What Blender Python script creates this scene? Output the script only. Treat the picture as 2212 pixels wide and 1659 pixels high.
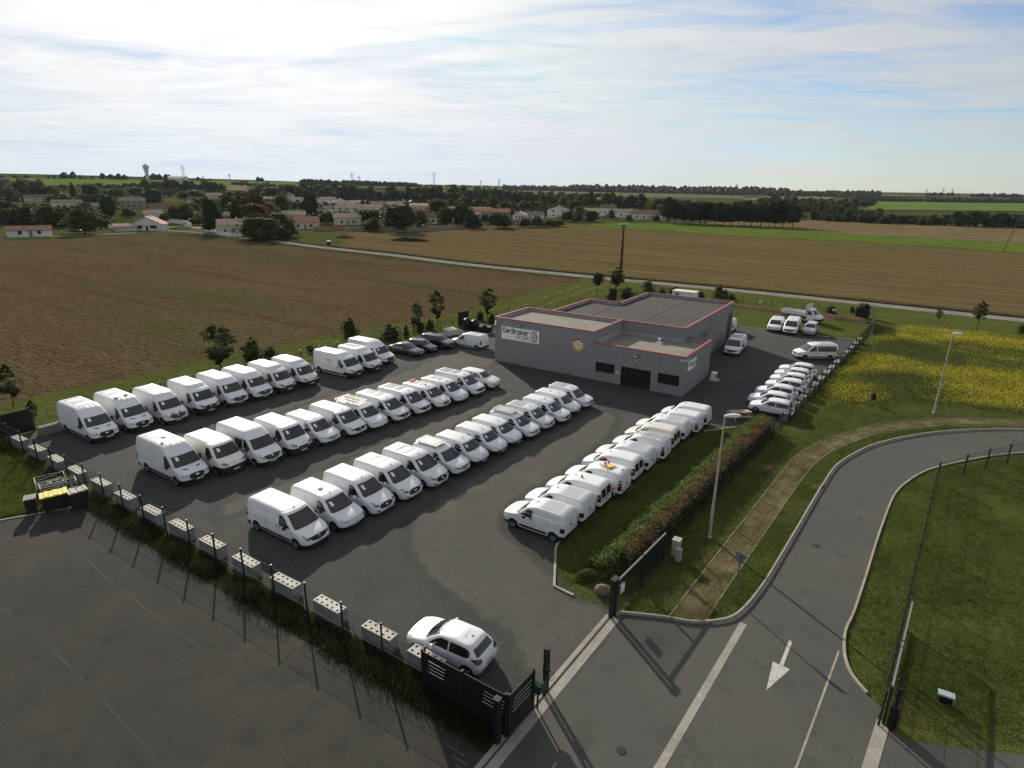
import bpy, bmesh, math, random
from mathutils import Vector, Matrix, noise
random.seed(7)
R = math.radians
S = bpy.context.scene
COL = S.collection
for o in list(bpy.data.objects):
    bpy.data.objects.remove(o)

# ------------------------------------------------------------------ camera
CAM_H = 19.83
PITCH, ROLL = R(17.911), R(0.915)
FPX = 1325.0                      # focal length for a picture 2212 px wide
FW = Vector((0, math.cos(PITCH), -math.sin(PITCH)))
UP0 = Vector((0, math.sin(PITCH), math.cos(PITCH)))
RT = Vector((1, 0, 0)) * math.cos(ROLL) + UP0 * math.sin(ROLL)
UP = Vector((-1, 0, 0)) * math.sin(ROLL) + UP0 * math.cos(ROLL)
cd = bpy.data.cameras.new('camera')
cam = bpy.data.objects.new('camera', cd); COL.objects.link(cam)
cd.sensor_width = 36; cd.lens = FPX / 2212 * 36
cd.clip_start = 0.5; cd.clip_end = 30000
m = Matrix((RT, UP, -FW)).transposed().to_4x4(); m.translation = (0, 0, CAM_H)
cam.matrix_world = m
S.camera = cam
S.render.resolution_x, S.render.resolution_y = 1024, 768

# ------------------------------------------------------------------ sky and sun
SUN_EL, SUN_AZ = R(23.0), R(112.5)          # azimuth counted from +X towards +Y
SUN_DIR = Vector((math.cos(SUN_EL) * math.cos(SUN_AZ), math.cos(SUN_EL) * math.sin(SUN_AZ), math.sin(SUN_EL)))
W = bpy.data.worlds.new('World'); S.world = W; W.use_nodes = True
nt = W.node_tree; nt.nodes.clear()
def nd(tree, t, **k):
    n = tree.nodes.new(t)
    for a, b in k.items():
        setattr(n, a, b)
    return n
def mth(tree, op, a, b=None, clamp=False):
    n = tree.nodes.new('ShaderNodeMath'); n.operation = op; n.use_clamp = clamp
    for i, v in enumerate((a, b)):
        if v is None: continue
        if isinstance(v, (int, float)): n.inputs[i].default_value = v
        else: tree.links.new(v, n.inputs[i])
    return n.outputs[0]
def ramp(tree, fac, stops):
    n = tree.nodes.new('ShaderNodeValToRGB'); e = n.color_ramp.elements
    while len(e) > 1: e.remove(e[-1])
    for i, (p, c) in enumerate(stops):
        el = e[0] if i == 0 else e.new(p)
        el.position = p
        el.color = (c, c, c, 1) if isinstance(c, (int, float)) else (*c, 1)
    tree.links.new(fac, n.inputs[0])
    return n.outputs[0]
def mixc(tree, fac, a, b, mode='MIX'):
    n = tree.nodes.new('ShaderNodeMix'); n.data_type = 'RGBA'; n.blend_type = mode
    if isinstance(fac, (int, float)): n.inputs[0].default_value = fac
    else: tree.links.new(fac, n.inputs[0])
    for i, v in ((6, a), (7, b)):
        if isinstance(v, (tuple, list)): n.inputs[i].default_value = (*v[:3], 1)
        else: tree.links.new(v, n.inputs[i])
    return n.outputs[2]
sky = nd(nt, 'ShaderNodeTexSky', sky_type='NISHITA', sun_disc=False)
sky.sun_elevation = SUN_EL
sky.sun_rotation = math.pi / 2 - SUN_AZ
sky.altitude = 20; sky.air_density = 1.0; sky.dust_density = 0.3; sky.ozone_density = 2.0
tc = nd(nt, 'ShaderNodeTexCoord')
sep = nd(nt, 'ShaderNodeSeparateXYZ'); nt.links.new(tc.outputs['Generated'], sep.inputs[0])
zc = mth(nt, 'ADD', mth(nt, 'MAXIMUM', sep.outputs[2], 0.0), 0.055)
cmb = nd(nt, 'ShaderNodeCombineXYZ')
nt.links.new(mth(nt, 'DIVIDE', sep.outputs[0], zc), cmb.inputs[0])
nt.links.new(mth(nt, 'DIVIDE', sep.outputs[1], zc), cmb.inputs[1])
def cloud(scale, sc, rotz, det, dist, rough, loc=(0, 0, 0)):
    mp = nd(nt, 'ShaderNodeMapping'); mp.inputs['Rotation'].default_value = (0, 0, rotz); mp.inputs['Scale'].default_value = sc; mp.inputs['Location'].default_value = loc
    nt.links.new(cmb.outputs[0], mp.inputs[0])
    n = nd(nt, 'ShaderNodeTexNoise'); n.inputs['Scale'].default_value = scale; n.inputs['Detail'].default_value = det
    n.inputs['Distortion'].default_value = dist; n.inputs['Roughness'].default_value = rough
    nt.links.new(mp.outputs[0], n.inputs['Vector']); return n.outputs[0]
c1 = cloud(0.36, (1.0, 1.5, 1), R(28), 9, 0.9, 0.56, (3.1, 1.7, 0))
c2 = cloud(1.1, (0.75, 1.6, 1), R(22), 8, 1.8, 0.6, (1.2, 8.0, 0))
cv = mth(nt, 'ADD', mth(nt, 'MULTIPLY', c1, 0.74), mth(nt, 'MULTIPLY', c2, 0.26))
cover = ramp(nt, cv, [(0.36, 0.0), (0.44, 0.55), (0.52, 0.92), (0.62, 1.0)])
dot = nd(nt, 'ShaderNodeVectorMath', operation='DOT_PRODUCT'); nt.links.new(tc.outputs['Generated'], dot.inputs[0]); dot.inputs[1].default_value = SUN_DIR
glow = mth(nt, 'POWER', mth(nt, 'MAXIMUM', dot.outputs['Value'], 0.0), 10.0)
# thin high cloud: white all round, brighter where it scatters the sun forward
lum = mth(nt, 'ADD', mth(nt, 'ADD', 5.3, mth(nt, 'MULTIPLY', mth(nt, 'POWER', mth(nt, 'MAXIMUM', dot.outputs['Value'], 0.0), 2.0), 3.0)), mth(nt, 'MULTIPLY', glow, 3.4))
shade = mth(nt, 'ADD', 0.84, mth(nt, 'MULTIPLY', c2, 0.32))
cl = nd(nt, 'ShaderNodeVectorMath', operation='SCALE'); cl.inputs[0].default_value = (1.0, 0.985, 0.955)
nt.links.new(mth(nt, 'MULTIPLY', lum, shade), cl.inputs['Scale'])
# camera white balance: the clear sky reads as a cool pale blue
skyc = nd(nt, 'ShaderNodeVectorMath', operation='MULTIPLY'); nt.links.new(sky.outputs[0], skyc.inputs[0]); skyc.inputs[1].default_value = (0.78, 0.94, 1.16)
skym = nd(nt, 'ShaderNodeVectorMath', operation='MINIMUM'); nt.links.new(skyc.outputs[0], skym.inputs[0]); skym.inputs[1].default_value = (6.4, 7.3, 8.6)
# the veil thins out towards the horizon
hz = ramp(nt, sep.outputs[2], [(0.0, 0.45), (0.10, 0.80), (0.22, 1.0)])
colr = mixc(nt, mth(nt, 'MULTIPLY', mth(nt, 'MULTIPLY', cover, hz), 0.92), skym.outputs[0], cl.outputs[0])
bg = nd(nt, 'ShaderNodeBackground'); bg.inputs['Strength'].default_value = 0.085
nt.links.new(colr, bg.inputs[0])
wo = nd(nt, 'ShaderNodeOutputWorld'); nt.links.new(bg.outputs[0], wo.inputs[0])
sl = bpy.data.lights.new('sun', 'SUN'); sl.energy = 5.0; sl.angle = R(0.55); sl.color = (1.0, 0.92, 0.79)
sun = bpy.data.objects.new('sun', sl); COL.objects.link(sun)
sun.rotation_euler = SUN_DIR.to_track_quat('Z', 'Y').to_euler(); sun.location = (-40, 90, 60)
vs = S.view_settings; vs.view_transform = 'Standard'; vs.look = 'None'; vs.gamma = 1; vs.use_curve_mapping = False
vs.exposure = 0.28
S.render.engine = 'CYCLES'
S.cycles.max_bounces = 6; S.cycles.diffuse_bounces = 3; S.cycles.glossy_bounces = 3; S.cycles.transparent_max_bounces = 12

# ------------------------------------------------------------------ survey: picture points to ground points
def sstep(a, b, x):
    t = max(0.0, min(1.0, (x - a) / (b - a))); return t * t * (3 - 2 * t)
def terr(x, y):
    d = math.hypot(x, y)
    if d < 480: return 0.0
    az = math.degrees(math.atan2(x, y))
    if abs(az) > 90: az = 90 if az > 0 else -90
    k = sstep(-22, 8, az)
    hl = (27 - 7 * sstep(-38, -8, az)) * sstep(560, 1500, d)
    hr = 15 * sstep(1250, 2300, d)
    return hl * (1 - k) + hr * k
def ray(px, py):
    return (FW + RT * ((px - 1106) / FPX) - UP * ((py - 829.5) / FPX))
def G(px, py, z=0.0):
    d = ray(px, py); t = (z - CAM_H) / d.z
    return Vector((d.x * t, d.y * t, z))
def GT(px, py, far=5000.0):
    "ground point on the rolling terrain seen at a picture point"
    d = ray(px, py); d = d / math.hypot(d.x, d.y)
    t = 20.0
    while t < far:
        z = CAM_H + d.z * t
        if z <= terr(d.x * t, d.y * t): break
        t *= 1.012
    return Vector((d.x * t, d.y * t, terr(d.x * t, d.y * t)))
AX = R(-32.8)
E1 = Vector((math.cos(AX), math.sin(AX), 0)); E2 = Vector((-math.sin(AX), math.cos(AX), 0))
ORG = Vector((17.018, 58.092, 0))
def U(u, v, z=0.0):
    p = ORG + E1 * u + E2 * v; return Vector((p.x, p.y, z))
def toUV(p):
    q = p - ORG; return (q.dot(E1), q.dot(E2))

# ------------------------------------------------------------------ object helpers
def tag(o, label=None, cat=None, group=None, kind=None):
    if label: o['label'] = label
    if cat: o['category'] = cat
    if group: o['group'] = group
    if kind: o['kind'] = kind
    return o
def link(name, data, parent=None, mat=None):
    o = bpy.data.objects.new(name, data); COL.objects.link(o)
    if parent: o.parent = parent
    if mat is not None and data is not None and not data.materials: data.materials.append(mat)
    return o
def empty(name, loc=(0, 0, 0), rz=0.0):
    o = bpy.data.objects.new(name, None); COL.objects.link(o)
    o.location = loc; o.rotation_euler = (0, 0, rz); o.empty_display_size = 0.2
    return o
class MB:
    "collects faces for one mesh"
    def __init__(s): s.v = []; s.f = []; s.mi = []
    def add(s, vs, fs, mi=0):
        n = len(s.v); s.v += [tuple(v) for v in vs]
        for f in fs: s.f.append(tuple(i + n for i in f)); s.mi.append(mi)
        return s
    def box(s, a, b, mi=0, M=None):
        x0, y0, z0 = a; x1, y1, z1 = b
        vs = [(x0,y0,z0),(x1,y0,z0),(x1,y1,z0),(x0,y1,z0),(x0,y0,z1),(x1,y0,z1),(x1,y1,z1),(x0,y1,z1)]
        if M is not None: vs = [M @ Vector(v) for v in vs]
        return s.add(vs, [(0,3,2,1),(4,5,6,7),(0,1,5,4),(1,2,6,5),(2,3,7,6),(3,0,4,7)], mi)
    def tube(s, pts, rads, n=8, mi=0, cap=True):
        rings = []
        pts = [Vector(p) for p in pts]
        for i, p in enumerate(pts):
            d = (pts[min(i + 1, len(pts) - 1)] - pts[max(i - 1, 0)])
            d = d.normalized() if d.length > 1e-9 else Vector((0, 0, 1))
            a = d.orthogonal().normalized() if abs(d.z) < .99 else Vector((1, 0, 0))
            a = (a - d * a.dot(d)).normalized(); b = d.cross(a)
            r = rads[i] if isinstance(rads, (list, tuple)) else rads
            rings.append([p + (a * math.cos(k * 2 * math.pi / n) + b * math.sin(k * 2 * math.pi / n)) * r for k in range(n)])
        vs = [v for r_ in rings for v in r_]; fs = []
        for i in range(len(rings) - 1):
            for k in range(n):
                fs.append((i*n+k, i*n+(k+1) % n, (i+1)*n+(k+1) % n, (i+1)*n+k))
        if cap: fs.append(tuple(range(n - 1, -1, -1))); fs.append(tuple((len(rings)-1)*n + k for k in range(n)))
        return s.add(vs, fs, mi)
    def lathe(s, prof, n=16, axis='z', mi=0, off=(0, 0, 0)):
        vs = []; fs = []
        for (r, h) in prof:
            for k in range(n):
                a = 2 * math.pi * k / n; c, q = r * math.cos(a), r * math.sin(a)
                p = (c, q, h) if axis == 'z' else (c, h, q)
                vs.append((p[0] + off[0], p[1] + off[1], p[2] + off[2]))
        for i in range(len(prof) - 1):
            for k in range(n):
                fs.append((i*n+k, i*n+(k+1) % n, (i+1)*n+(k+1) % n, (i+1)*n+k))
        return s.add(vs, fs, mi)
    def prism(s, poly, z0, z1, mi=0):
        n = len(poly); vs = [(p[0], p[1], z0) for p in poly] + [(p[0], p[1], z1) for p in poly]
        fs = [tuple(range(n, 2*n)), tuple(range(n-1, -1, -1))] + [(i, (i+1) % n, n+(i+1) % n, n+i) for i in range(n)]
        return s.add(vs, fs, mi)
    def mesh(s, name, mats=None, smooth=False, sharp=None):
        me = bpy.data.meshes.new(name); me.from_pydata(s.v, [], s.f)
        if mats:
            for m_ in (mats if isinstance(mats, (list, tuple)) else [mats]): me.materials.append(m_)
            if any(s.mi): me.polygons.foreach_set('material_index', s.mi)
        if smooth:
            me.polygons.foreach_set('use_smooth', [True] * len(me.polygons))
            if sharp: me.set_sharp_from_angle(angle=R(sharp))
        me.update(); return me
    def obj(s, name, mats=None, parent=None, smooth=False, sharp=None):
        return link(name, s.mesh(name, mats, smooth, sharp), parent)

# ------------------------------------------------------------------ materials
MATS = {}
def mat(name, col, rough=0.6, spec=0.4, metal=0.0, var=None, coat=0.0, bump=None, emit=None, rand=0.0, alpha=None, trans=0.0):
    """var = list of (scale, colour, lo, hi, detail[, stretch]) layers mixed over the base colour; bump = (scale, strength)"""
    if name in MATS: return MATS[name]
    m_ = bpy.data.materials.new(name); m_.use_nodes = True; t = m_.node_tree
    b = t.nodes['Principled BSDF']
    b.inputs['Base Color'].default_value = (*col, 1); b.inputs['Roughness'].default_value = rough
    b.inputs['Specular IOR Level'].default_value = spec; b.inputs['Metallic'].default_value = metal
    b.inputs['Coat Weight'].default_value = coat; b.inputs['Coat Roughness'].default_value = 0.08
    if trans: b.inputs['Subsurface Weight'].default_value = 0
    cur = None; tcn = None
    if var or bump:
        tcn = t.nodes.new('ShaderNodeNewGeometry').outputs['Position'] if not (var and len(var[0]) > 6) else t.nodes.new('ShaderNodeTexCoord').outputs['Object']
    for lay in (var or []):
        sc, c2_, lo, hi = lay[:4]; det = lay[4] if len(lay) > 4 else 4
        vec = tcn
        if len(lay) > 5 and lay[5]:
            mp = t.nodes.new('ShaderNodeMapping'); rz, sx, sy = lay[5]; mp.vector_type = 'TEXTURE'
            mp.inputs['Rotation'].default_value = (0, 0, rz); mp.inputs['Scale'].default_value = (1/sx, 1/sy, 1)
            t.links.new(tcn, mp.inputs[0]); vec = mp.outputs[0]
        n = t.nodes.new('ShaderNodeTexNoise'); n.inputs['Scale'].default_value = sc; n.inputs['Detail'].default_value = det
        n.inputs['Roughness'].default_value = 0.6
        t.links.new(vec, n.inputs['Vector'])
        f = ramp(t, n.outputs[0], [(lo, 0.0), (hi, 1.0)])
        cur = mixc(t, f, cur if cur is not None else col, c2_)
    if rand:
        oi = t.nodes.new('ShaderNodeObjectInfo')
        hs = t.nodes.new('ShaderNodeHueSaturation')
        t.links.new(mth(t, 'ADD', 1 - rand / 2, mth(t, 'MULTIPLY', oi.outputs['Random'], rand)), hs.inputs['Value'])
        t.links.new(mth(t, 'ADD', 0.5 - rand * .04, mth(t, 'MULTIPLY', oi.outputs['Random'], rand * .08)), hs.inputs['Hue'])
        if cur is not None: t.links.new(cur, hs.inputs['Color'])
        else: hs.inputs['Color'].default_value = (*col, 1)
        cur = hs.outputs[0]
    if cur is not None: t.links.new(cur, b.inputs['Base Color'])
    if bump:
        n = t.nodes.new('ShaderNodeTexNoise'); n.inputs['Scale'].default_value = bump[0]; n.inputs['Detail'].default_value = 5
        vec = tcn
        if len(bump) > 3:
            mp = t.nodes.new('ShaderNodeMapping'); rz, sx, sy = bump[3]; mp.vector_type = 'TEXTURE'
            mp.inputs['Rotation'].default_value = (0, 0, rz); mp.inputs['Scale'].default_value = (1/sx, 1/sy, 1)
            t.links.new(tcn, mp.inputs[0]); vec = mp.outputs[0]
        t.links.new(vec, n.inputs['Vector'])
        bm = t.nodes.new('ShaderNodeBump'); bm.inputs['Strength'].default_value = bump[1]; bm.inputs['Distance'].default_value = bump[2] if len(bump) > 2 else 0.05
        t.links.new(n.outputs[0], bm.inputs['Height']); t.links.new(bm.outputs[0], b.inputs['Normal'])
    if emit: b.inputs['Emission Color'].default_value = (*emit[0], 1); b.inputs['Emission Strength'].default_value = emit[1]
    if alpha is not None: b.inputs['Alpha'].default_value = alpha
    MATS[name] = m_; return m_
# ------------------------------------------------------------------ ground materials
LANE = R(-33.5)
M_yard = mat('yard_asphalt', (0.053, 0.055, 0.053), .95, .10, var=[(.11, (0.076, 0.074, 0.062), .46, .70, 5), (.5, (0.044, 0.046, 0.045), .48, .70, 5), (3.2, (0.071, 0.071, 0.066), .50, .70, 6), (13, (0.098, 0.098, 0.089), .58, .72, 4), (9, (0.032, 0.033, 0.033), .60, .74, 3)], bump=(14, .8, .04))
M_track = mat('worn_gravel', (0.086, 0.085, 0.073), .95, .10, var=[(.35, (0.105, 0.101, 0.084), .45, .7, 5), (1.4, (0.067, 0.067, 0.063), .5, .72, 5), (9, (0.126, 0.123, 0.108), .58, .74, 5)], bump=(14, .7, .03))
M_road = mat('road_asphalt', (0.077, 0.077, 0.069), .92, .10, var=[(.16, (0.091, 0.089, 0.077), .44, .66, 5), (.8, (0.062, 0.061, 0.055), .52, .74, 6), (16, (0.113, 0.112, 0.101), .58, .74, 3)], bump=(22, .5, .02))
M_lot = mat('neighbour_asphalt', (0.042, 0.041, 0.037), .95, .10, var=[(.16, (0.059, 0.053, 0.045), .42, .66, 6), (.7, (0.035, 0.035, 0.032), .5, .7, 6), (14, (0.071, 0.067, 0.059), .58, .74, 3)], bump=(22, .5, .02))
M_grass = mat('mown_grass', (0.077, 0.090, 0.024), 1.0, 0.0, var=[(.22, (0.097, 0.108, 0.029), .42, .62, 5), (1.6, (0.048, 0.062, 0.018), .46, .66, 6), (8, (0.132, 0.130, 0.046), .56, .74, 5), (.35, (0.121, 0.101, 0.044), .56, .72, 5)], bump=(14, 1.0, .10))
M_verge = mat('rough_grass', (0.065, 0.078, 0.023), 1.0, 0.0, var=[(.3, (0.098, 0.094, 0.036), .42, .64, 5), (2.0, (0.034, 0.047, 0.016), .46, .68, 6), (9, (0.124, 0.117, 0.052), .56, .74, 5)], bump=(10, 1.0, .12))
M_soil = mat('ploughed_soil', (0.088, 0.063, 0.035), 1.0, 0.0, var=[(.03, (0.100, 0.073, 0.040), .42, .62, 4), (.030, (0.066, 0.067, 0.026), .48, .64, 6, (LANE, .5, 2.0)), (.10, (0.070, 0.048, 0.027), .52, .70, 5, (LANE, .10, 2.4)), (.5, (0.118, 0.088, 0.052), .54, .70, 6, (LANE, .5, 1.6)), (1.1, (0.042, 0.029, 0.018), .52, .68, 6, (LANE, .7, 1.6)), (2.6, (0.175, 0.135, 0.082), .57, .70, 5)], bump=(1.1, 1.0, .45, (LANE, .7, 1.8)))
M_stub = mat('stubble_field', (.110, .081, .038), 1.0, 0.0, var=[(.03, (.092, .068, .034), .42, .60, 4, (LANE, .35, 2)), (.12, (.136, .103, .048), .46, .66, 5, (LANE, .06, 2.4)), (.34, (.070, .052, .027), .54, .70, 6, (LANE, .2, 1.7)), (1.3, (.165, .130, .066), .55, .70, 5, (LANE, .5, 1.4)), (.010, (.082, .088, .030), .52, .72, 4)], bump=(.8, .9, .4, (LANE, .3, 1.8)))
M_gstrip = mat('green_regrowth', (0.081, 0.130, 0.023), 1.0, 0.0, var=[(.05, (0.111, 0.156, 0.029), .42, .62, 4), (.35, (0.078, 0.081, 0.029), .5, .68, 6), (2.5, (0.143, 0.182, 0.046), .56, .72, 5)], bump=(2, .9, .2))
M_dry = mat('dry_meadow', (0.137, 0.104, 0.055), 1.0, 0.0, var=[(.04, (0.169, 0.137, 0.078), .42, .62, 5), (.3, (0.086, 0.068, 0.034), .48, .66, 6), (1.5, (0.111, 0.111, 0.044), .55, .72, 5)], bump=(1.5, .9, .3))
M_fgreen = mat('far_green_crop', (0.091, 0.146, 0.031), 1.0, 0.0, var=[(.012, (0.111, 0.163, 0.039), .42, .62, 4), (.1, (0.068, 0.107, 0.026), .5, .68, 5, (R(-10), .4, 2))])
M_ftan = mat('far_tan_field', (0.195, 0.150, 0.081), 1.0, 0.0, var=[(.015, (0.156, 0.130, 0.072), .42, .62, 4), (.12, (0.130, 0.101, 0.052), .5, .68, 5, (R(-10), .3, 2))])
M_fdull = mat('far_dull_field', (0.111, 0.111, 0.055), 1.0, 0.0, var=[(.012, (0.137, 0.130, 0.068), .42, .62, 4), (.1, (0.081, 0.083, 0.042), .5, .68, 5, (R(-8), .25, 2))])
M_terr = mat('open_country', (.058, .066, .022), 1.0, 0.0, var=[(.004, (.095, .085, .038), .48, .66, 5), (.03, (.036, .048, .016), .44, .62, 5)])
M_lane = mat('country_lane', (0.185, 0.177, 0.155), 1.0, 0.0, var=[(.25, (0.224, 0.213, 0.185), .42, .62, 4), (2, (0.134, 0.129, 0.112), .52, .7, 5)], bump=(12, .3, .02))
M_path = mat('sandy_path', (.110, .088, .046), 1.0, 0.0, var=[(.35, (.185, .150, .092), .46, .62, 6), (1.1, (.074, .070, .028), .50, .66, 6), (6, (.20, .165, .105), .58, .74, 5)], bump=(16, .8, .05))
M_conc = mat('concrete', (0.291, 0.274, 0.235), .9, .25, var=[(.6, (0.224, 0.207, 0.174), .42, .66, 5), (5, (0.358, 0.336, 0.291), .52, .72, 5), (22, (0.179, 0.168, 0.146), .6, .74, 4)], bump=(25, .3, .02))
M_kerb = mat('kerb_concrete', (0.302, 0.280, 0.224), .9, .25, var=[(.9, (0.224, 0.207, 0.157), .42, .64, 5), (6, (0.370, 0.347, 0.291), .5, .7, 5)], bump=(20, .35, .02))
M_paint = mat('road_paint', (0.448, 0.437, 0.403), .85, .25, var=[(5, (0.246, 0.235, 0.213), .52, .68, 6)])
M_iron = mat('cast_iron', (.034, .033, .031), .85, .2, var=[(9, (.050, .047, .042), .5, .7, 4)])
M_earth = mat('bare_earth', (0.130, 0.088, 0.049), 1.0, 0.0, var=[(1.2, (0.195, 0.137, 0.078), .42, .64, 6), (5, (0.078, 0.055, 0.031), .5, .7, 5)], bump=(5, 1, .15))

M_seamlot = mat('lot_joint', (.048, .045, .041), .93, .2, var=[(.5, (.037, .036, .034), .42, .62, 6)])
M_edge = mat('path_edge_stone', (.19, .17, .12), .95, .1, var=[(1.2, (.10, .095, .05), .48, .62, 5), (5, (.24, .22, .17), .5, .7, 4)])
M_drym = mat('dry_margin', (.060, .050, .024), 1.0, 0.0, var=[(.3, (.085, .070, .034), .42, .64, 5), (1.5, (.034, .030, .015), .46, .66, 6)], bump=(4, 1, .2))
def struct(name, bm, m_, parent=None, kind='structure'):
    o = bm.obj(name, m_, parent)
    if not parent: o['kind'] = kind
    return o
def sheet(name, pts, z, m_, parent=None, kind='structure'):
    "flat polygon sheet at height z"
    bm = bmesh.new(); vs = [bm.verts.new((p[0], p[1], z)) for p in pts]
    f = bm.faces.new(vs); f.normal_update()
    if f.normal.z < 0: f.normal_flip()
    bmesh.ops.triangulate(bm, faces=[f])
    me = bpy.data.meshes.new(name); bm.to_mesh(me); bm.free()
    o = link(name, me, parent, m_)
    if not parent and kind: o['kind'] = kind
    return o
def P(*ps): return [G(*p) for p in ps]
def smooth(pts, n=4, closed=False):
    "Catmull-Rom through picture points"
    out = []; L = len(pts)
    for i in range(L - 1 if not closed else L):
        p0 = pts[(i-1) % L] if (i > 0 or closed) else pts[0]; p1 = pts[i]; p2 = pts[(i+1) % L]; p3 = pts[(i+2) % L] if (i + 2 < L or closed) else pts[-1]
        for k in range(n):
            t = k / n
            out.append(tuple(.5 * (2*p1[j] + (p2[j]-p0[j])*t + (2*p0[j]-5*p1[j]+4*p2[j]-p3[j])*t*t + (3*p1[j]-p0[j]-3*p2[j]+p3[j])*t**3) for j in range(len(p1))))
    if not closed: out.append(tuple(pts[-1]))
    return out
def ribbon(name, path, w, z0, z1, m_, parent=None, left=0.0, kind='structure'):
    "solid strip of width w along a ground path (offset to the left by left)"
    vs = []; n = len(path); path = [Vector((p[0], p[1], 0)) for p in path]
    for i, p in enumerate(path):
        d = (path[min(i+1, n-1)] - path[max(i-1, 0)]).normalized(); nn = Vector((-d.y, d.x, 0))
        a = p + nn * left; b = a + nn * w
        vs += [(a.x, a.y, z0), (b.x, b.y, z0), (b.x, b.y, z1), (a.x, a.y, z1)]
    fs = []
    for i in range(n - 1):
        for k in range(4): fs.append((i*4+k, i*4+(k+1) % 4, (i+1)*4+(k+1) % 4, (i+1)*4+k))
    fs += [(3, 2, 1, 0), tuple(n*4-4+k for k in range(4))]
    o = MB().add(vs, fs).obj(name, m_, parent)
    me = o.data; bm = bmesh.new(); bm.from_mesh(me); bmesh.ops.recalc_face_normals(bm, faces=bm.faces); bm.to_mesh(me); bm.free()
    if not parent and kind: o['kind'] = kind
    return o

# worn driving lanes of the yard: gravel feathering out at the edges
def feathered(m_, nscale):
    _t = m_.node_tree; _b = _t.nodes['Principled BSDF']
    _at = nd(_t, 'ShaderNodeAttribute'); _at.attribute_name = 'cover'
    _n = nd(_t, 'ShaderNodeTexNoise'); _n.inputs['Scale'].default_value = nscale; _n.inputs['Detail'].default_value = 8; _n.inputs['Roughness'].default_value = .7; _t.links.new(_t.nodes.new('ShaderNodeNewGeometry').outputs['Position'], _n.inputs['Vector'])
    _t.links.new(ramp(_t, mth(_t, 'ADD', mth(_t, 'MULTIPLY', _at.outputs['Fac'], .62), mth(_t, 'MULTIPLY', _n.outputs[0], .6)), [(.36, 0.0), (.72, .92)]), _b.inputs['Alpha'])
feathered(M_track, 1.1); feathered(M_gstrip, .09)
def soft_sheet(name, pts, z, m_, feather=1.6, st=.55):
    n = len(pts); xs = [p.x for p in pts]; ys = [p.y for p in pts]; x0, y0 = min(xs)-1, min(ys)-1; nx, ny = int((max(xs)+1-x0)/st)+1, int((max(ys)+1-y0)/st)+1; cov = []
    for j_ in range(ny+1):
        for i_ in range(nx+1):
            x, y = x0+i_*st, y0+j_*st; d2 = 1e9; ins = False; k_ = n-1
            for i in range(n):
                ax, ay, bx, by = xs[k_], ys[k_], xs[i], ys[i]
                if (ay > y) != (by > y) and x < (bx-ax)*(y-ay)/(by-ay)+ax: ins = not ins
                dx, dy = bx-ax, by-ay; t = max(0, min(1, ((x-ax)*dx+(y-ay)*dy)/(dx*dx+dy*dy+1e-9))); d2 = min(d2, (x-ax-dx*t)**2+(y-ay-dy*t)**2); k_ = i
            sd = math.sqrt(d2)*(-1 if ins else 1); cov.append(max(0, min(1, .5 - sd/feather)))
    vs2 = [(x0+i_*st, y0+j_*st, z) for j_ in range(ny+1) for i_ in range(nx+1)]; fs2 = []
    for j_ in range(ny):
        for i_ in range(nx):
            q = (j_*(nx+1)+i_, j_*(nx+1)+i_+1, (j_+1)*(nx+1)+i_+1, (j_+1)*(nx+1)+i_)
            if max(cov[k_] for k_ in q) > 0: fs2.append(q)
    o_ = MB().add(vs2, fs2).obj(name, m_); a_ = o_.data.attributes.new('cover', 'FLOAT', 'POINT'); a_.data.foreach_set('value', cov)
    bm_ = bmesh.new(); bm_.from_mesh(o_.data); bmesh.ops.delete(bm_, geom=[v for v in bm_.verts if not v.link_faces], context='VERTS'); bm_.to_mesh(o_.data); bm_.free()
    o_['kind'] = 'structure'; return o_
def cracks(m_, scale, w_, f_):
    "thin dark cracks: distance to the edges of warped cells"
    _t = m_.node_tree; _b = _t.nodes['Principled BSDF']; src = _b.inputs['Base Color'].links[0].from_socket; ps = _t.nodes.new('ShaderNodeNewGeometry').outputs['Position']
    n_ = nd(_t, 'ShaderNodeTexNoise'); n_.inputs['Scale'].default_value = scale*4; n_.inputs['Detail'].default_value = 4; _t.links.new(ps, n_.inputs['Vector'])
    a_ = nd(_t, 'ShaderNodeVectorMath', operation='SCALE'); _t.links.new(n_.outputs['Color'], a_.inputs[0]); a_.inputs['Scale'].default_value = .9/scale*.5
    b_ = nd(_t, 'ShaderNodeVectorMath', operation='ADD'); _t.links.new(ps, b_.inputs[0]); _t.links.new(a_.outputs[0], b_.inputs[1])
    v_ = nd(_t, 'ShaderNodeTexVoronoi', feature='DISTANCE_TO_EDGE'); v_.inputs['Scale'].default_value = scale; _t.links.new(b_.outputs[0], v_.inputs['Vector'])
    n2 = nd(_t, 'ShaderNodeTexNoise'); n2.inputs['Scale'].default_value = scale*1.3; _t.links.new(ps, n2.inputs['Vector'])
    fac = mth(_t, 'MULTIPLY', ramp(_t, v_.outputs['Distance'], [(0.0, f_), (w_, 0.0)]), ramp(_t, n2.outputs[0], [(.48, 0.0), (.60, 1.0)]))
    _t.links.new(mixc(_t, fac, src, (.018, .017, .016)), _b.inputs['Base Color'])
cracks(M_lot, .22, .010, .45); cracks(M_road, .25, .009, .4)

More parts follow.
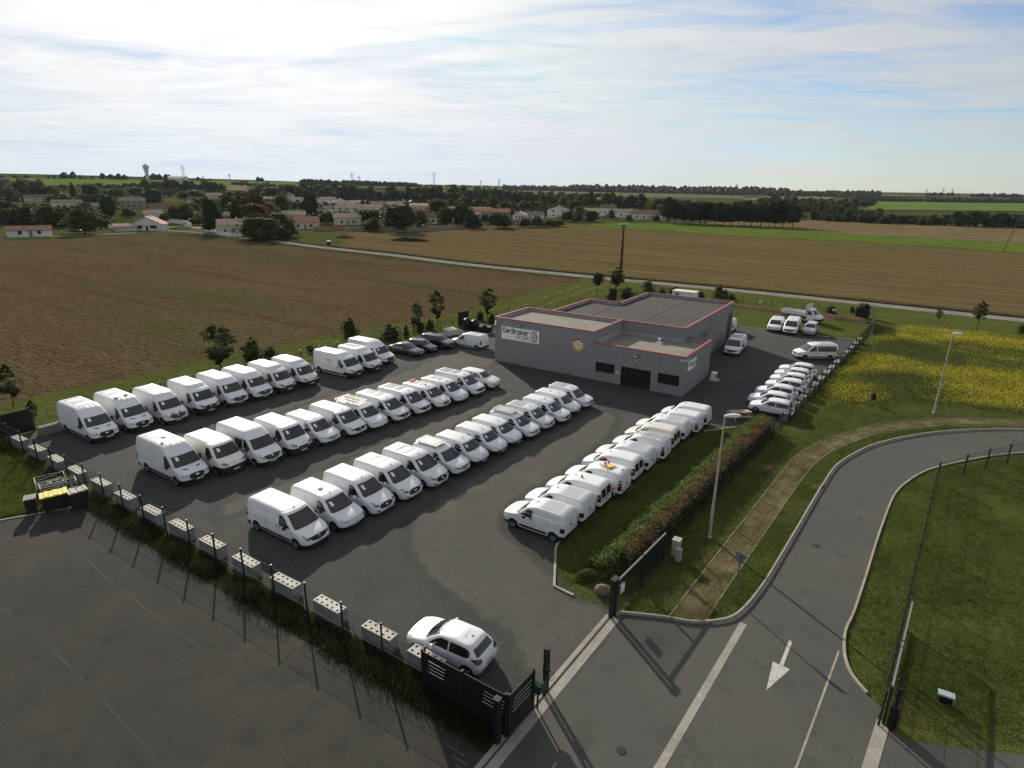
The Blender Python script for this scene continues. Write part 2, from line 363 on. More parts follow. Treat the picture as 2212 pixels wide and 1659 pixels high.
# open country out to the horizon
rs = [0, 60, 150, 300, 480, 520, 560] + [560 * 1.045 ** i for i in range(1, 62)] + [9300]
na = 144; vs = [(0, 0, 0)]; fs = []
for r_ in rs[1:]:
    for k in range(na):
        a = 2 * math.pi * k / na; x, y = r_ * math.sin(a), r_ * math.cos(a)
        vs.append((x, y, terr(x, y) - 0.03))
for k in range(na): fs.append((0, 1 + (k+1) % na, 1 + k))
for i in range(len(rs) - 2):
    for k in range(na):
        fs.append((1+i*na+k, 1+i*na+(k+1) % na, 1+(i+1)*na+(k+1) % na, 1+(i+1)*na+k))
o = MB().add(vs, fs).obj('terrain', M_terr, smooth=True); o['kind'] = 'structure'

def drape(name, quad, m_, dz=0.25, nu=24, nv=8):
    "field on the rolling land: picture-space quad (tl, tr, br, bl) surveyed on to the terrain"
    tl, tr, br, bl = quad; vs = []; fs = []
    for j in range(nv + 1):
        for i in range(nu + 1):
            a, b = i / nu, j / nv
            x = (tl[0]*(1-a)+tr[0]*a)*(1-b) + (bl[0]*(1-a)+br[0]*a)*b
            y = (tl[1]*(1-a)+tr[1]*a)*(1-b) + (bl[1]*(1-a)+br[1]*a)*b
            p = GT(x, y); vs.append((p.x, p.y, p.z + dz))
    for j in range(nv):
        for i in range(nu): fs.append((j*(nu+1)+i, (j+1)*(nu+1)+i, (j+1)*(nu+1)+i+1, j*(nu+1)+i+1))
    o = MB().add(vs, fs).obj(name, m_, smooth=True); o['kind'] = 'structure'; return o
drape('field', ((-40, 385), (640, 393.5), (640, 404), (-40, 402)), M_fgreen, .30)
drape('field', ((330, 409), (480, 411), (510, 419), (340, 418)), M_fgreen, .55)
drape('field', ((480, 401), (640, 403), (640, 416), (480, 412)), M_ftan, .60)
drape('field', ((620, 398), (1100, 403), (1100, 410), (620, 404)), M_fgreen, .65)
drape('field', ((900, 410), (1620, 416), (1620, 430), (900, 420)), M_fdull, .55)
drape('field', ((1640, 424), (1800, 424.5), (1800, 433), (1600, 433)), M_ftan, .75)
drape('field', ((1860, 436), (2260, 440), (2260, 458), (1880, 455)), M_fgreen, .75)
drape('field', ((1900, 421), (2120, 423.5), (2120, 426), (1900, 424)), M_fgreen, .9)
# fields beyond the lane (flat)
sheet('field', P((380, 494), (560, 492), (690, 499), (820, 497), (1000, 489), (1215, 487), (1250, 483), (1420, 480), (1760, 477), (1800, 474), (2300, 490), (2300, 700), (1900, 657), (1600, 627), (1300, 599), (1000, 569), (700, 533)), .006, M_stub)
soft_sheet('field', P((1250, 483.5), (1330, 481.5), (1480, 482), (1700, 497), (1950, 512), (2300, 530), (2300, 552), (2000, 531), (1700, 514), (1500, 503), (1330, 493)), .012, M_gstrip, 22, 5.0)
sheet('field', P((1480, 481.5), (1760, 476), (1800, 473.5), (2300, 489), (2300, 531), (1950, 512), (1700, 497)), .016, M_dry)
sheet('grass_bank', P((600, 515), (640, 500), (690, 499), (745, 502), (760, 512), (735, 530), (690, 533)), .014, M_verge)
sheet('grass_bank', P((-80, 470), (100, 480), (240, 497), (230, 506), (-80, 520)), .018, M_verge)
# ploughed field
sheet('field', P((-500, 960), (-120, 905), (0, 872), (110, 848), (250, 822), (500, 765), (700, 728), (880, 695), (1000, 675), (1110, 645), (1190, 620), (1262, 604), (1000, 577), (690, 540), (470, 514), (350, 506), (0, 522), (-500, 545)), .006, M_soil)
# grass around the site (one sheet under yard and verges)
sheet('grass', P((-300, 990), (0, 868), (110, 845), (250, 819), (500, 762), (700, 725), (880, 692), (1000, 672), (1110, 642), (1190, 617), (1262, 602), (1290, 603), (1600, 631), (1900, 662), (2300, 702), (2600, 1000), (3200, 2300), (1300, 1900), (-400, 1300)), .0, M_grass)
# lane past the fields
lane = smooth([(-160, 527), (0, 517), (160, 510), (300, 503), (360, 501)], 4)
ribbon('lane', P(*lane), 3.8, -.02, .022, M_lane)
ribbon('lane', P(*smooth([(330, 497), (420, 503), (470, 509), (560, 518.5), (690, 536), (850, 554), (1000, 573), (1300, 603.5), (1600, 632), (1900, 663), (2300, 706)], 4)), 4.2, -.02, .026, M_lane)
ribbon('lane', P((352, 494), (392, 489), (440, 497), (470, 505)), 7.0, -.02, .018, M_lane)
# grass margin between lane and fields
ribbon('field_margin', P(*smooth([(360, 506), (470, 513.5), (690, 541), (1000, 578.5), (1240, 602)], 4)), 1.6, -.02, .05, M_drym)
ribbon('field_margin', P(*smooth([(560, 514), (690, 531), (850, 548), (1000, 567), (1300, 597), (1600, 625), (1900, 655.5), (2300, 697)], 4)), 2.2, -.02, .25, M_drym)
# farm track on the grass strip
ribbon('farm_track', P((1105, 672), (1170, 646), (1250, 620), (1330, 606)), .7, -.02, .012, M_path)
ribbon('farm_track', P((1140, 676), (1205, 650), (1275, 625), (1340, 609)), .7, -.02, .012, M_path)

# yard
yard_pts = [U(-41.2, -41.9), U(7.6, -42.6), *P((1321, 1331), (1237, 1289), (1194, 1268), (1199, 1180), (1322, 1075), (1460, 968), (1519, 931.5), (1599, 921.5)), U(9.9, -2.2), U(10.2, 2), U(12.95, 38.4), U(8.1, 38.4), U(3.2, 37.7), U(-3.3, 37.4), U(-6, 33), U(-2.6, 27), U(-10, 6), U(-21, 6), U(-22.6, 6), U(-30, 12.5), U(-36.5, 12.3), U(-38, 0)]
sheet('yard', yard_pts, .008, M_yard)
# worn driving lanes of the yard
tr = smooth([(1315, 1332), (1180, 1480), (1095, 1370), (1000, 1300), (920, 1235), (884, 1165), (905, 1110), (960, 1075), (1060, 1010), (1180, 940), (1290, 893), (1330, 905), (1290, 960), (1230, 1010), (1140, 1060), (1090, 1100), (1080, 1140), (1130, 1190), (1185, 1240), (1240, 1295)], 5, True)
o = soft_sheet('worn_track', P(*[(x + random.uniform(-4, 4), y + random.uniform(-2.5, 2.5)) for x, y in tr]), .012, M_track)
tr = smooth([(985, 745), (1060, 757), (1062, 790), (1000, 800), (900, 830), (760, 868), (640, 905), (560, 925), (600, 895), (740, 845), (870, 805), (930, 775)], 5, True)
soft_sheet('worn_track', P(*[(x + random.uniform(-4, 4), y + random.uniform(-2, 2)) for x, y in tr]), .012, M_track)
tr = smooth([(1075, 845), (1110, 850), (1060, 880), (960, 930), (820, 1010), (700, 1060), (560, 1090), (470, 1120), (520, 1070), (660, 1030), (800, 970), (930, 905), (1010, 868)], 5, True)
soft_sheet('worn_track', P(*[(x + random.uniform(-3, 3), y + random.uniform(-2, 2)) for x, y in tr]), .012, M_track)

# neighbour's lot in the left foreground
lot = P((-500, 1200), (0, 1124), (100, 1106), (195, 1088)) + [U(-23.5, -43.6), U(-18, -43.35), U(-8, -43.4), U(0, -43.45), U(7.0, -43.5)] + P((1060, 1650), (1000, 1760), (400, 2000), (-800, 2000))
sheet('neighbour_lot', lot, .010, M_lot)
ribbon('lot_seam', P((150, 1180), (235, 1255), (330, 1330), (420, 1395), (560, 1480), (760, 1600), (900, 1690)), .10, -.02, .0135, M_seamlot)
ribbon('lot_seam', P((-100, 1250), (60, 1360), (160, 1455), (250, 1550), (330, 1640), (360, 1680)), .12, -.02, .0135, M_seamlot)
# small drain plate in the lot
dr = MB()
c = G(217, 1384)
for i in range(2):
    for k in range(5): dr.box((i*.32, k*.06, 0), (i*.32+.26, k*.06+.035, .018), 0, Matrix.Translation(c) @ Matrix.Rotation(R(8), 4, 'Z'))
dg = dr.obj('drain_grate', mat('grate_steel', (.045, .044, .041), .8, .1)); tag(dg, 'small slotted drain grate set in the dark neighbouring car park', 'drain')

# road loop
outer = smooth([(1334.5, 1326.6), (1370, 1330), (1407.7, 1333.9), (1444.3, 1338.8), (1493.2, 1347.3), (1539.6, 1346), (1583.5, 1336.3), (1617.7, 1307), (1651.9, 1261.9), (1673.8, 1226.5), (1722.7, 1143.7), (1759.2, 1080.5), (1778.7, 1048.9), (1805.4, 1010), (1844.3, 983.2), (1892.9, 961.4), (1965.9, 944.3), (2038.8, 934.6), (2136, 929.3), (2212, 930), (2330, 934), (2460, 945)], 4)
inner = smooth([(2460, 985), (2330, 976), (2212, 978.4), (2136, 985.7), (2038.8, 1005.1), (1990.2, 1020.9), (1953.7, 1044), (1931.9, 1065.9), (1919.7, 1090.2), (1907.5, 1121.8), (1890.5, 1170.5), (1868.6, 1241), (1841.6, 1321.5), (1824.5, 1358.4), (1820.3, 1389.6), (1823.1, 1423.7), (1838.7, 1460.6), (1870, 1498.9)], 4)
og, ig = P(*outer), P(*inner)
road_poly = og + ig + P((1905, 1530), (1892, 1560), (1960, 1600), (2140, 1625), (2330, 1640), (2500, 1900), (1200, 2000), (1000, 1700), (1060, 1640), (1178, 1500), (1322, 1331))
sheet('road', road_poly, .010, M_road)
ribbon('kerb', og, .095, -.05, .16, M_kerb, left=0)
ribbon('gutter', og[20:], .14, -.05, .022, M_conc, left=-.14)
ribbon('kerb', ig, .11, -.05, .09, M_kerb, left=0)
# concrete gate channel, dividing band and lane line
def strip(name, a, b, w, z, m_, n=2):
    a, b = G(*a), G(*b); return ribbon(name, [a.lerp(b, i / n) for i in range(n + 1)], w, -.03, z, m_, left=-w / 2)
gc = strip('gate_channel', (1324, 1333), (1090, 1612), .72, .020, M_conc, 8)
strip('gate_channel', (1098, 1602), (1000, 1720), .72, .0225, M_conc, 4)
def rail(a, b, off=0.0):
    a, b = G(*a), G(*b); d = (b - a).normalized(); n_ = Vector((-d.y, d.x, 0)) * off
    o_ = ribbon('rail', [a + n_, b + n_], .06, .0, .045, M_iron, parent=gc, left=-.03)
rail((1318, 1333), (1000, 1712)); 
strip('dividing_band', (1606, 1347), (1424, 1659), .32, .018, M_conc, 10)
strip('dividing_band', (1424, 1657), (1360, 1770), .32, .0205, M_conc, 4)
strip('lane_line', (1812, 1407), (1720, 1659), .085, .016, M_kerb, 6)
strip('lane_line', (1720, 1656), (1690, 1740), .085, .0185, M_kerb, 3)
strip('gate_channel', (1908, 1560), (1866, 1700), .46, .022, M_conc, 4)
# painted arrow
a0, a1, a2 = G(1708, 1385), G(1688, 1437), G(1655, 1492)
dvec = (a2 - a0).normalized(); nv_ = Vector((-dvec.y, dvec.x, 0))
ar = MB(); z = .0145
def q2(p, s_): return (p + nv_ * s_)
ar.add([(*q2(a0, .075).xy, z), (*q2(a0, -.075).xy, z), (*q2(a1, -.075).xy, z), (*q2(a1, .075).xy, z)], [(0, 1, 2, 3)])
aa = a1 + dvec * .03
ar.add([(*q2(aa, .36).xy, z), (*q2(aa, -.36).xy, z), (*a2.xy, z)], [(0, 1, 2)])
o = ar.obj('road_arrow', M_paint); tag(o, 'cracked white arrow painted on the road pointing towards the viewer', 'road marking')
# sandy footpath and its edging
pl = smooth([(1439.5, 1342.5), (1495.6, 1268), (1517.6, 1240), (1578.6, 1160.6), (1606.5, 1126), (1633.9, 1090), (1674.9, 1038.3), (1717.9, 987.5), (1770.6, 955.3), (1829.2, 934.8), (1890.1, 918.2), (1917.3, 912.7), (2038.8, 904.2), (2212, 907.9), (2400, 918)], 4)
pr = smooth([(2400, 931), (2212, 920), (2111.8, 916.4), (2038.8, 918.8), (1917.3, 931), (1890, 937.7), (1829.2, 960), (1790, 978.7), (1751, 1010.9), (1714, 1059.8), (1649.4, 1153.2), (1598, 1229), (1578.6, 1255.8), (1524.9, 1338.8)], 4)
sheet('footpath', P(*pl) + P(*pr), .014, M_path)
ribbon('path_edging', P(*pl), .07, -.02, .035, M_edge)
ribbon('path_edging', P(*pr), .06, -.02, .03, M_edge)
# kerbs of the grass strip behind the van row
ribbon('kerb', P((1599, 921.5), (1519, 931.5)), .12, -.03, .09, M_kerb)
ribbon('kerb', P((1204, 1172), (1198, 1184), (1194, 1268), (1237, 1289)), .14, -.03, .10, M_kerb)
ribbon('kerb', P((1850, 735), (1700, 718), (1600, 706)), .14, -.03, .08, M_kerb)
ribbon('kerb', P((195, 1088), (100, 1106), (0, 1124), (-120, 1145)), .12, -.03, .06, M_kerb)
# ------------------------------------------------------------------ the depot building
M_clad = mat('grey_cladding', (.245, .245, .245), .55, .4, var=[(.5, (.23, .235, .24), .42, .66, 4), (3, (.285, .288, .29), .5, .72, 4)])
M_inner = mat('parapet_lining', (.34, .35, .37), .6, .4, var=[(.8, (.25, .25, .26), .45, .68, 5)])
M_trim = mat('red_coping', (.32, .068, .074), .5, .4, var=[(1.5, (.26, .056, .062), .45, .68, 4)])
M_roofl = mat('gravel_roof', (.215, .205, .165), .95, .2, var=[(.35, (.185, .175, .14), .42, .64, 5), (3, (.255, .245, .20), .5, .7, 5), (25, (.12, .115, .10), .58, .74, 3)], bump=(25, .5, .03))
M_roofd = mat('dark_felt_roof', (.048, .045, .041), .95, .2, var=[(.3, (.060, .056, .050), .42, .64, 5), (4, (.055, .053, .049), .5, .7, 5), (30, (.075, .071, .066), .6, .74, 3)], bump=(25, .4, .02))
M_frame = mat('dark_frame', (.018, .019, .021), .5, .5)
M_pane = mat('window_glass', (.020, .023, .025), .06, .6, coat=.3)
M_door = mat('grey_door', (.14, .145, .15), .55, .4)
M_white = mat('white_panel', (.70, .70, .70), .6, .4)
M_lampm = mat('lamp_housing', (.10, .10, .10), .5, .5)
M_lens = mat('lamp_lens', (.6, .6, .58), .2, .5)
bld = empty('depot_building', U(-11, 7), AX)
tag(bld, 'low grey corrugated depot building with red roof edges and dark glazed entrance', 'building')
BI = (Matrix.Translation(U(-11, 7)) @ Matrix.Rotation(AX, 4, 'Z')).inverted()
def loc(o):
    "site coordinates -> building child"
    o.data.transform(BI); o.parent = bld; return o
def ribwall(u0, v0, u1, v1, z0, z1, holes=(), name='wall', pitch=.25, m_=None):
    """corrugated sheet wall from (u0,v0) to (u1,v1), outside on the right-hand side; holes = (a0,a1,z0,z1) along the wall"""
    Lw = math.hypot(u1-u0, v1-v0); du, dv = (u1-u0)/Lw, (v1-v0)/Lw; nu_, nv2 = dv, -du
    n = max(1, round(Lw / pitch)); st = Lw / n
    xs = [(0, 0.0)]
    for i in range(n): xs += [(i*st + st*.30, 0), (i*st + st*.42, .035), (i*st + st*.78, .035), (i*st + st*.90, 0)]
    xs.append((Lw, 0))
    for h in holes:
        xs += [(h[0], 0), (h[1], 0)]
    xs.sort()
    zs = sorted({z0, z1, *[h[2] for h in holes], *[h[3] for h in holes]})
    mb = MB()
    for i in range(len(xs) - 1):
        (a, da), (b, db) = xs[i], xs[i+1]
        if b - a < 1e-6: continue
        for j in range(len(zs) - 1):
            c_, zc_ = (a+b)/2, (zs[j]+zs[j+1])/2
            if any(h[0] < c_ < h[1] and h[2] < zc_ < h[3] for h in holes): continue
            q = []
            for (t_, d_), z_ in (((a, da), zs[j]), ((b, db), zs[j]), ((b, db), zs[j+1]), ((a, da), zs[j+1])):
                p = U(u0 + du*t_ + nu_*d_, v0 + dv*t_ + nv2*d_, z_); q.append(p)
            mb.add(q, [(0, 1, 2, 3)])
    return loc(mb.obj(name, m_ or M_clad))
def ubox(mb, a, b, mi=0):
    x0, y0, z0 = a; x1, y1, z1 = b
    vs = [U(*p) for p in ((x0,y0,z0),(x1,y0,z0),(x1,y1,z0),(x0,y1,z0),(x0,y0,z1),(x1,y0,z1),(x1,y1,z1),(x0,y1,z1))]
    return mb.add(vs, [(0,3,2,1),(4,5,6,7),(0,1,5,4),(1,2,6,5),(2,3,7,6),(3,0,4,7)], mi)
HI, LO = 5.3, 4.12
XL, XM, XR = -22.75, -10.0, 0.0
VB, VL = 7.4, 8.8
def hole(a, b, z0, z1): return (a - XM, b - XM, z0, z1)
W1 = (-9.55, -7.47, 1.06, 2.02); DR = (-6.6, -3.42, 0.0, 2.02); W2 = (-2.6, -.5, 1.06, 2.02)
ribwall(XL, 0, XM, 0, 0, HI - .1)
ribwall(XM, 0, XR, 0, 0, LO - .1, [hole(*W1), hole(*DR), hole(*W2)])
ribwall(XR, 0, XR, VL, 0, LO - .1)
ribwall(XM, 0, XM, VB, LO - .6, HI - .1)
ribwall(XL, VB, XL, 0, 0, HI - .1)
HX = -2.55; HB = 28.0; NX, NV, FX = -14.9, 17.7, -19.3
ribwall(XM, VB, HX, VB, LO - .6, HI - .1); ribwall(HX, VB, HX, VL, LO - .6, HI - .1)
ribwall(HX, VL, HX, HB, 0, HI - .1, [(12.5 - VL, 16.0 - VL, 0, 3.6), (25.6 - VL, 27.5 - VL, 0, 3.9)])
ribwall(HX, HB, NX, HB, 0, HI - .1); ribwall(NX, HB, NX, NV, 0, HI - .1); ribwall(NX, NV, FX, NV, 0, HI - .1); ribwall(FX, NV, FX, VB, 0, HI - .1)
# roofs
def uroof(name, pts, z, m_):
    o_ = sheet(name, [U(*p) for p in pts], z, m_, kind=None); return loc(o_)
uroof('roof', [(XL+.2, .2), (XM-.2, .2), (XM-.2, VB-.2), (XL+.2, VB-.2)], HI - .42, M_roofl)
uroof('roof', [(XM+.15, .2), (XR-.2, .2), (XR-.2, VL-.2), (XM+.15, VL-.2)], LO - .42, M_roofl)
uroof('roof', [(FX+.2, VB+.2), (HX-.2, VB+.2), (HX-.2, HB-.2), (NX+.2, HB-.2), (NX+.2, NV-.2), (FX+.2, NV-.2)], HI - .40, M_roofd)
for a in (-8.6, -15.0):        # felt joints
    mb = MB(); ubox(mb, (a, VB+.3, HI-.398), (a+.14, (HB-.3 if a > NX else NV-.3), HI-.375)); loc(mb.obj('roof_joint', M_roofd))
# parapets: lining + coping
def parapet(u0, v0, u1, v1, z):
    Lw = math.hypot(u1-u0, v1-v0); du, dv = (u1-u0)/Lw, (v1-v0)/Lw; iu, iv = -dv, du     # inside on the left
    def bx(name, o0, o1, z0, z1, m_, e=0.0):
        q = []
        for z_ in (z0, z1):
            for (t_, s_) in ((-e, o0), (Lw+e, o0), (Lw+e, o1), (-e, o1)):
                q.append(U(u0 + du*t_ + iu*s_, v0 + dv*t_ + iv*s_, z_))
        mb = MB().add(q, [(0,3,2,1),(4,5,6,7),(0,1,5,4),(1,2,6,5),(2,3,7,6),(3,0,4,7)]); loc(mb.obj(name, m_))
    bx('parapet', .05, .20, z-.9, z-.10, M_inner, -.05)
    bx('coping', -.06, .24, z-.10, z, M_trim, -.003)
    for k in range(1, int(Lw / 3.2)):
        t_ = k * 3.2
parapet(XL, 0, XM, 0, HI); parapet(XM, 0, XM, VB, HI+.003); parapet(XM, VB, XL, VB, HI); parapet(XL, VB, XL, 0, HI+.003)
parapet(XM+.0, 0, XR, 0, LO); parapet(XR, 0, XR, VL, LO+.003); parapet(XR, VL, HX+.1, VL, LO)
parapet(HX, VB, HX, HB, HI+.005); parapet(HX, HB, NX, HB, HI+.002); parapet(NX, HB, NX, NV, HI+.005); parapet(NX, NV, FX, NV, HI+.002); parapet(FX, NV, FX, VB, HI+.005)
parapet(XM-.1, VB, HX, VB, HI+.006)
mb = MB(); ubox(mb, (XM+.02, .3, LO-.43), (XM+.17, VB, LO+.12)); ubox(mb, (XM+.2, VB-.13, LO-.43), (HX, VB-.03, LO-.05)); loc(mb.obj('upstand', M_inner))
# windows and glazed entrance
def window(u0, u1, z0, z1, panes, name='window', sill=True):
    mb = MB(); d = .16
    ubox(mb, (u0, d-.03, z0), (u1, d+.03, z0+.06)); ubox(mb, (u0, d-.03, z1-.06), (u1, d+.03, z1))
    for i in range(panes + 1):
        x = u0 + (u1-u0) * i / panes; ubox(mb, (max(u0, x-.035), d-.032, z0+.06), (min(u1, x+.035), d+.032, z1-.06))
    for q in ((u0-.04, u0), (u1, u1+.04)): ubox(mb, (q[0], -.045, z0-.04), (q[1], d+.04, z1+.04))
    ubox(mb, (u0, -.045, z1), (u1, d+.04, z1+.04)); ubox(mb, (u0-.04, -.06, z0-.05), (u1+.04, d+.04, z0-.001))
    w = loc(mb.obj(name, M_frame))
    for i in range(panes):
        a = u0 + (u1-u0)*i/panes; b = u0 + (u1-u0)*(i+1)/panes
        pm = MB(); ubox(pm, (a+.03, d-.008, z0+.05), (b-.03, d+.008, z1-.05)); p = pm.obj('pane', M_pane)
        p.data.transform(BI); p.parent = w
    return w
window(*W1[:2], W1[2], W1[3], 2); window(*W2[:2], W2[2], W2[3], 2); window(DR[0], DR[1], .02, DR[3], 3, 'glazed_entrance')
mb = MB(); ubox(mb, (XM+.3, .22, .02), (XR-.3, .5, LO-.7)); loc(mb.obj('inner_lining', mat('dark_interior', (.03, .03, .03), .9)))
mb = MB()
for i in range(6): ubox(mb, (HX-.10, 12.5, .02+i*.6), (HX-.04, 16.0, .60+i*.6))
loc(mb.obj('roller_door', M_door))
mb = MB()
for i in range(6): ubox(mb, (HX-.10, 25.6, .02+i*.65), (HX-.04, 27.5, .64+i*.65))
loc(mb.obj('roller_door', M_frame))
for v_ in (17.0, 27.8):
    mb = MB(); p = U(HX+.12, v_, 0); mb.tube([p, p + Vector((0, 0, HI-.5))], .05, 8); ubox(mb, (HX+.0, v_-.15, HI-.55), (HX+.28, v_+.15, HI-.25)); loc(mb.obj('downpipe', M_inner))
# roof vent, floodlights, cameras
mb = MB(); ubox(mb, (-5.1, 5.2, LO-.42), (-4.4, 5.9, LO-.36)); mb.lathe([(.0, LO+.12), (.16, LO+.12), (.16, LO-.02), (.10, LO-.02), (.10, LO-.36)], 10, off=(U(-4.75, 5.55).x, U(-4.75, 5.55).y, 0)); loc(mb.obj('roof_vent', M_white))
for u_, z_ in ((-5.1, 3.38), (-19.4, 4.66)):
    mb = MB(); ubox(mb, (u_-.28, -.30, z_-.06), (u_+.28, -.06, z_+.12)); ubox(mb, (u_-.06, -.06, z_-.02), (u_+.06, .03, z_+.08)); o = loc(mb.obj('floodlight', M_lampm))
    mb = MB(); ubox(mb, (u_-.23, -.315, z_-.03), (u_+.23, -.302, z_+.09)); l_ = loc(mb.obj('floodlight_lens', M_lens))
for u_, v_, z_ in ((-.35, -.12, 3.75), (-.05, -.12, 3.72), (.15, .25, 3.75), (XL+.25, -.12, 4.75), (XL+.2, -.14, 4.45)):
    mb = MB(); p = U(u_, v_, z_); mb.tube([p + Vector((0, 0, .05)), p + E2 * -.22 + Vector((0, 0, -.04))], .07, 8); mb.tube([p, p + E2 * .16], .03, 6); loc(mb.obj('camera_unit', M_white))
mb = MB(); ubox(mb, (-7.2, -.10, 1.22), (-6.86, .0, 1.36)); loc(mb.obj('letter_box', M_white))
mb = MB(); ubox(mb, (-5.22, -.12, 2.84), (-5.08, .02, 2.96)); loc(mb.obj('sensor', M_white))

# sign boards with lettering
M_board = mat('sign_white', (.86, .86, .86), .6, .3); M_ink = mat('sign_black', (.012, .012, .014), .6); M_wine = mat('sign_wine_red', (.14, .012, .025), .6)
GL = {'C': [[(1,.78),(1,.88),(.88,1),(.12,1),(0,.88),(0,.12),(.12,0),(.88,0),(1,.12),(1,.22)]],
 'a': [[(.08,.70),(.85,.70),(1,.58),(1,0)],[(1,.42),(.12,.42),(0,.32),(0,.1),(.12,0),(1,0)]],
 'r': [[(0,0),(0,.70)],[(0,.50),(.3,.70),(1,.70)]],
 'B': [[(0,0),(0,1),(.8,1),(.95,.88),(.95,.64),(.8,.53),(0,.53)],[(.8,.53),(1,.42),(1,.12),(.86,0),(0,0)]],
 'o': [[(.12,0),(0,.12),(0,.58),(.12,.70),(.88,.70),(1,.58),(1,.12),(.88,0),(.12,0)]],
 'k': [[(0,0),(0,1)],[(0,.34),(.35,.34),(1,.70)],[(.35,.34),(1,0)]],
 'e': [[(0,.38),(1,.38),(1,.58),(.88,.70),(.12,.70),(0,.58),(0,.12),(.12,0),(.95,0)]],
 'U': [[(0,1),(0,.1),(.12,0),(.88,0),(1,.1),(1,1)]], 'T': [[(0,1),(1,1)],[(.5,1),(.5,0)]], 'I': [[(.5,0),(.5,1)]], 'L': [[(0,1),(0,0),(1,0)]],
 'A': [[(0,0),(.42,1),(.58,1),(1,0)],[(.2,.35),(.8,.35)]], 'R': [[(0,0),(0,1),(.85,1),(1,.88),(1,.6),(.85,.5),(0,.5)],[(.5,.5),(1,0)]],
 'E': [[(1,1),(0,1),(0,0),(1,0)],[(0,.52),(.85,.52)]], 'S': [[(1,.92),(.88,1),(.12,1),(0,.9),(0,.6),(1,.42),(1,.1),(.88,0),(.12,0),(0,.1)]]}
def strokes(mb, lines, place, th):
    "flat thick polylines; place(x, y) -> 3-D point"
    for ln in lines:
        for (x0, y0), (x1, y1) in zip(ln, ln[1:]):
            d = math.hypot(x1-x0, y1-y0) or 1; ux, uy = (x1-x0)/d*th/2, (y1-y0)/d*th/2
            mb.add([place(x0-ux-uy, y0-uy+ux), place(x0-ux+uy, y0-uy-ux), place(x1+ux+uy, y1+uy-ux), place(x1+ux-uy, y1+uy+ux)], [(0, 1, 2, 3)])
def word(mb, txt, x, y, h, w, gap, th, place):
    for ch in txt:
        ww = w * (.25 if ch == 'I' else 1)
        strokes(mb, [[(x + a*ww, y + b*h) for a, b in ln] for ln in GL[ch]], place, th); x += ww + gap
    return x
def signboard(place, W_, H_, box):
    b_ = MB(); box(b_); board = loc(b_.obj('sign_board', M_board))
    k = W_ / 5.06
    t_ = MB(); word(t_, 'CarBroker', .22*k, .80*k, .48*k, .27*k, .135*k, .10*k, place); loc(t_.obj('sign_lettering', M_ink))
    t_ = MB(); word(t_, 'UTILITAIRES', 2.06*k, .22*k, .42*k, .13*k, .062*k, .038*k, place); loc(t_.obj('sign_lettering', M_wine))
    lg = MB(); rr = lambda x0, y0, x1, y1, c_: [(x0+c_, y0), (x1-c_, y0), (x1, y0+c_), (x1, y1-c_), (x1-c_, y1), (x0+c_, y1), (x0, y1-c_), (x0, y0+c_), (x0+c_, y0)]
    strokes(lg, [[(x*k, y*k) for x, y in ln] for ln in ([(4.72,1.28),(4.25,1.28),(4.10,1.13),(4.10,.33),(4.25,.18),(4.72,.18)], [(4.38,.42),(4.38,1.04),(4.66,1.04),(4.74,.96),(4.74,.8),(4.66,.73),(4.38,.73)], [(4.66,.73),(4.78,.64),(4.78,.50),(4.70,.42),(4.38,.42)])], place, .11*k)
    loc(lg.obj('sign_logo', M_wine))
signboard(lambda x, y: U(-21.75 + x, -.092, 2.885 + y), 5.06, 1.47, lambda b_: ubox(b_, (-21.75, -.085, 2.885), (-16.69, -.036, 4.355)))
signboard(lambda x, y: U(.092, .85 + x, 2.45 + y*1.2), 2.55, 1.05, lambda b_: ubox(b_, (.036, .85, 2.42), (.085, 3.4, 3.42)))
# round emblem on the front wall
def disc(name, r0, r1, a0, a1, dep, m_, cu=-11.78, cz=3.6):
    mb = MB(); n = 28; q = []
    for i in range(n + 1):
        a = R(a0 + (a1-a0)*i/n)
        for r_ in (r0, r1): q.append(U(cu + r_*math.cos(a), dep, cz + r_*math.sin(a)))
    mb.add(q, [(2*i, 2*i+1, 2*i+3, 2*i+2) for i in range(n)]); return loc(mb.obj(name, m_))
mb = MB(); q = [U(-11.78 + .78*math.cos(i*math.pi/16), -.08, 3.6 + .78*math.sin(i*math.pi/16)) for i in range(32)]; q2_ = [p + E2 * .045 for p in q]
mb.add(q + q2_, [tuple(range(32))] + [(i, (i+1) % 32, 32+(i+1) % 32, 32+i) for i in range(32)]); loc(mb.obj('round_emblem', M_white))
M_amber = mat('emblem_amber', (.62, .32, .03), .6); M_ered = mat('emblem_red', (.42, .045, .06), .6); M_egrey = mat('emblem_grey', (.30, .31, .33), .6)
disc('emblem_ring', .50, .73, 165, 375, -.086, M_amber); disc('emblem_ring', .50, .73, 22, 158, -.086, M_ered); disc('emblem_ring', .73, .78, 0, 360, -.0865, M_amber)
mb = MB(); pe = lambda x, y: U(-11.78 + x, -.087, 3.6 + y)
strokes(mb, [[(-.32,.12),(-.15,.26),(.1,.24),(.3,.08)], [(-.36,-.12),(-.22,-.28),(-.05,-.2)], [(.08,-.3),(.12,-.12),(.3,-.1)], [(-.2,.02),(-.3,-.05)]], pe, .05); loc(mb.obj('emblem_mark', M_egrey))
mb = MB(); mb.add([pe(-.14, .06), pe(.02, .18), pe(.2, .02), pe(.06, -.06), pe(-.02, .0)], [(0, 1, 2, 3, 4)]); loc(mb.obj('emblem_mark', M_amber))
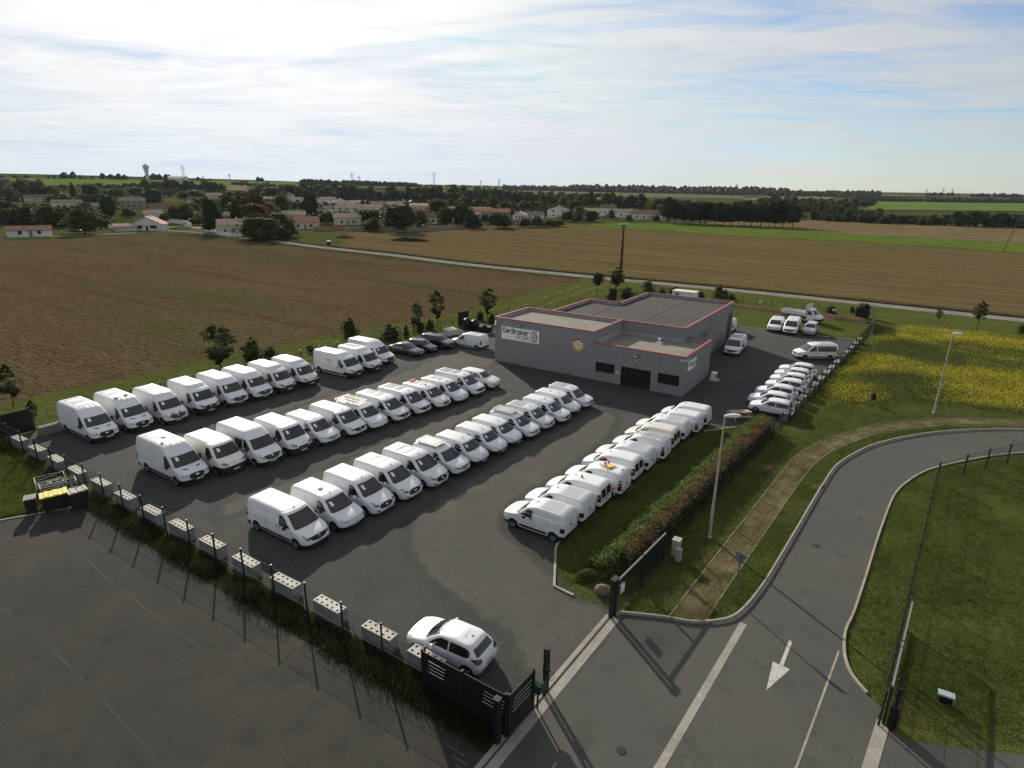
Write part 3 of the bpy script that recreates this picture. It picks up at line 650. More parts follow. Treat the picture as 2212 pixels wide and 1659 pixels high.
# heat pump beside the end wall
hp = empty('heat_pump', U(1.0, 7.6), AX); tag(hp, 'small pale heat pump unit on a slab beside the grey depot end wall', 'heat pump')
mb = MB().box((-.25, -.4, .08), (.25, .4, .85)); mb.obj('casing', M_white, hp)
mb = MB().lathe([(.02, .0), (.27, .0), (.27, .02)], 16, 'y'); o = mb.obj('fan_grille', M_frame, hp); o.rotation_euler = (0, 0, R(90)); o.location = (.262, 0, .48)
mb = MB().box((-.5, -.6, 0), (.6, .6, .07)); mb.obj('slab', M_conc, hp)
# ------------------------------------------------------------------ vehicles
M_wpaint = mat('white_paint', (.70, .71, .72), .36, .4, coat=.3, var=[(.9, (.66, .67, .67), .45, .7, 4, None, 1), (3.0, (.60, .60, .58), .58, .80, 6)], rand=.09)
M_cream = mat('cream_white_paint', (.76, .74, .66), .35, .5, coat=.4)
M_dirty = mat('greyish_white_paint', (.62, .60, .55), .4, .5, coat=.3)
M_black = mat('black_plastic', (.014, .014, .015), .55, .4)
M_dgrey = mat('dark_grey_paint', (.020, .021, .023), .28, .5, coat=.7)
M_bpaint = mat('black_paint', (.008, .008, .009), .22, .5, coat=.8)
M_silver = mat('silver_paint', (.45, .46, .48), .35, .5, metal=.3, coat=.5)
M_glass = mat('car_glass', (.012, .014, .016), .05, .55, coat=.4)
M_head = mat('headlight_glass', (.30, .33, .36), .12, .6, coat=.6, var=[(9, (.55, .58, .60), .50, .66, 3, None, 1)])
M_headd = mat('dark_headlight_glass', (.06, .07, .085), .10, .6, coat=.6, var=[(11, (.40, .44, .48), .56, .66, 3, None, 1)])
M_tail = mat('tail_light', (.15, .010, .010), .2, .5, coat=.5)
M_taild = mat('dark_tail_light', (.035, .008, .010), .2, .5, coat=.5)
M_tyre = mat('tyre_rubber', (.012, .012, .012), .85, .25)
M_rim = mat('steel_rim', (.17, .17, .17), .5, .5, metal=.4)
M_alloy = mat('alloy_rim', (.30, .31, .32), .35, .5, metal=.6)
M_chrome = mat('chrome', (.55, .56, .58), .22, .5, metal=.9)
M_seam = mat('panel_gap', (.16, .165, .17), .7, .2)
M_seamd = mat('dark_panel_gap', (.004, .004, .004), .7, .2)
M_plate = mat('plate_white', (.62, .62, .60), .5, .4)
M_pchar = mat('plate_characters', (.03, .03, .035), .6)
M_paper = mat('paper_sheet', (.80, .82, .80), .7, .3)
M_redst = mat('red_reflective', (.55, .035, .045), .5, .4)
M_orange = mat('orange_lens', (.75, .12, .02), .25, .5, coat=.4)
M_redl = mat('red_beacon_lens', (.70, .03, .02), .25, .5, coat=.4)
M_alu = mat('aluminium', (.45, .45, .44), .45, .5, metal=.4)
M_wood = mat('plank_wood', (.42, .32, .18), .8, .3, var=[(6, (.30, .22, .12), .45, .68, 4)])

def lerpt(tab, z):
    if z <= tab[0][0]: return tab[0][1]
    for (z0, a), (z1, b) in zip(tab, tab[1:]):
        if z <= z1: return a + (b - a) * (z - z0) / (z1 - z0)
    return tab[-1][1]
class Body:
    """vehicle shell made of horizontal slices; s runs from the nose to the tail, y to the left, z up"""
    def __init__(b, L, Wd, front, rear, width, ca, cb, bow, ra=.16, rb=.14, zb=.2):
        b.L, b.W, b.front, b.rear, b.width, b.ca, b.cb, b.bow, b.ra, b.rb = L, Wd, front, rear, width, ca, cb, bow, ra, rb
        b.H = width[-1][0]; b.zb = zb
    def w(b, z): return b.W / 2 * lerpt(b.width, z)
    def par(b, z, off=0.0):
        w = b.w(z) + off; sf = lerpt(b.front, z) - off; sr = b.L - lerpt(b.rear, z) + off
        a, c = min(lerpt(b.ca, z), (sr - sf) * .3), min(lerpt(b.cb, z), w * .95); bw = min(lerpt(b.bow, z), (sr - sf) * .15)
        return w, sf, sr, a, c, bw
    def front_s(b, y, z, off=0.0):
        w, sf, sr, a, c, bw = b.par(z, off); y = min(abs(y), w * .999); t = (y - (w - c)) / c
        s0 = sf + bw * (min(y, w - c) / w) ** 2
        if t <= 0: return s0
        return s0 + a * (1 - (1 - t ** 2.3) ** (1 / 2.3))
    def side_y(b, s, z, off=0.0):
        w, sf, sr, a, c, bw = b.par(z, off); s0 = sf + bw * ((w - c) / w) ** 2
        if s < s0 + a:
            t = max(0, min(1, 1 - (s - s0) / a)); return (w - c) + c * (1 - t ** 2.3) ** (1 / 2.3)
        if s > sr - b.ra:
            t = min(1, (s - (sr - b.ra)) / b.ra); return (w - b.rb) + b.rb * math.sqrt(max(0, 1 - t * t))
        return w
    def rear_s(b, y, z, off=0.0):
        w, sf, sr, a, c, bw = b.par(z, off); t = (min(abs(y), w*.999) - (w - b.rb)) / b.rb
        return sr - (b.ra * (1 - math.sqrt(max(0, 1 - t * t))) if t > 0 else 0)
    def outline(b, z, off=0.0):
        w, sf, sr, a, c, bw = b.par(z, off); pts = []
        for k in range(5):
            y = (w - c) * k / 4; pts.append((sf + bw * (y / w) ** 2, y))
        s0 = pts[-1][0]
        for k in range(1, 7):
            th = k / 6 * math.pi / 2; pts.append((s0 + a * (1 - max(0, math.cos(th)) ** (2 / 2.3)), (w - c) + c * math.sin(th) ** (2 / 2.3)))
        s1, s2 = s0 + a, max(s0 + a + .02, sr - b.ra)
        for k in range(1, 9): pts.append((s1 + (s2 - s1) * k / 8, w))
        for k in range(1, 5):
            th = k / 4 * math.pi / 2; pts.append((s2 + (sr - s2) * math.sin(th), w - b.rb + b.rb * math.cos(th)))
        for k in range(1, 4): pts.append((sr, (w - b.rb) * (1 - k / 3)))
        return pts
    def X(b, s): return b.L / 2 - s
    def shell(b):
        zs = set(); prof = sorted({p[0] for p in b.front} | {p[0] for p in b.width} | {p[0] for p in b.rear} | {b.zb, b.H})
        prof = [z for z in prof if b.zb <= z <= b.H]
        for z0, z1 in zip(prof, prof[1:]):
            n = max(1, int((z1 - z0) / .09))
            for k in range(n): zs.add(z0 + (z1 - z0) * k / n)
        zs.add(b.H); zs = sorted(zs); rings = []; v = []
        for z in zs:
            o = b.outline(z); ring = [(b.X(s), y, z) for s, y in o] + [(b.X(s), -y, z) for s, y in o[-2:0:-1]]
            rings.append(ring); v += ring
        n = len(rings[0]); f = []
        for i in range(len(rings) - 1):
            for k in range(n): f.append((i*n+k, i*n+(k+1) % n, (i+1)*n+(k+1) % n, (i+1)*n+k))
        h = (n + 2) // 2
        base = (len(rings) - 1) * n
        for k in range(h - 1):                      # roof cap in strips, floor cap
            a_, b_ = k, k + 1; c_, d_ = (n - k - 1) % n if k else 0, (n - k) % n
            q = [base + a_, base + b_, base + (n - b_) % n, base + (n - a_) % n]
            q = list(dict.fromkeys(q))
            if len(q) >= 3: f.append(tuple(q))
        f.append(tuple(range(n - 1, -1, -1)))
        return MB().add(v, f)
    # patches lying just proud of the shell
    def side(b, cols, off=.008, rows=3, sides=(1, -1), mb=None):
        mb = mb or MB()
        for sg in sides:
            v = []; f = []
            for s, z0, z1 in cols:
                for r in range(rows + 1):
                    z = z0 + (z1 - z0) * r / rows; v.append((b.X(s), sg * b.side_y(s, z, off), z))
            for i in range(len(cols) - 1):
                for r in range(rows):
                    q = (i*(rows+1)+r, (i+1)*(rows+1)+r, (i+1)*(rows+1)+r+1, i*(rows+1)+r+1)
                    f.append(q if sg < 0 else q[::-1])
            mb.add(v, f)
        return mb
    def frontp(b, cols, off=.008, rows=3, mb=None, mi=0, rear=False):
        "cols = (y, z0, z1)"
        mb = mb or MB(); v = []; f = []; fn = b.rear_s if rear else b.front_s
        for y, z0, z1 in cols:
            for r in range(rows + 1):
                z = z0 + (z1 - z0) * r / rows; v.append((b.X(fn(y, z, off)), y, z))
        for i in range(len(cols) - 1):
            for r in range(rows):
                q = (i*(rows+1)+r, (i+1)*(rows+1)+r, (i+1)*(rows+1)+r+1, i*(rows+1)+r+1)
                f.append(q if (cols[1][0] > cols[0][0]) != rear else q[::-1])
        return mb.add(v, f, mi)
    def screen(b, z0, z1, inset0, inset1, off=.010, rows=7, n=14, rear=False):
        "windscreen or rear window following the shell"
        mb = MB(); v = []; f = []; fn = b.rear_s if rear else b.front_s
        for r in range(rows + 1):
            t = r / rows; z = z0 + (z1 - z0) * t; hw = b.w(z) - (inset0 + (inset1 - inset0) * t)
            for k in range(n + 1):
                y = hw * (2 * k / n - 1); v.append((b.X(fn(y, z, off)), y, z))
        for r in range(rows):
            for k in range(n):
                q = (r*(n+1)+k, r*(n+1)+k+1, (r+1)*(n+1)+k+1, (r+1)*(n+1)+k); f.append(q if not rear else q[::-1])
        return mb.add(v, f)
    def wrap(b, z0, z1, smax, off=.012, rows=3, rear=False, mb=None):
        "bumper skin round the front (or rear) up to smax behind the nose (or before the tail)"
        mb = mb or MB(); v = []; f = []; n = None
        for r in range(rows + 1):
            z = z0 + (z1 - z0) * r / rows; o = b.outline(z, off)
            o = [p for p in o if (p[0] > b.L - smax if rear else p[0] < smax)]
            lim = (b.L - smax) if rear else smax
            e = (lim, b.side_y(lim, z, off))
            half = ([e] + o) if rear else (o + [e])
            if rear: half = half[::-1]
            ring = [(s, -y) for s, y in half[::-1]] + half[1:]
            if n is None: n = len(ring)
            if len(ring) != n: ring = (ring + [ring[-1]] * n)[:n]
            v += [(b.X(s), y, z) for s, y in ring]
        for r in range(rows):
            for k in range(n - 1):
                q = (r*n+k, r*n+k+1, (r+1)*n+k+1, (r+1)*n+k); f.append(q[::-1] if rear else q)
        return mb.add(v, f)
    def roof_z(b, s, y):
        "height of the shell above (s, y)"
        lo, hi = b.H * .5, b.H
        z = b.H
        while z > b.H * .55:
            w, sf, sr, a, c, bw = b.par(z)
            if abs(y) <= b.side_y(s, z) and b.front_s(y, z) <= s <= b.rear_s(y, z): return z
            z -= .01
        return z

class Kit:
    "one vehicle model: list of (name, mesh, parent index or None, location, rotation)"
    def __init__(k): k.parts = []
    def add(k, name, mb, mats, parent=None, loc=(0, 0, 0), rot=(0, 0, 0), smooth=False, sharp=None):
        me = mb if isinstance(mb, bpy.types.Mesh) else mb.mesh(name, mats, smooth, sharp)
        k.parts.append((name, me, parent, loc, rot)); return len(k.parts) - 1
    def place(k, name, pos, rz, label, cat, group, extra=None, swap=None, skip=()):
        root = empty(name, pos, rz); tag(root, label, cat, group); objs = []
        for (nm, me, par, lc, rt) in k.parts:
            if nm in skip: objs.append(None); continue
            if swap and nm in swap:
                m2 = bpy.data.meshes.get(me.name + '_' + swap[nm].name)
                if not m2: m2 = me.copy(); m2.name = me.name + '_' + swap[nm].name; m2.materials.clear(); m2.materials.append(swap[nm])
                me = m2
            o = bpy.data.objects.new(nm, me); COL.objects.link(o)
            o.parent = objs[par] if par is not None else root
            o.location = lc; o.rotation_euler = rt; objs.append(o)
            if nm in ('door_seams', 'roof_ribs', 'grille_bars'): o['kind'] = 'stuff'
        for (nm, me, lc, rt) in (extra or []):
            o = bpy.data.objects.new(nm, me); COL.objects.link(o); o.parent = root; o.location = lc; o.rotation_euler = rt
        return root
_wm = {}
def wheel_meshes(r, alloy):
    key = (round(r, 3), alloy)
    if key in _wm: return _wm[key]
    ri = r * .66; wd = .21
    t = MB().lathe([(ri, -wd/2), (r*.93, -wd/2), (r, -wd/2+.03), (r, wd/2-.03), (r*.93, wd/2), (ri, wd/2-.01)], 18, 'y').mesh('tyre', M_tyre, True, 40)
    if alloy:
        q = MB().lathe([(0.001, .045), (ri, .045)], 18, 'y', 1)
        for i in range(5):
            a = i * 2 * math.pi / 5
            for d in (-.10, .10):
                p = [(.05*math.cos(a+d*3), .09, .05*math.sin(a+d*3)), (ri*.98*math.cos(a+d-.06), .085, ri*.98*math.sin(a+d-.06)), (ri*.98*math.cos(a+d+.06), .085, ri*.98*math.sin(a+d+.06))]
                q.add(p, [(0, 1, 2), (2, 1, 0)])
        q.lathe([(ri*.93, .10), (ri, .09), (ri, .03)], 18, 'y')
        rm = q.mesh('rim', [M_alloy, M_black], False)
    else:
        q = MB().lathe([(0.001, .075), (.055, .075), (.065, .05), (ri*.50, .065), (ri*.72, .06)], 18, 'y')
        q.lathe([(ri*.72, .045), (ri*.86, .045)], 18, 'y', 1).lathe([(ri*.86, .06), (ri*.94, .085), (ri, .09), (ri, .03)], 18, 'y')
        rm = q.mesh('rim', [M_rim, M_black], True, 40)
    _wm[key] = (t, rm); return _wm[key]
def add_wheels(k, b, axles, r, alloy=False, arch=1.16, archm=None):
    t, rm = wheel_meshes(r, alloy)
    for s in axles:
        for sg in (1, -1):
            y = b.side_y(s, .62) - .085
            rz = 0 if sg > 0 else math.pi
            a = MB(); cols = []
            for i in range(13):
                th = math.pi * i / 12; ss = s - r * arch * math.cos(th); zz = max(b.zb + .01, r + r * arch * math.sin(th)); cols.append((ss, b.zb, max(b.zb + .02, zz)))
            b.side(cols, .005, 3, (sg,), a); k.add('wheel_arch', a, archm or M_black)
            me = t
            i0 = len(k.parts); k.parts.append(('wheel', _hub(), None, (b.X(s), sg * y, r), (0, 0, rz)))
            k.parts.append(('tyre', t, i0, (0, 0, 0), (0, 0, 0))); k.parts.append(('rim', rm, i0, (0, 0, 0), (0, 0, 0)))
_hubm = []
def _hub():
    if not _hubm: _hubm.append(MB().lathe([(.001, .03), (.16, .03), (.16, -.09), (.001, -.09)], 10, 'y').mesh('wheel', M_black))
    return _hubm[0]
def mirror(k, b, s, z, m_, big=False):
    for sg in (1, -1):
        y = b.side_y(s, z); h, w_, d = (.34, .20, .14) if big else (.20, .20, .13)
        v = []
        for zz, kx, ky in ((-.5, .7, .75), (-.3, 1, 1), (.3, 1, 1), (.5, .7, .7)):
            for (px, py) in ((-.5, -.5), (.5, -.3), (.5, .3), (-.5, .5)): v.append((px * d * kx, py * w_ * ky, zz * h))
        f = [(i*4+j, i*4+(j+1) % 4, (i+1)*4+(j+1) % 4, (i+1)*4+j) for i in range(3) for j in range(4)] + [(3, 2, 1, 0), (12, 13, 14, 15)]
        mb = MB().add(v, f); mb.box((-.03, -sg*w_*.5 - (.10 if sg > 0 else -.0), -.06), (.03, -sg*w_*.5 + (.0 if sg > 0 else .10), .02))
        k.add('wing_mirror', mb, m_, None, (b.X(s), sg * (y + .07 + w_ * .5), z), (0, 0, 0), True, 35)
def plate(k, b, y, z, rear=False):
    mb = MB(); cols = [(y - .26 + .13 * i, z - .055, z + .055) for i in range(5)]
    b.frontp(cols, .030, 1, mb, 0, rear)
    for c0, n in ((-.19, 2), (-.05, 3), (.13, 2)):
        for i in range(n):
            yy = y + c0 + i * .045 - .0; b.frontp([(yy, z-.032, z+.032), (yy + .028, z-.032, z+.032)], .036, 1, mb, 1, rear)
    k.add('number_plate', mb, [M_plate, M_pchar])
def emblem(k, b, kind, z, sz=.1, y=0):
    mb = MB(); o = .045
    def pt(yy, zz): return (b.X(b.front_s(yy, zz, o)), yy, zz)
    if kind == 'diamond':
        out = [(0, 1.15), (.8, 0), (0, -1.15), (-.8, 0)]; inn = [(0, .6), (.38, 0), (0, -.6), (-.38, 0)]
        v = [pt(y + a*sz, z + c_*sz) for a, c_ in out + inn]; mb.add(v, [(i, 4+i, 4+(i+1) % 4, (i+1) % 4) for i in range(4)])
    elif kind == 'oval':
        v = [pt(y + 1.6*sz*math.cos(t*math.pi/8), z + .62*sz*math.sin(t*math.pi/8)) for t in range(16)]; mb.add(v, [tuple(range(15, -1, -1))])
    elif kind == 'chevrons':
        for dz in (-.35, .25):
            v = [pt(y-1.2*sz, z+dz*sz-.5*sz), pt(y, z+dz*sz+.45*sz), pt(y+1.2*sz, z+dz*sz-.5*sz), pt(y+1.2*sz, z+dz*sz-.85*sz), pt(y, z+dz*sz+.1*sz), pt(y-1.2*sz, z+dz*sz-.85*sz)]
            mb.add(v, [(0, 5, 4, 1), (1, 4, 3, 2)])
    else:
        v = [pt(y + sz*.8*math.cos(t*math.pi/6), z + sz*.8*math.sin(t*math.pi/6)) for t in range(12)]; mb.add(v, [tuple(range(11, -1, -1))])
    k.add('badge', mb, M_chrome)

# width tables
def vanw(H): return [(.2, .90), (.32, .965), (.6, 1.0), (1.05, .995), (1.3, .97), (H-.45, .905), (H-.2, .865), (H-.11, .835), (H-.05, .785), (H-.015, .70), (H, .60)]
def bigw(H): return [(.2, .91), (.32, .97), (.6, 1.0), (1.1, .995), (1.4, .975), (H-.5, .925), (H-.22, .885), (H-.11, .855), (H-.05, .805), (H-.015, .72), (H, .62)]
def carw(H, belt): return [(.18, .88), (.36, .975), (.62, 1.0), (belt-.1, .975), (belt, .93), (H-.12, .745), (H-.06, .70), (H-.02, .60), (H, .46)]
VREAR = lambda H: [(.2, .06), (.42, 0), (.9, .02), (H-.35, .09), (H-.12, .15), (H-.04, .24), (H, .42)]
def corners(zc, H): return ([(.2, .50), (zc-.25, .45), (zc, .42), (zc+.12, .34), (H-.3, .30), (H, .40)], [(.2, .50), (zc-.25, .46), (zc, .40), (zc+.12, .30), (H-.3, .26), (H, .35)], [(.2, .10), (zc-.2, .16), (zc, .20), (zc+.12, .13), (H-.2, .12), (H, .15)])
def make_body(L, Wd, H, front, rear=None, width=None, zc=1.12, **kw):
    ca, cb, bw = corners(zc, H)
    return Body(L, Wd, front, rear or VREAR(H), width or vanw(H), ca, cb, bw, **kw)

def sideglass(b, z0, z1, s_end, slope0=.05, n=9, margin=.05, tail=0.0, lowrise=0.0):
    "front door window: front edge follows the windscreen pillar"
    def sA(z):
        w, sf, sr, a, c, bw = b.par(z); return sf + bw * ((w - c) / w) ** 2 + a * .80 + margin
    s0 = sA(z0 + .02); cols = []
    for i in range(n + 1):
        s = s0 + (s_end - s0) * i / n; zt = z1
        if sA(z1) > s:
            lo, hi = z0, z1
            for _ in range(20):
                m_ = (lo + hi) / 2
                if sA(m_) < s: lo = m_
                else: hi = m_
            zt = lo
        zb_ = z0 + lowrise * (1 - i / n)
        cols.append((s, zb_, max(zb_ + .01, zt - tail * max(0, i - n + 2))))
    return cols
def ribs_long(k, b, s0, s1, ys, m_, w_=.045, h=.032):
    mb = MB()
    for y in ys:
        n = 4
        for i in range(n):
            a, c = s0 + (s1-s0)*i/n, s0 + (s1-s0)*(i+1)/n; za, zc_ = b.roof_z(a, y), b.roof_z(c, y)
            v = [(b.X(a), y-w_/2, za-.01), (b.X(a), y+w_/2, za-.01), (b.X(c), y+w_/2, zc_-.01), (b.X(c), y-w_/2, zc_-.01), (b.X(a), y-w_/2*.6, za+h), (b.X(a), y+w_/2*.6, za+h), (b.X(c), y+w_/2*.6, zc_+h), (b.X(c), y-w_/2*.6, zc_+h)]
            mb.add(v, [(4,7,6,5),(0,4,5,1),(2,6,7,3),(0,3,7,4),(1,5,6,2)])
    k.add('roof_ribs', mb, m_)
def ribs_rect(k, b, rects, m_, w_=.04, h=.026):
    mb = MB()
    for s0, s1, y0, y1 in rects:
        for (a, c, d, e) in ((s0, s1, y0-w_/2, y0+w_/2), (s0, s1, y1-w_/2, y1+w_/2), (s0, s0+w_, y0, y1), (s1-w_, s1, y0, y1)):
            z0, z1 = b.roof_z(a, (d+e)/2*.9), b.roof_z(c, (d+e)/2*.9)
            mb.add([(b.X(a), d, z0+h), (b.X(a), e, z0+h), (b.X(c), e, z1+h), (b.X(c), d, z1+h), (b.X(a), d, z0-.02), (b.X(a), e, z0-.02), (b.X(c), e, z1-.02), (b.X(c), d, z1-.02)], [(0,3,2,1), (4,5,1,0), (5,6,2,1), (6,7,3,2), (7,4,0,3)])
    k.add('roof_ribs', mb, m_)
def aerial(k, b, s, y=0, h=.35, lean=.12):
    z = b.roof_z(s, y); mb = MB().tube([(b.X(s), y, z-.02), (b.X(s)-lean, y, z+h)], [.012, .005], 5); mb.box((b.X(s)-.05, y-.03, z-.02), (b.X(s)+.05, y+.03, z+.025))
    k.add('aerial', mb, M_black)
def handles(k, b, lst, z, m_=None):
    mb_ = None
    for s in lst:
        for sg in (1, -1): k.add('door_handle', b.side([(s, z, z+.045), (s+.17, z, z+.045)], .022, 1, (sg,)), m_ or M_black)
def seams(k, b, vert, horiz=(), m_=None):
    mb = MB()
    for s, z0, z1 in vert: b.side([(s, z0, z1), (s+.016, z0, z1)], .004, 8, (1, -1), mb)
    for s0, s1, z in horiz: b.side([(s0+(s1-s0)*i/6, z, z+.014) for i in range(7)], .004, 1, (1, -1), mb)
    k.add('door_seams', mb, m_ or M_seam)
def reardoors(k, b, H, glass=False, m_=None, light='high', z0=.55, zt=None, lm=None):
    zt = zt or H - .22
    mb = MB(); b.frontp([(-.007, z0, zt), (.007, z0, zt)], .005, 8, mb, 0, True); 
    k.add('rear_door_seam', mb, m_ or M_seam)
    if glass:
        for sg in (1, -1):
            w_ = b.w(H-.5); mb = MB(); ys = [.06, .2, .4, w_ - .20]
            b.frontp([(sg*y, H-.85, H-.30) for y in ys], .008, 3, mb, 0, True)
            if sg < 0: mb.f = [f[::-1] for f in mb.f]
            k.add('rear_window', mb, M_glass)
    for sg in (1, -1):
        mb = MB(); a_, c_ = (.80, 1.30) if light == 'mid' else (.75, 1.05)
        if light == 'tall': a_, c_ = .72, H - .42
        w_ = b.w(1.0); ys = [w_ - .13, w_ - .085, w_ - .04, w_ - .004]
        b.frontp([(sg*y, a_, c_) for y in ys], .012, 3, mb, 0, True)
        if sg < 0: mb.f = [f[::-1] for f in mb.f]
        mb2 = MB(); b.side([(b.L - b.ra - .10, a_, c_), (b.L - b.ra * .6, a_, c_), (b.L - b.ra * .15 - lerpt(b.rear, 1.0), a_, c_)], .010, 3, (sg,), mb2)
        mb.add(mb2.v, mb2.f)
        k.add('tail_light', mb, lm or M_tail)
    k.add('rear_bumper', b.wrap(.24, .52, .42, .014, 2, True), M_black)
    k.add('rear_handle', b.frontp([(-.17, .95, 1.02), (.17, .95, 1.02)], .02, 1, None, 0, True), M_black)
    plate(k, b, -.45 if not glass else .0, .74, True)
def headlights(k, b, poly, m_, off=.010, rows=3):
    "poly = (y, z0, z1) from inner to outer"
    for sg in (1, -1):
        mb = MB(); b.frontp([(sg*y, a, c) for y, a, c in poly], off, rows, mb)
        if sg < 0: mb.f = [f[::-1] for f in mb.f]
        k.add('headlight', mb, m_)
def paper(k, b, y0, y1, z0, z1):
    k.add('price_sheet', b.frontp([(y0, z0, z1), ((y0+y1)/2, z0, z1), (y1, z0, z1)], .016, 2), M_paper)

MODELS = {}
def bigvan(key, L, H, style, axles, paint=None, Wd=2.05, ribs='long', win=False, rack=False):
    k = Kit(); pm = paint or M_wpaint
    if style == 'A':          # long-nosed
        fr = [(.2, .10), (.42, .0), (.74, .03), (.95, .10), (1.05, .30), (1.15, .62), (1.24, .92), (1.29, .98), (1.90, 1.52), (2.0, 1.64), (H-.30, 2.0), (H-.12, 2.32), (H-.04, 2.62), (H, 3.0)]
        gz, ws = 1.255, (1.30, 1.88)
    elif style == 'B':        # snub-nosed with deep bumper
        fr = [(.2, .08), (.40, .0), (.70, .02), (.92, .08), (1.06, .20), (1.16, .42), (1.27, .70), (1.32, .76), (1.96, 1.30), (2.04, 1.42), (max(H-.30, 2.08), 1.62 + (H-2.25)*.9), (H-.10, 1.90 + (H-2.25)*1.1), (H-.03, 2.15 + (H-2.25)*1.2), (H, 2.6 + (H-2.25))]
        gz, ws = 1.275, (1.33, 1.95)
    else:                     # round-nosed
        fr = [(.2, .08), (.42, .0), (.78, .02), (.96, .09), (1.06, .25), (1.17, .52), (1.28, .80), (1.33, .86), (1.95, 1.40), (2.05, 1.52), (H-.30, 1.78), (H-.12, 2.08), (H-.04, 2.35), (H, 2.8)]
        gz, ws = 1.285, (1.34, 1.93)
    fr = sorted({round(z, 3): (z, s) for z, s in fr}.values())
    b = make_body(L, Wd, H, fr, width=bigw(H), zc=1.15)
    k.add('body', b.shell(), pm, smooth=True, sharp=34)
    k.add('windscreen', b.screen(ws[0], ws[1], .10, .14), M_glass)
    k.add('scuttle', b.screen(gz, ws[0], .14, .11, .006, 2), M_black)
    se = 2.18 if style == 'A' else 1.98
    for sg in (1, -1):
        k.add('side_window', b.side(sideglass(b, 1.22, 1.90, se, lowrise=.10), .009, 4, (sg,)), M_glass)
        if win: k.add('side_window', b.side([(se+.16, 1.24, 1.84), (se+.2, 1.2, 1.88), (se+1.0, 1.2, 1.88), (se+1.05, 1.24, 1.84)], .009, 4, (sg,)), M_glass)
    mirror(k, b, se - .62, 1.32, M_black, True)
    seams(k, b, [(se+.07, .45, H-.5), (se+1.28, .5, H-.5), (lerpt(fr, 1.24)+.38, .5, 1.2)], [(se+1.4, L-.3, 1.20)])
    handles(k, b, [se-.10, se+.16], 1.05)
    for sg in (1, -1): k.add('side_moulding', b.side([(axles[0]+.45, .34, .52), (axles[1]-.45, .34, .52)], .02, 1, (sg,)), M_black)
    if style == 'A':
        k.add('front_bumper', b.wrap(.22, .56, .80, .014, 3), M_black)
        k.add('grille', b.frontp([(-.56, .74, .76), (-.44, .60, .90), (-.2, .56, .93), (.2, .56, .93), (.44, .60, .90), (.56, .74, .76)], .016, 3), M_black)
        headlights(k, b, [(.60, .74, .90), (.70, .72, .95), (.82, .74, 1.0), (.92, .80, 1.02)], M_head)
        emblem(k, b, 'oval', .80, .075)
        for sg in (1, -1): k.add('bonnet_vent', b.frontp([(sg*.28, 1.11, 1.14), (sg*.60, 1.13, 1.17)][::sg], .012, 1), M_black)
        plate(k, b, .15, .47)
    elif style[0] == 'B':
        k.add('front_bumper', b.wrap(.22, .74, .86, .014, 4), M_black)
        headlights(k, b, [(.50, .80, .93), (.66, .79, 1.0), (.80, .82, 1.06), (.92, .92, 1.12)], M_headd)
        if style == 'B': pass
        plate(k, b, 0.0, .46)
    else:
        k.add('front_bumper', b.wrap(.22, .50, .86, .014, 3), M_black)
        k.add('grille', b.frontp([(-.66, .86, .92), (-.5, .64, .94), (-.25, .58, .96), (0, .56, .99), (.25, .58, .96), (.5, .64, .94), (.66, .86, .92)], .016, 3), M_black)
        mb = MB()
        for z in (.66, .74, .82): b.frontp([(-.48, z, z+.02), (0, z, z+.02), (.48, z, z+.02)], .026, 1, mb)
        k.add('grille_bars', mb, M_rim)
        headlights(k, b, [(.64, .70, .92), (.74, .64, 1.0), (.84, .74, 1.08), (.93, .88, 1.12)], M_head)
        emblem(k, b, 'diamond', .86, .10); plate(k, b, 0.0, .42)
    reardoors(k, b, H, m_=M_seam, light='tall' if style == 'B' else 'mid')
    add_wheels(k, b, axles, .345)
    s0 = {'A': 3.1, 'B': 2.5 + (H - 2.25), 'C': 2.8}[style]
    if ribs == 'long': ribs_long(k, b, s0, L-.45, [i*.155 for i in range(-3, 4)], pm)
    elif ribs == 'rect': ribs_rect(k, b, [(s0-.2, s0+.9, -.5, .5), (s0+1.2, min(L-.4, s0+2.3), -.5, .5)], pm); ribs_long(k, b, s0-1.1, s0-.2, [-.5, -.2, .2, .5], pm, .04, .024)
    elif ribs == 'grid': ribs_rect(k, b, [(s0, s0+1.1, -.55, -.05), (s0, s0+1.1, .05, .55), (s0+1.2, L-.4, -.55, .55)], pm)
    aerial(k, b, lerpt(fr, H-.15) + .1, -.35 if style == 'A' else 0, .10, .05)
    paper(k, b, -.62, -.42, ws[0]+.30, ws[0]+.52)
    k.b = b; MODELS[key] = k; return k
def face_b(k, b, kind):
    if kind == 'frame':      # big framed mouth
        mb = MB(); b.frontp([(-.46, .66, .69), (0, .63, .66), (.46, .66, .69)], .03, 1, mb); b.frontp([(-.46, .84, .87), (0, .84, .87), (.46, .84, .87)], .03, 1, mb)
        b.frontp([(-.49, .70, .84), (-.45, .66, .87)], .03, 1, mb); b.frontp([(.45, .66, .87), (.49, .70, .84)], .03, 1, mb); k.add('grille_frame', mb, M_chrome)
        k.add('grille', b.frontp([(-.45, .68, .85), (0, .66, .85), (.45, .68, .85)], .022, 2), M_black); emblem(k, b, 'round', 1.0, .06)
    elif kind == 'chevron':
        mb = MB()
        for dz in (0, .07): b.frontp([(-.62, .88+dz, .905+dz), (-.2, .86+dz, .885+dz), (-.09, .87+dz, .895+dz), (0, .92+dz, .945+dz), (.09, .87+dz, .895+dz), (.2, .86+dz, .885+dz), (.62, .88+dz, .905+dz)], .03, 1, mb)
        k.add('badge_bars', mb, M_chrome)
    elif kind == 'mesh':
        k.add('grille', b.frontp([(-.5, .74, .92), (0, .70, .95), (.5, .74, .92)], .022, 2), M_black); emblem(k, b, 'round', .84, .08)
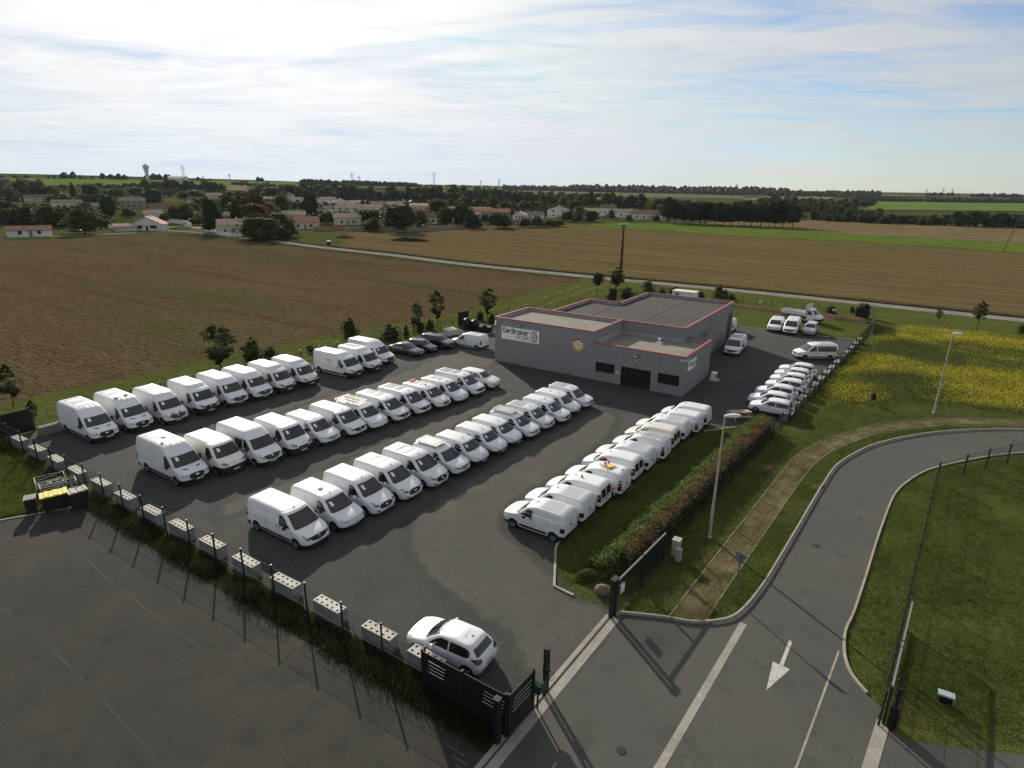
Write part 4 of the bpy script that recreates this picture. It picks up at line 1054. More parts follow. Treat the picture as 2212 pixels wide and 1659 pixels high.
def midvan(key, L, H, style, axles, paint=None, Wd=1.94, win=False, glassrear=False, alloy=False, taill='mid', rackdark=False):
    k = Kit(); pm = paint or M_wpaint
    if style == 'T':      # trafic-like
        fr = [(.2, .08), (.42, .0), (.70, .03), (.86, .10), (.95, .28), (1.03, .55), (1.12, .88), (1.16, .94), (1.78, 1.70), (1.86, 1.84), (1.92, 2.02), (1.96, 2.3), (H, 2.7)]
        gz, ws, se = 1.125, (1.17, 1.77), 2.28
    elif style == 'J':
        fr = [(.2, .08), (.42, .0), (.68, .02), (.84, .09), (.94, .30), (1.02, .60), (1.10, .95), (1.14, 1.01), (1.70, 1.74), (1.78, 1.88), (1.84, 2.05), (1.88, 2.3), (H, 2.7)]
        gz, ws, se = 1.105, (1.15, 1.69), 2.30
    elif style == 'F':
        fr = [(.2, .10), (.42, .0), (.72, .03), (.90, .14), (1.0, .38), (1.09, .68), (1.18, .98), (1.22, 1.04), (1.82, 1.76), (1.90, 1.90), (1.96, 2.1), (1.99, 2.4), (H, 2.8)]
        gz, ws, se = 1.185, (1.23, 1.81), 2.36
    elif style == 'K':    # small car-derived van
        fr = [(.2, .08), (.42, .0), (.68, .02), (.84, .09), (.93, .30), (1.0, .62), (1.07, .96), (1.10, 1.02), (1.60, 1.66), (1.68, 1.82), (1.74, 2.02), (1.78, 2.3), (H, 2.6)]
        gz, ws, se = 1.065, (1.11, 1.59), 2.22
    else:                 # 'O' rounder small van
        fr = [(.2, .08), (.42, .0), (.66, .02), (.80, .08), (.92, .28), (1.02, .58), (1.11, .90), (1.14, .95), (1.60, 1.50), (1.68, 1.68), (1.75, 1.95), (1.79, 2.3), (H, 2.7)]
        gz, ws, se = 1.105, (1.15, 1.59), 2.12
    b = make_body(L, Wd, H, fr, zc=1.05, width=vanw(H))
    k.add('body', b.shell(), pm, smooth=True, sharp=34)
    k.add('windscreen', b.screen(ws[0], ws[1], .10, .13), M_glass)
    k.add('scuttle', b.screen(gz, ws[0], .16, .11, .006, 2), M_black)
    zt = ws[1] - .05
    for sg in (1, -1):
        k.add('side_window', b.side(sideglass(b, 1.06 if style in 'KO' else 1.10, zt, se, lowrise=.08), .009, 4, (sg,)), M_glass)
        if win:
            for a_, c_ in (((se+.14, L-.35),) if win == 1 else ()):
                k.add('side_window', b.side([(a_, 1.16, zt-.06), (a_+.06, 1.11, zt), (c_-.1, 1.11, zt), (c_, 1.18, zt-.07)], .009, 4, (sg,)), M_glass)
    mirror(k, b, lerpt(fr, 1.2) + .62, 1.18 if style not in 'KO' else 1.12, M_black if style not in 'F' else pm)
    seams(k, b, [(se+.06, .42, H-.30), (lerpt(fr, gz)+.34, .45, 1.05)] + ([(se+1.15, .45, H-.32)] if L > 4.5 else []), [(se+.9, L-.35, .98)])
    handles(k, b, [se-.14, se+.14] if L > 4.5 else [se-.16], .98)
    for sg in (1, -1): k.add('side_moulding', b.side([(axles[0]+.45, .33, .47), (axles[1]-.45, .33, .47)], .018, 1, (sg,)), M_black)
    if style == 'T':
        k.add('front_bumper', b.wrap(.22, .42, .75, .014, 2), M_black)
        k.add('grille', b.frontp([(-.62, .76, .82), (-.42, .60, .83), (0, .55, .85), (.42, .60, .83), (.62, .76, .82)], .016, 3), M_black)
        headlights(k, b, [(.56, .72, .82), (.68, .68, .88), (.80, .72, .94), (.90, .82, .98)], M_headd)
        emblem(k, b, 'diamond', .74, .095); plate(k, b, .0, .46)
    elif style == 'J':
        k.add('front_bumper', b.wrap(.22, .46, .80, .014, 2), M_black)
        headlights(k, b, [(.50, .70, .79), (.64, .69, .83), (.78, .72, .88), (.88, .78, .90)], M_head)
        plate(k, b, 0, .48)
    elif style == 'F':
        k.add('front_bumper', b.wrap(.22, .33, .75, .014, 2), M_black)
        k.add('grille', b.frontp([(-.55, .70, .73), (-.44, .58, .82), (-.2, .54, .86), (.2, .54, .86), (.44, .58, .82), (.55, .70, .73)], .016, 3), M_black)
        headlights(k, b, [(.56, .76, .85), (.68, .74, .92), (.80, .76, .98), (.90, .82, 1.0)], M_headd)
        for sg in (1, -1):
            mb = MB(); b.frontp([(sg*.58, .42, .50), (sg*.70, .41, .53), (sg*.80, .44, .52)], .014, 2, mb)
            if sg < 0: mb.f = [f[::-1] for f in mb.f]
            k.add('fog_light', mb, M_headd)
        emblem(k, b, 'oval', .74, .07); plate(k, b, 0.12, .46)
    elif style == 'K':
        k.add('front_bumper', b.wrap(.22, .44, .75, .014, 2), M_black)
        headlights(k, b, [(.50, .68, .76), (.62, .66, .82), (.74, .70, .87), (.85, .78, .90)], M_headd)
        plate(k, b, 0, .46)
    else:
        k.add('front_bumper', b.wrap(.22, .60, .75, .014, 3), M_black)
        headlights(k, b, [(.48, .66, .80), (.62, .64, .88), (.74, .70, .95), (.84, .80, .98)], M_head)
        emblem(k, b, 'diamond', .80, .085); plate(k, b, 0, .46)
    reardoors(k, b, H, glass=glassrear, light=taill)
    add_wheels(k, b, axles, .33 if style in 'TJF' else .315, alloy)
    aerial(k, b, lerpt(fr, H-.06) + .1, 0, .30)
    k.b = b; k.ws = ws; MODELS[key] = k; return k
def face_k(k, b, kind):
    if kind == 'chevron':
        mb = MB()
        for dz in (0, .06): b.frontp([(-.56, .72+dz, .745+dz), (-.2, .70+dz, .722+dz), (-.09, .71+dz, .732+dz), (0, .76+dz, .782+dz), (.09, .71+dz, .732+dz), (.2, .70+dz, .722+dz), (.56, .72+dz, .745+dz)], .03, 1, mb)
        k.add('badge_bars', mb, M_chrome)
    elif kind == 'mouth':
        k.add('grille', b.frontp([(-.42, .62, .70), (-.36, .57, .76), (0, .54, .79), (.36, .57, .76), (.42, .62, .70)], .016, 3), M_black); emblem(k, b, 'round', .70, .06)
    elif kind == 'wing':
        k.add('grille', b.frontp([(-.50, .66, .76), (0, .56, .79), (.50, .66, .76)], .016, 3), M_black)
        k.add('grille_bar', b.frontp([(-.50, .71, .735), (0, .68, .71), (.50, .71, .735)], .03, 1), M_chrome); emblem(k, b, 'round', .69, .06)
def car(key, L, Wd, H, fr, rear, belt, axles, paint, winspan, zwin, rwin, r=.31, alloy=True, clad=False, head=M_headd, mirm=None, tail=M_tail, tpoly=None, lowg=True, roofp=None, dark=False):
    k = Kit(); ca, cb, bw = corners(belt + .05, H)
    b = Body(L, Wd, fr, rear, carw(H, belt), ca, cb, bw, ra=.30, rb=.34, zb=.18)
    k.add('body', b.shell(), paint, smooth=True, sharp=36)
    k.add('windscreen', b.screen(belt+.06, H-.09, .11, .10), M_glass)
    s_end = winspan
    for sg in (1, -1):
        cols = sideglass(b, belt, zwin, s_end[0], lowrise=.02, margin=.04); k.add('side_window', b.side(cols, .008, 4, (sg,)), M_glass)
        k.add('side_window', b.side([(s_end[0]+.07, belt, zwin), (s_end[1]-.25, belt+.01, zwin-.01), (s_end[1]-.1, belt+.03, zwin-.05), (s_end[1], belt+.08, zwin-.12)], .008, 4, (sg,)), M_glass)
    k.add('rear_window', b.screen(rwin[0], rwin[1], .16, .14, .010, 4, 10, True), M_glass)
    mirror(k, b, lerpt(fr, belt+.06) + .62, belt + .03, mirm or paint)
    seams(k, b, [(s_end[0]+.02, .35, belt), (lerpt(fr, belt)+.42, .38, belt-.05), (s_end[1]-.35, .55, belt)], (), M_seamd if dark else None)
    handles(k, b, [s_end[0]-.2, s_end[1]-.5], belt-.13, paint)
    if clad:
        [k.add('sill_cladding', b.side([(axles[0]+.4, .20, .38), (axles[1]-.4, .20, .38)], .016, 1, (sg,)), M_black) for sg in (1, -1)]; k.add('front_bumper', b.wrap(.20, .40, .62, .014, 2), M_black); k.add('rear_bumper', b.wrap(.20, .42, .55, .014, 2, True), M_black)
    else: k.add('lower_lip', b.wrap(.19, .27, .5, .012, 1), M_black)
    if lowg: k.add('grille', b.frontp([(-.45, .40, .52), (0, .38, .55), (.45, .40, .52)], .014, 2), M_black)
    headlights(k, b, [(.44, .62, .70), (.56, .60, .74), (.68, .63, .78), (.76, .68, .80)], head)
    emblem(k, b, 'round', .64, .05); plate(k, b, 0, .46)
    for sg in (1, -1):
        mb = MB(); w_ = b.w(.85)
        b.frontp([(sg*(w_-.36), .80, .92), (sg*(w_-.24), .78, .95), (sg*(w_-.10), .78, .98), (sg*(w_-.02), .82, .98)], .012, 3, mb, 0, True)
        if sg < 0: mb.f = [f[::-1] for f in mb.f]
        k.add('tail_light', mb, tail)
    plate(k, b, 0, .60, True)
    add_wheels(k, b, axles, r, alloy, 1.14)
    aerial(k, b, L - lerpt(rear, H-.03) - .15, 0, .12, .12)
    k.b = b; MODELS[key] = k; return k

bigvan('A', 5.98, 2.53, 'A', (1.0, 4.75), ribs='rect')
k = bigvan('B2', 5.41, 2.50, 'B', (.95, 4.40)); face_b(k, k.b, 'frame')
k = bigvan('B2c', 5.41, 2.50, 'B', (.95, 4.40)); face_b(k, k.b, 'chevron')
k = bigvan('B2m', 5.41, 2.50, 'B', (.95, 4.40)); face_b(k, k.b, 'mesh')
k = bigvan('B3', 5.99, 2.50, 'B', (.95, 4.98)); face_b(k, k.b, 'frame')
k = bigvan('B1', 4.96, 2.22, 'B', (.95, 3.95)); face_b(k, k.b, 'frame')
k = bigvan('B1c', 4.96, 2.22, 'B', (.95, 3.95), M_cream); face_b(k, k.b, 'chevron')
bigvan('C', 5.55, 2.48, 'C', (.84, 4.52), ribs='grid'); bigvan('Cl', 5.55, 2.48, 'C', (.84, 4.52), ribs='long'); bigvan('Cw', 5.55, 2.48, 'C', (.84, 4.52), ribs='grid', win=True)
k = midvan('T', 5.40, 1.97, 'T', (.93, 4.43)); 
for (a, c) in ((2.75, 3.45), (3.65, 4.9)): ribs_long(k, k.b, a, c, [i*.14 for i in range(-4, 5)], M_wpaint, .045, .028)
paper(k, k.b, -.60, -.42, 1.42, 1.62)
k = midvan('Tw', 5.08, 1.97, 'T', (.93, 4.03), win=1, glassrear=True); ribs_long(k, k.b, 2.8, 4.6, [i*.14 for i in range(-4, 5)], M_wpaint, .045, .028)
for key, face in (('J', 'chevron'), ('Je', 'mouth'), ('Jv', 'wing')):
    k = midvan(key, 4.95, 1.90, 'J', (.88, 4.16), Wd=1.92); face_k(k, k.b, face)
    ribs_rect(k, k.b, [(2.75, 3.6, -.50, .50), (3.8, 4.6, -.50, .50)], M_wpaint); ribs_long(k, k.b, 2.75, 4.6, [-.17, .17], M_wpaint, .045, .028); paper(k, k.b, -.58, -.40, 1.38, 1.58)
k = midvan('F', 4.97, 2.0, 'F', (.98, 3.92), Wd=1.98); ribs_rect(k, k.b, [(2.9, 3.7, -.52, .52), (3.8, 4.65, -.52, .52)], M_wpaint); paper(k, k.b, -.58, -.40, 1.50, 1.72)
for key, face in (('K', 'wing'), ('Kc', 'chevron')):
    k = midvan(key, 4.40, 1.80, 'K', (.90, 3.69), Wd=1.85, taill='high'); face_k(k, k.b, face); paper(k, k.b, -.55, -.38, 1.32, 1.50)
    ribs_long(k, k.b, 2.6, 4.05, [i*.13 for i in range(-4, 5)], M_wpaint, .045, .028)
k = midvan('Kd', 4.38, 1.80, 'O', (.90, 3.63), Wd=1.81); emblem(k, k.b, 'chevrons', .70, .07)
k = midvan('O', 4.28, 1.80, 'O', (.87, 3.57), Wd=1.83, taill='tall'); paper(k, k.b, -.55, -.38, 1.34, 1.50)
midvan('Og', 4.28, 1.80, 'O', (.87, 3.57), Wd=1.83, glassrear=True, taill='mid')
k = midvan('N', 4.42, 1.84, 'K', (.90, 3.56), Wd=1.84, taill='tall'); face_k(k, k.b, 'mouth'); paper(k, k.b, -.55, -.38, 1.32, 1.50)
HB_F = [(.18, .10), (.40, .0), (.60, .02), (.74, .10), (.83, .38), (.91, .80), (.97, 1.02), (1.0, 1.06), (1.34, 1.62), (1.39, 1.76), (1.43, 1.98), (1.455, 2.25), (1.47, 2.5)]
HB_R = [(.18, .12), (.42, .02), (.60, .0), (.80, .05), (.92, .12), (.98, .18), (1.30, .46), (1.37, .52), (1.42, .60), (1.455, .80), (1.47, 1.05)]
car('hatch', 3.99, 1.75, 1.47, HB_F, HB_R, .95, (.83, 3.37), M_wpaint, (2.42, 3.55), 1.33, (1.02, 1.29), clad=True)
car('hatchp', 3.98, 1.74, 1.46, [(z*.995, s) for z, s in HB_F], [(z*.995, s) for z, s in HB_R], .94, (.80, 3.34), M_wpaint, (2.40, 3.5), 1.32, (1.01, 1.28))
car('hatchc', 4.06, 1.73, 1.448, [(z*.985, s*1.02) for z, s in HB_F], [(z*.985, s*1.0) for z, s in HB_R], .93, (.84, 3.43), M_wpaint, (2.42, 3.5), 1.31, (1.0, 1.27), alloy=False, tail=M_taild, head=M_head)
car('hatchd', 4.25, 1.80, 1.47, HB_F, HB_R, .95, (.88, 3.50), M_bpaint, (2.5, 3.75), 1.33, (1.02, 1.29), dark=True)
car('sedan', 4.69, 1.85, 1.44, [(.18, .12), (.38, .0), (.55, .03), (.66, .14), (.76, .50), (.84, .95), (.90, 1.20), (.93, 1.26), (1.30, 1.98), (1.37, 2.18), (1.41, 2.42), (1.43, 2.65), (1.44, 2.85)],
    [(.18, .14), (.42, .03), (.65, .0), (.82, .08), (.92, .16), (.97, .42), (1.10, .78), (1.30, 1.28), (1.38, 1.52), (1.42, 1.75), (1.44, 1.95)], .90, (.86, 3.74), M_dgrey, (2.65, 3.75), 1.29, (1.0, 1.27), r=.335, dark=True, lowg=False)
SF = [(.20, .10), (.45, .0), (.72, .02), (.88, .10), (.98, .40), (1.06, .85), (1.12, 1.10), (1.15, 1.15), (1.50, 1.72), (1.56, 1.88), (1.60, 2.1), (1.63, 2.4), (1.65, 2.7)]
SR_ = [(.20, .12), (.48, .02), (.70, .0), (.95, .05), (1.08, .14), (1.14, .2), (1.50, .42), (1.56, .50), (1.60, .62), (1.63, .85), (1.65, 1.1)]
car('suv', 4.64, 1.84, 1.65, SF, SR_, 1.10, (.92, 3.76), M_wpaint, (2.62, 4.0), 1.49, (1.18, 1.46), r=.345, clad=True)
car('suvd', 4.85, 1.94, 1.67, [(z*1.012, s) for z, s in SF], [(z*1.012, s) for z, s in SR_], 1.10, (.95, 3.85), M_bpaint, (2.7, 4.2), 1.50, (1.20, 1.46), r=.37, dark=True)
car('mpv', 4.08, 1.73, 1.62, [(.20, .08), (.45, .0), (.70, .02), (.85, .10), (.95, .38), (1.02, .68), (1.08, .88), (1.11, .92), (1.48, 1.36), (1.54, 1.5), (1.58, 1.7), (1.61, 2.0), (1.62, 2.3)],
    [(.20, .08), (.48, .01), (.70, .0), (.95, .03), (1.08, .06), (1.14, .09), (1.48, .20), (1.54, .26), (1.58, .36), (1.61, .6), (1.62, .9)], 1.05, (.78, 3.32), M_silver, (2.3, 3.6), 1.46, (1.12, 1.44), r=.31)
# ------------------------------------------------------------------ accessories shared by several vehicles
def rack_mesh(b, s0, s1, hw, n, m_, solid=False):
    mb = MB(); z = b.H + .13
    for sg in (1, -1):
        mb.tube([(b.X(s0), sg*hw, z), (b.X(s1), sg*hw, z)], .02, 6); mb.tube([(b.X(s0), sg*hw, z+.12), (b.X(s1), sg*hw, z+.12)], .016, 6)
        for i in range(5):
            s = s0 + (s1-s0)*i/4; mb.tube([(b.X(s), sg*hw, b.H-.12), (b.X(s), sg*hw, z+.12)], .014, 5)
    for i in range(n):
        s = s0 + (s1-s0)*i/(n-1); w_ = .055 if solid else .03
        mb.box((b.X(s)-w_, -hw, z-.012), (b.X(s)+w_, hw, z+.012))
    for s in (s0, s1): mb.tube([(b.X(s), -hw, z+.12), (b.X(s), hw, z+.12)], .016, 6)
    return mb.mesh('roof_rack', m_)
def beacon_mesh(m_): return MB().lathe([(.0, .15), (.05, .145), (.075, .11), (.08, .03), (.09, .0)], 12).mesh('beacon', m_, True, 50)
def vent_mesh(m_): return MB().lathe([(.0, .10), (.15, .09), (.17, .06), (.13, .05), (.13, .0)], 16).mesh('roof_vent', m_, True, 40)
def on_roof(b, s, y): return (b.X(s), y, b.roof_z(s, y) - .01)
def stripes(b, cells, z0, z1, rear=False, off=.014):
    "red and white hazard panels on the nose or tail"
    mb = MB(); mb_r = MB()
    for i, (y0, y1) in enumerate(cells):
        n = 4; w = (y1-y0)/n
        for j in range(n):
            a = y0 + w*j; tgt = 1 if j % 2 == 0 else 0
            q = [(a, z0), (a+w, z0), (a+w+w*.6, z1), (a+w*.6, z1)]
            fn = b.rear_s if rear else b.front_s
            v = [(b.X(fn(y, z, off)), y, z) for y, z in q]; mb.add(v, [(0, 1, 2, 3)] if not rear else [(3, 2, 1, 0)], tgt)
    return mb.mesh('hazard_stripes', [M_wpaint, M_redst])
def side_stripes(b, s0, z0, n, sg):
    mb = MB()
    for j in range(n):
        a = s0 + j*.26
        q = [(a, z0), (a+.15, z0), (a+.22, z0+.13), (a+.07, z0+.13)]; v = [(b.X(s), sg*b.side_y(s, z, .012), z) for s, z in q]
        mb.add(v, [(0, 1, 2, 3), (3, 2, 1, 0)])
    return mb.mesh('hazard_stripes', M_redst)
Mb = {k_: v.b for k_, v in MODELS.items()}
VHEAD = AX
def park(model, u, v, label, group, nose=True, yaw=0.0, name='delivery_van', cat='van', extra=None, swap=None, skip=(), rev=False):
    """u, v = plate position (nose when facing +u, tail when rev) in site coordinates"""
    b = Mb[model]; h = AX + R(yaw) + (math.pi if rev else 0)
    d = Vector((math.cos(h), math.sin(h), 0)); p = U(u, v) + (d * (b.L/2) if rev else -d * (b.L/2))
    if not label: raise ValueError
    return MODELS[model].place(name, p, h, label, cat, group, extra, swap, skip)
O3 = (0, 0, 0)
g1 = 'vans along the ploughed field'; g2 = 'vans of the middle row'; g3 = 'vans of the front row'; g4 = 'small vans backed against the grass strip'; g5 = 'white hatchbacks by the side fence'
NP = ('price_sheet',)
# back row
park('A', -33.9, -37.7, 'high-roofed white van at the very left end of the back row', g1, yaw=.3)
park('A', -33.8, -35.0, 'high-roofed white van with dark roof vents, second in the back row', g1, extra=[('roof_vent', vent_mesh(M_black), on_roof(Mb['A'], 2.9, .35), O3), ('roof_vent', vent_mesh(M_black), on_roof(Mb['A'], 2.75, -.5), O3)])
park('C', -33.1, -32.4, 'high-roofed white van with red and white stripes over its grille', g1, extra=[('hazard_stripes', stripes(Mb['C'], [(-.62, .62)], .98, 1.06), O3, O3), ('hazard_stripes', side_stripes(Mb['C'], 1.0, .92, 2, -1), O3, O3)])
park('B2m', -33.0, -29.5, 'high-roofed white van with plain black mouth and ribbed roof, fourth in the back row', g1, yaw=-.4)
park('C', -32.8, -26.75, 'high-roofed white van with barred grille, fifth from the left in the back row', g1)
park('Cl', -32.5, -24.3, 'high-roofed white van with large pale headlights, sixth in the back row', g1, yaw=.3)
park('B2', -32.3, -21.7, 'high-roofed white van with framed grille, seventh in the back row', g1)
park('B2c', -32.0, -19.15, 'high-roofed white van with a double chrome bar, last before the gap in the back row', g1, yaw=-.3)
M_logo = mat('faded_red_lettering', (.62, .16, .14), .5)
def side_word(b):
    mb = MB(); pl_ = lambda x, y: (b.X(2.95 - x), -b.side_y(2.95 - x, 1.55 + y, .012), 1.55 + y)
    word(mb, 'Uor', -.75, 0, .28, .22, .10, .05, lambda x, y: pl_(x, y)); return mb.mesh('side_lettering', M_logo)
park('B3', -30.5, -14.3, 'long high-roofed white van with faded red lettering on its flank', g1, yaw=1.5, skip=NP, extra=[('side_lettering', side_word(Mb['B3']), O3, O3)])
park('B2', -30.3, -11.65, 'high-roofed white van between the lettered long van and the blue-grilled one', g1, yaw=1.0, skip=NP)
park('A', -31.3, -8.6, 'high-roofed white van at the right end of the back row, next to the black cars', g1, yaw=1.5)
park('sedan', -30.8, -3.85, 'dark grey fastback saloon parked next to the last high van', 'dark cars by the field', name='saloon_car', cat='car', yaw=2)
park('hatchd', -30.6, -1.6, 'black hatchback between the dark grey saloon and the black off-roader', 'dark cars by the field', name='hatchback_car', cat='car', yaw=1)
park('suvd', -29.9, .95, 'large black off-road car beside the white van seen from behind', 'dark cars by the field', name='off_road_car', cat='car', yaw=2)
park('Je', -26.5, 3.4, 'white van showing its tail beside the black off-road car', g1, rev=True, yaw=2, skip=NP)
# middle row
park('A', -21.3, -37.8, 'high-roofed white van with round white roof fan, left end of the middle row', g2, extra=[('roof_fan', vent_mesh(M_wpaint), on_roof(Mb['A'], 3.9, .1), O3), ('roof_vent', MB().box((-.09, -.05, 0), (.09, .05, .09)).mesh('roof_vent', M_black), on_roof(Mb['A'], 2.95, -.55), O3)])
park('B1c', -20.6, -35.35, 'low-roofed cream-white van with a double chrome bar', g2, yaw=.4)
park('Cw', -19.65, -33.0, 'high-roofed white crew van with a dark side window behind the door', g2, skip=NP, extra=[('roof_vent', MB().box((-.1, -.05, 0), (.1, .05, .06)).mesh('roof_vent', M_black), on_roof(Mb['Cw'], 3.4, .1), O3)])
park('B1', -19.35, -30.5, 'low-roofed white van with ribbed roof and framed grille in the middle row', g2, yaw=-.4)
park('Jv', -18.95, -27.95, 'low white van with a winged chrome grille bar, fifth in the middle row', g2, yaw=.4)
park('T', -18.5, -25.5, 'white van with a diamond badge just left of the racked van in the middle row', g2)
park('J', -18.05, -23.5, 'white van carrying a wide roof rack laid with planks', g2, extra=[('roof_rack', rack_mesh(Mb['J'], 2.5, 4.75, .82, 8, M_alu), O3, O3), ('rack_planks', MB().box((-2.1, .05, 2.045), (-.4, .30, 2.08)).box((-1.5, -.45, 2.045), (-.1, -.22, 2.08)).mesh('rack_planks', M_wood), O3, O3)])
park('T', -17.7, -21.05, 'white van with a diamond badge just right of the racked van in the middle row', g2, yaw=.3)
park('T', -17.35, -18.65, 'white van with a diamond badge next to the one with the striped bonnet', g2)
park('Je', -16.85, -16.4, 'white van with a red striped bonnet and an orange light on its roof', g2, extra=[('hazard_stripes', stripes(Mb['Je'], [(-.50, .50)], .86, .97), O3, O3), ('beacon', beacon_mesh(M_orange), on_roof(Mb['Je'], 2.5, 0), O3), ('light_bar', MB().box((-.12, -.30, 0), (.12, .30, .14)).mesh('light_bar', M_orange), on_roof(Mb['Je'], 4.3, .2), O3), ('hazard_stripes', side_stripes(Mb['Je'], .95, .85, 2, -1), O3, O3)])
park('J', -16.5, -14.1, 'white van with small brown roof button, right of the one with striped bonnet', g2, extra=[('roof_button', MB().lathe([(0, .05), (.08, .045), (.10, 0)], 10).mesh('roof_button', mat('brown_plastic', (.25, .13, .07), .5)), on_roof(Mb['J'], 3.0, 0), O3)])
park('T', -16.4, -11.5, 'white van with a diamond badge nearest the white off-road car', g2, yaw=.5)
park('suv', -16.3, -8.8, 'white off-road car at the right end of the middle row near the depot', g2, name='off_road_car', cat='car', yaw=1)
# front row
park('T', -8.45, -38.25, 'long white van at the near end of the front row, closest to the block fence', g3, skip=NP, yaw=.4)
park('J', -8.15, -35.8, 'white van with a black roof cap and chrome bars, second in the front row', g3, extra=[('roof_vent', vent_mesh(M_black), on_roof(Mb['J'], 2.9, -.1), O3)])
park('F', -7.9, -33.4, 'white van with white mirrors and black oval-badged grille, leftmost of three alike', g3)
park('F', -7.65, -31.0, 'white van with body-coloured mirrors and black oval-badged grille, middle of three alike', g3, yaw=.3)
park('F', -7.35, -28.6, 'white van with body-coloured mirrors and black oval-badged grille, rightmost of three alike', g3)
park('K', -7.15, -26.3, 'small white van with a slatted roof rack, the nearer of two so fitted', g3, skip=NP, extra=[('roof_rack', rack_mesh(Mb['K'], 2.2, 4.05, .66, 14, M_alu, True), O3, O3)])
park('O', -6.95, -24.2, 'small rounded white van with large pale headlights, leftmost of three alike', g3)
park('O', -6.8, -21.9, 'small rounded white van with two little grilles on its flank', g3, extra=[('side_grille', Mb['O'].side([(2.6, 1.28, 1.42), (2.7, 1.28, 1.42)], .012, 1).mesh('side_grille', M_black), O3, O3), ('side_grille', Mb['O'].side([(2.75, 1.28, 1.42), (2.85, 1.28, 1.42)], .012, 1).mesh('side_grille', M_black), O3, O3)])
park('O', -6.75, -19.8, 'small rounded white van with large pale headlights, rightmost of three alike', g3)
park('K', -6.4, -17.6, 'small white van with a slatted roof rack, the farther of two so fitted', g3, extra=[('roof_rack', rack_mesh(Mb['K'], 2.2, 4.05, .66, 14, M_alu, True), O3, O3)])
park('K', -6.3, -15.3, 'small white van between the farther racked one and the red-striped one', g3, yaw=.3)
park('N', -5.9, -13.1, 'small white van with red stripes on its bonnet and wing', g3, extra=[('hazard_stripes', stripes(Mb['N'], [(-.45, .45)], .86, .95), O3, O3), ('hazard_stripes', side_stripes(Mb['N'], .85, .86, 2, -1), O3, O3)])
park('Kd', -6.05, -10.8, 'small white van with round roof button, second from the front row far end', g3, skip=NP, extra=[('roof_button', MB().lathe([(0, .06), (.1, .05), (.12, 0)], 10).mesh('roof_button', M_alu), on_roof(Mb['Kd'], 3.0, 0), O3)])
park('K', -5.9, -8.5, 'small white van at the far end of the front row, half in the depot shadow', g3, skip=NP)
# row seen from behind
SW = {'tail_light': M_taild}
park('Kc', 3.0, -29.4, 'small white van nearest the gate, seen from behind with its flank in full view', g4, rev=True, skip=NP, swap=SW)
park('K', 3.1, -27.15, 'small white van second from the gate in the row seen from behind', g4, rev=True, skip=NP, swap=SW)
park('Og', 3.2, -24.9, 'small white van with one red beacon, glazed tail doors and dark striping', g4, rev=True, skip=NP, extra=[('beacon', beacon_mesh(M_redl), on_roof(Mb['Og'], 2.5, .1), O3), ('hazard_stripes', stripes(Mb['Og'], [(-.75, .0), (0.05, .75)], .78, .90, True, .018), O3, O3), ('hazard_stripes', side_stripes(Mb['Og'], 3.5, .80, 1, 1), O3, O3)])
def folded_sign():
    mb = MB().add([(-.34, -.36, .06), (.34, -.30, .06), (.0, .36, .10), (-.34, -.36, .09), (.34, -.30, .09), (.0, .36, .13)], [(3, 4, 5), (2, 1, 0), (0, 1, 4, 3), (1, 2, 5, 4), (2, 0, 3, 5)])
    return mb.mesh('warning_triangle', mat('sign_yellow', (.70, .48, .04), .5))
def sign_frame(): 
    mb = MB().tube([(-.5, .30, .03), (.55, .10, .10)], .035, 6).tube([(-.2, .5, .05), (.5, -.35, .10)], .03, 6); return mb.mesh('sign_frame', mat('sign_bracket', (.30, .22, .14), .6))
bN = Mb['N']
park('N', 3.6, -22.6, 'small white van with a folded yellow warning triangle and two red lamps on its roof', g4, rev=True, skip=NP, extra=[('sign_frame', sign_frame(), on_roof(bN, 3.0, .1), O3), ('warning_triangle', folded_sign(), on_roof(bN, 3.2, .1), O3), ('beacon', beacon_mesh(M_redl), (bN.X(2.75), -.1, bN.H+.04), O3), ('beacon', beacon_mesh(M_redl), (bN.X(2.85), -.4, bN.H+.04), O3), ('hazard_stripes', stripes(bN, [(-.72, .0), (.05, .72)], .62, .74, True, .018), O3, O3), ('hazard_stripes', side_stripes(bN, 3.5, .72, 2, 1), O3, O3), ('brake_light', MB().box((-.03, -.12, -.02), (.03, .12, .05)).mesh('brake_light', M_tail), on_roof(bN, 4.05, 0), O3)])
park('Og', 3.5, -20.1, 'small white van with glazed tail doors just beyond the yellow triangle one', g4, rev=True, skip=NP, extra=[('hazard_stripes', side_stripes(Mb['Og'], 3.5, .80, 1, 1), O3, O3)])
park('K', 3.7, -18.05, 'small white van with ribbed roof, sixth from the gate in the row seen from behind', g4, rev=True, skip=NP, swap=SW)
park('N', 4.0, -15.6, 'small white van with a roof rack in the row seen from behind', g4, rev=True, skip=NP, swap=SW, extra=[('roof_rack', rack_mesh(bN, 2.1, 4.0, .62, 9, M_alu), O3, O3)])
park('Og', 3.9, -13.2, 'small greyish white van with dark rear glass beyond the racked one', g4, rev=True, skip=NP, swap={'body': M_dirty, 'tail_light': M_taild})
park('K', 4.05, -11.0, 'small white van with striped tail, third from the far end, seen from behind', g4, rev=True, skip=NP, swap=SW, extra=[('hazard_stripes', stripes(Mb['K'], [(-.76, .0), (.05, .76)], .56, .68, True, .018), O3, O3), ('hazard_stripes', side_stripes(Mb['K'], 3.7, .60, 2, 1), O3, O3)])
park('O', 4.5, -8.9, 'small white van second from the far end of the row seen from behind', g4, rev=True, skip=NP)
park('O', 4.6, -6.75, 'small white van nearest the picnic table in the row seen from behind', g4, rev=True, skip=NP)
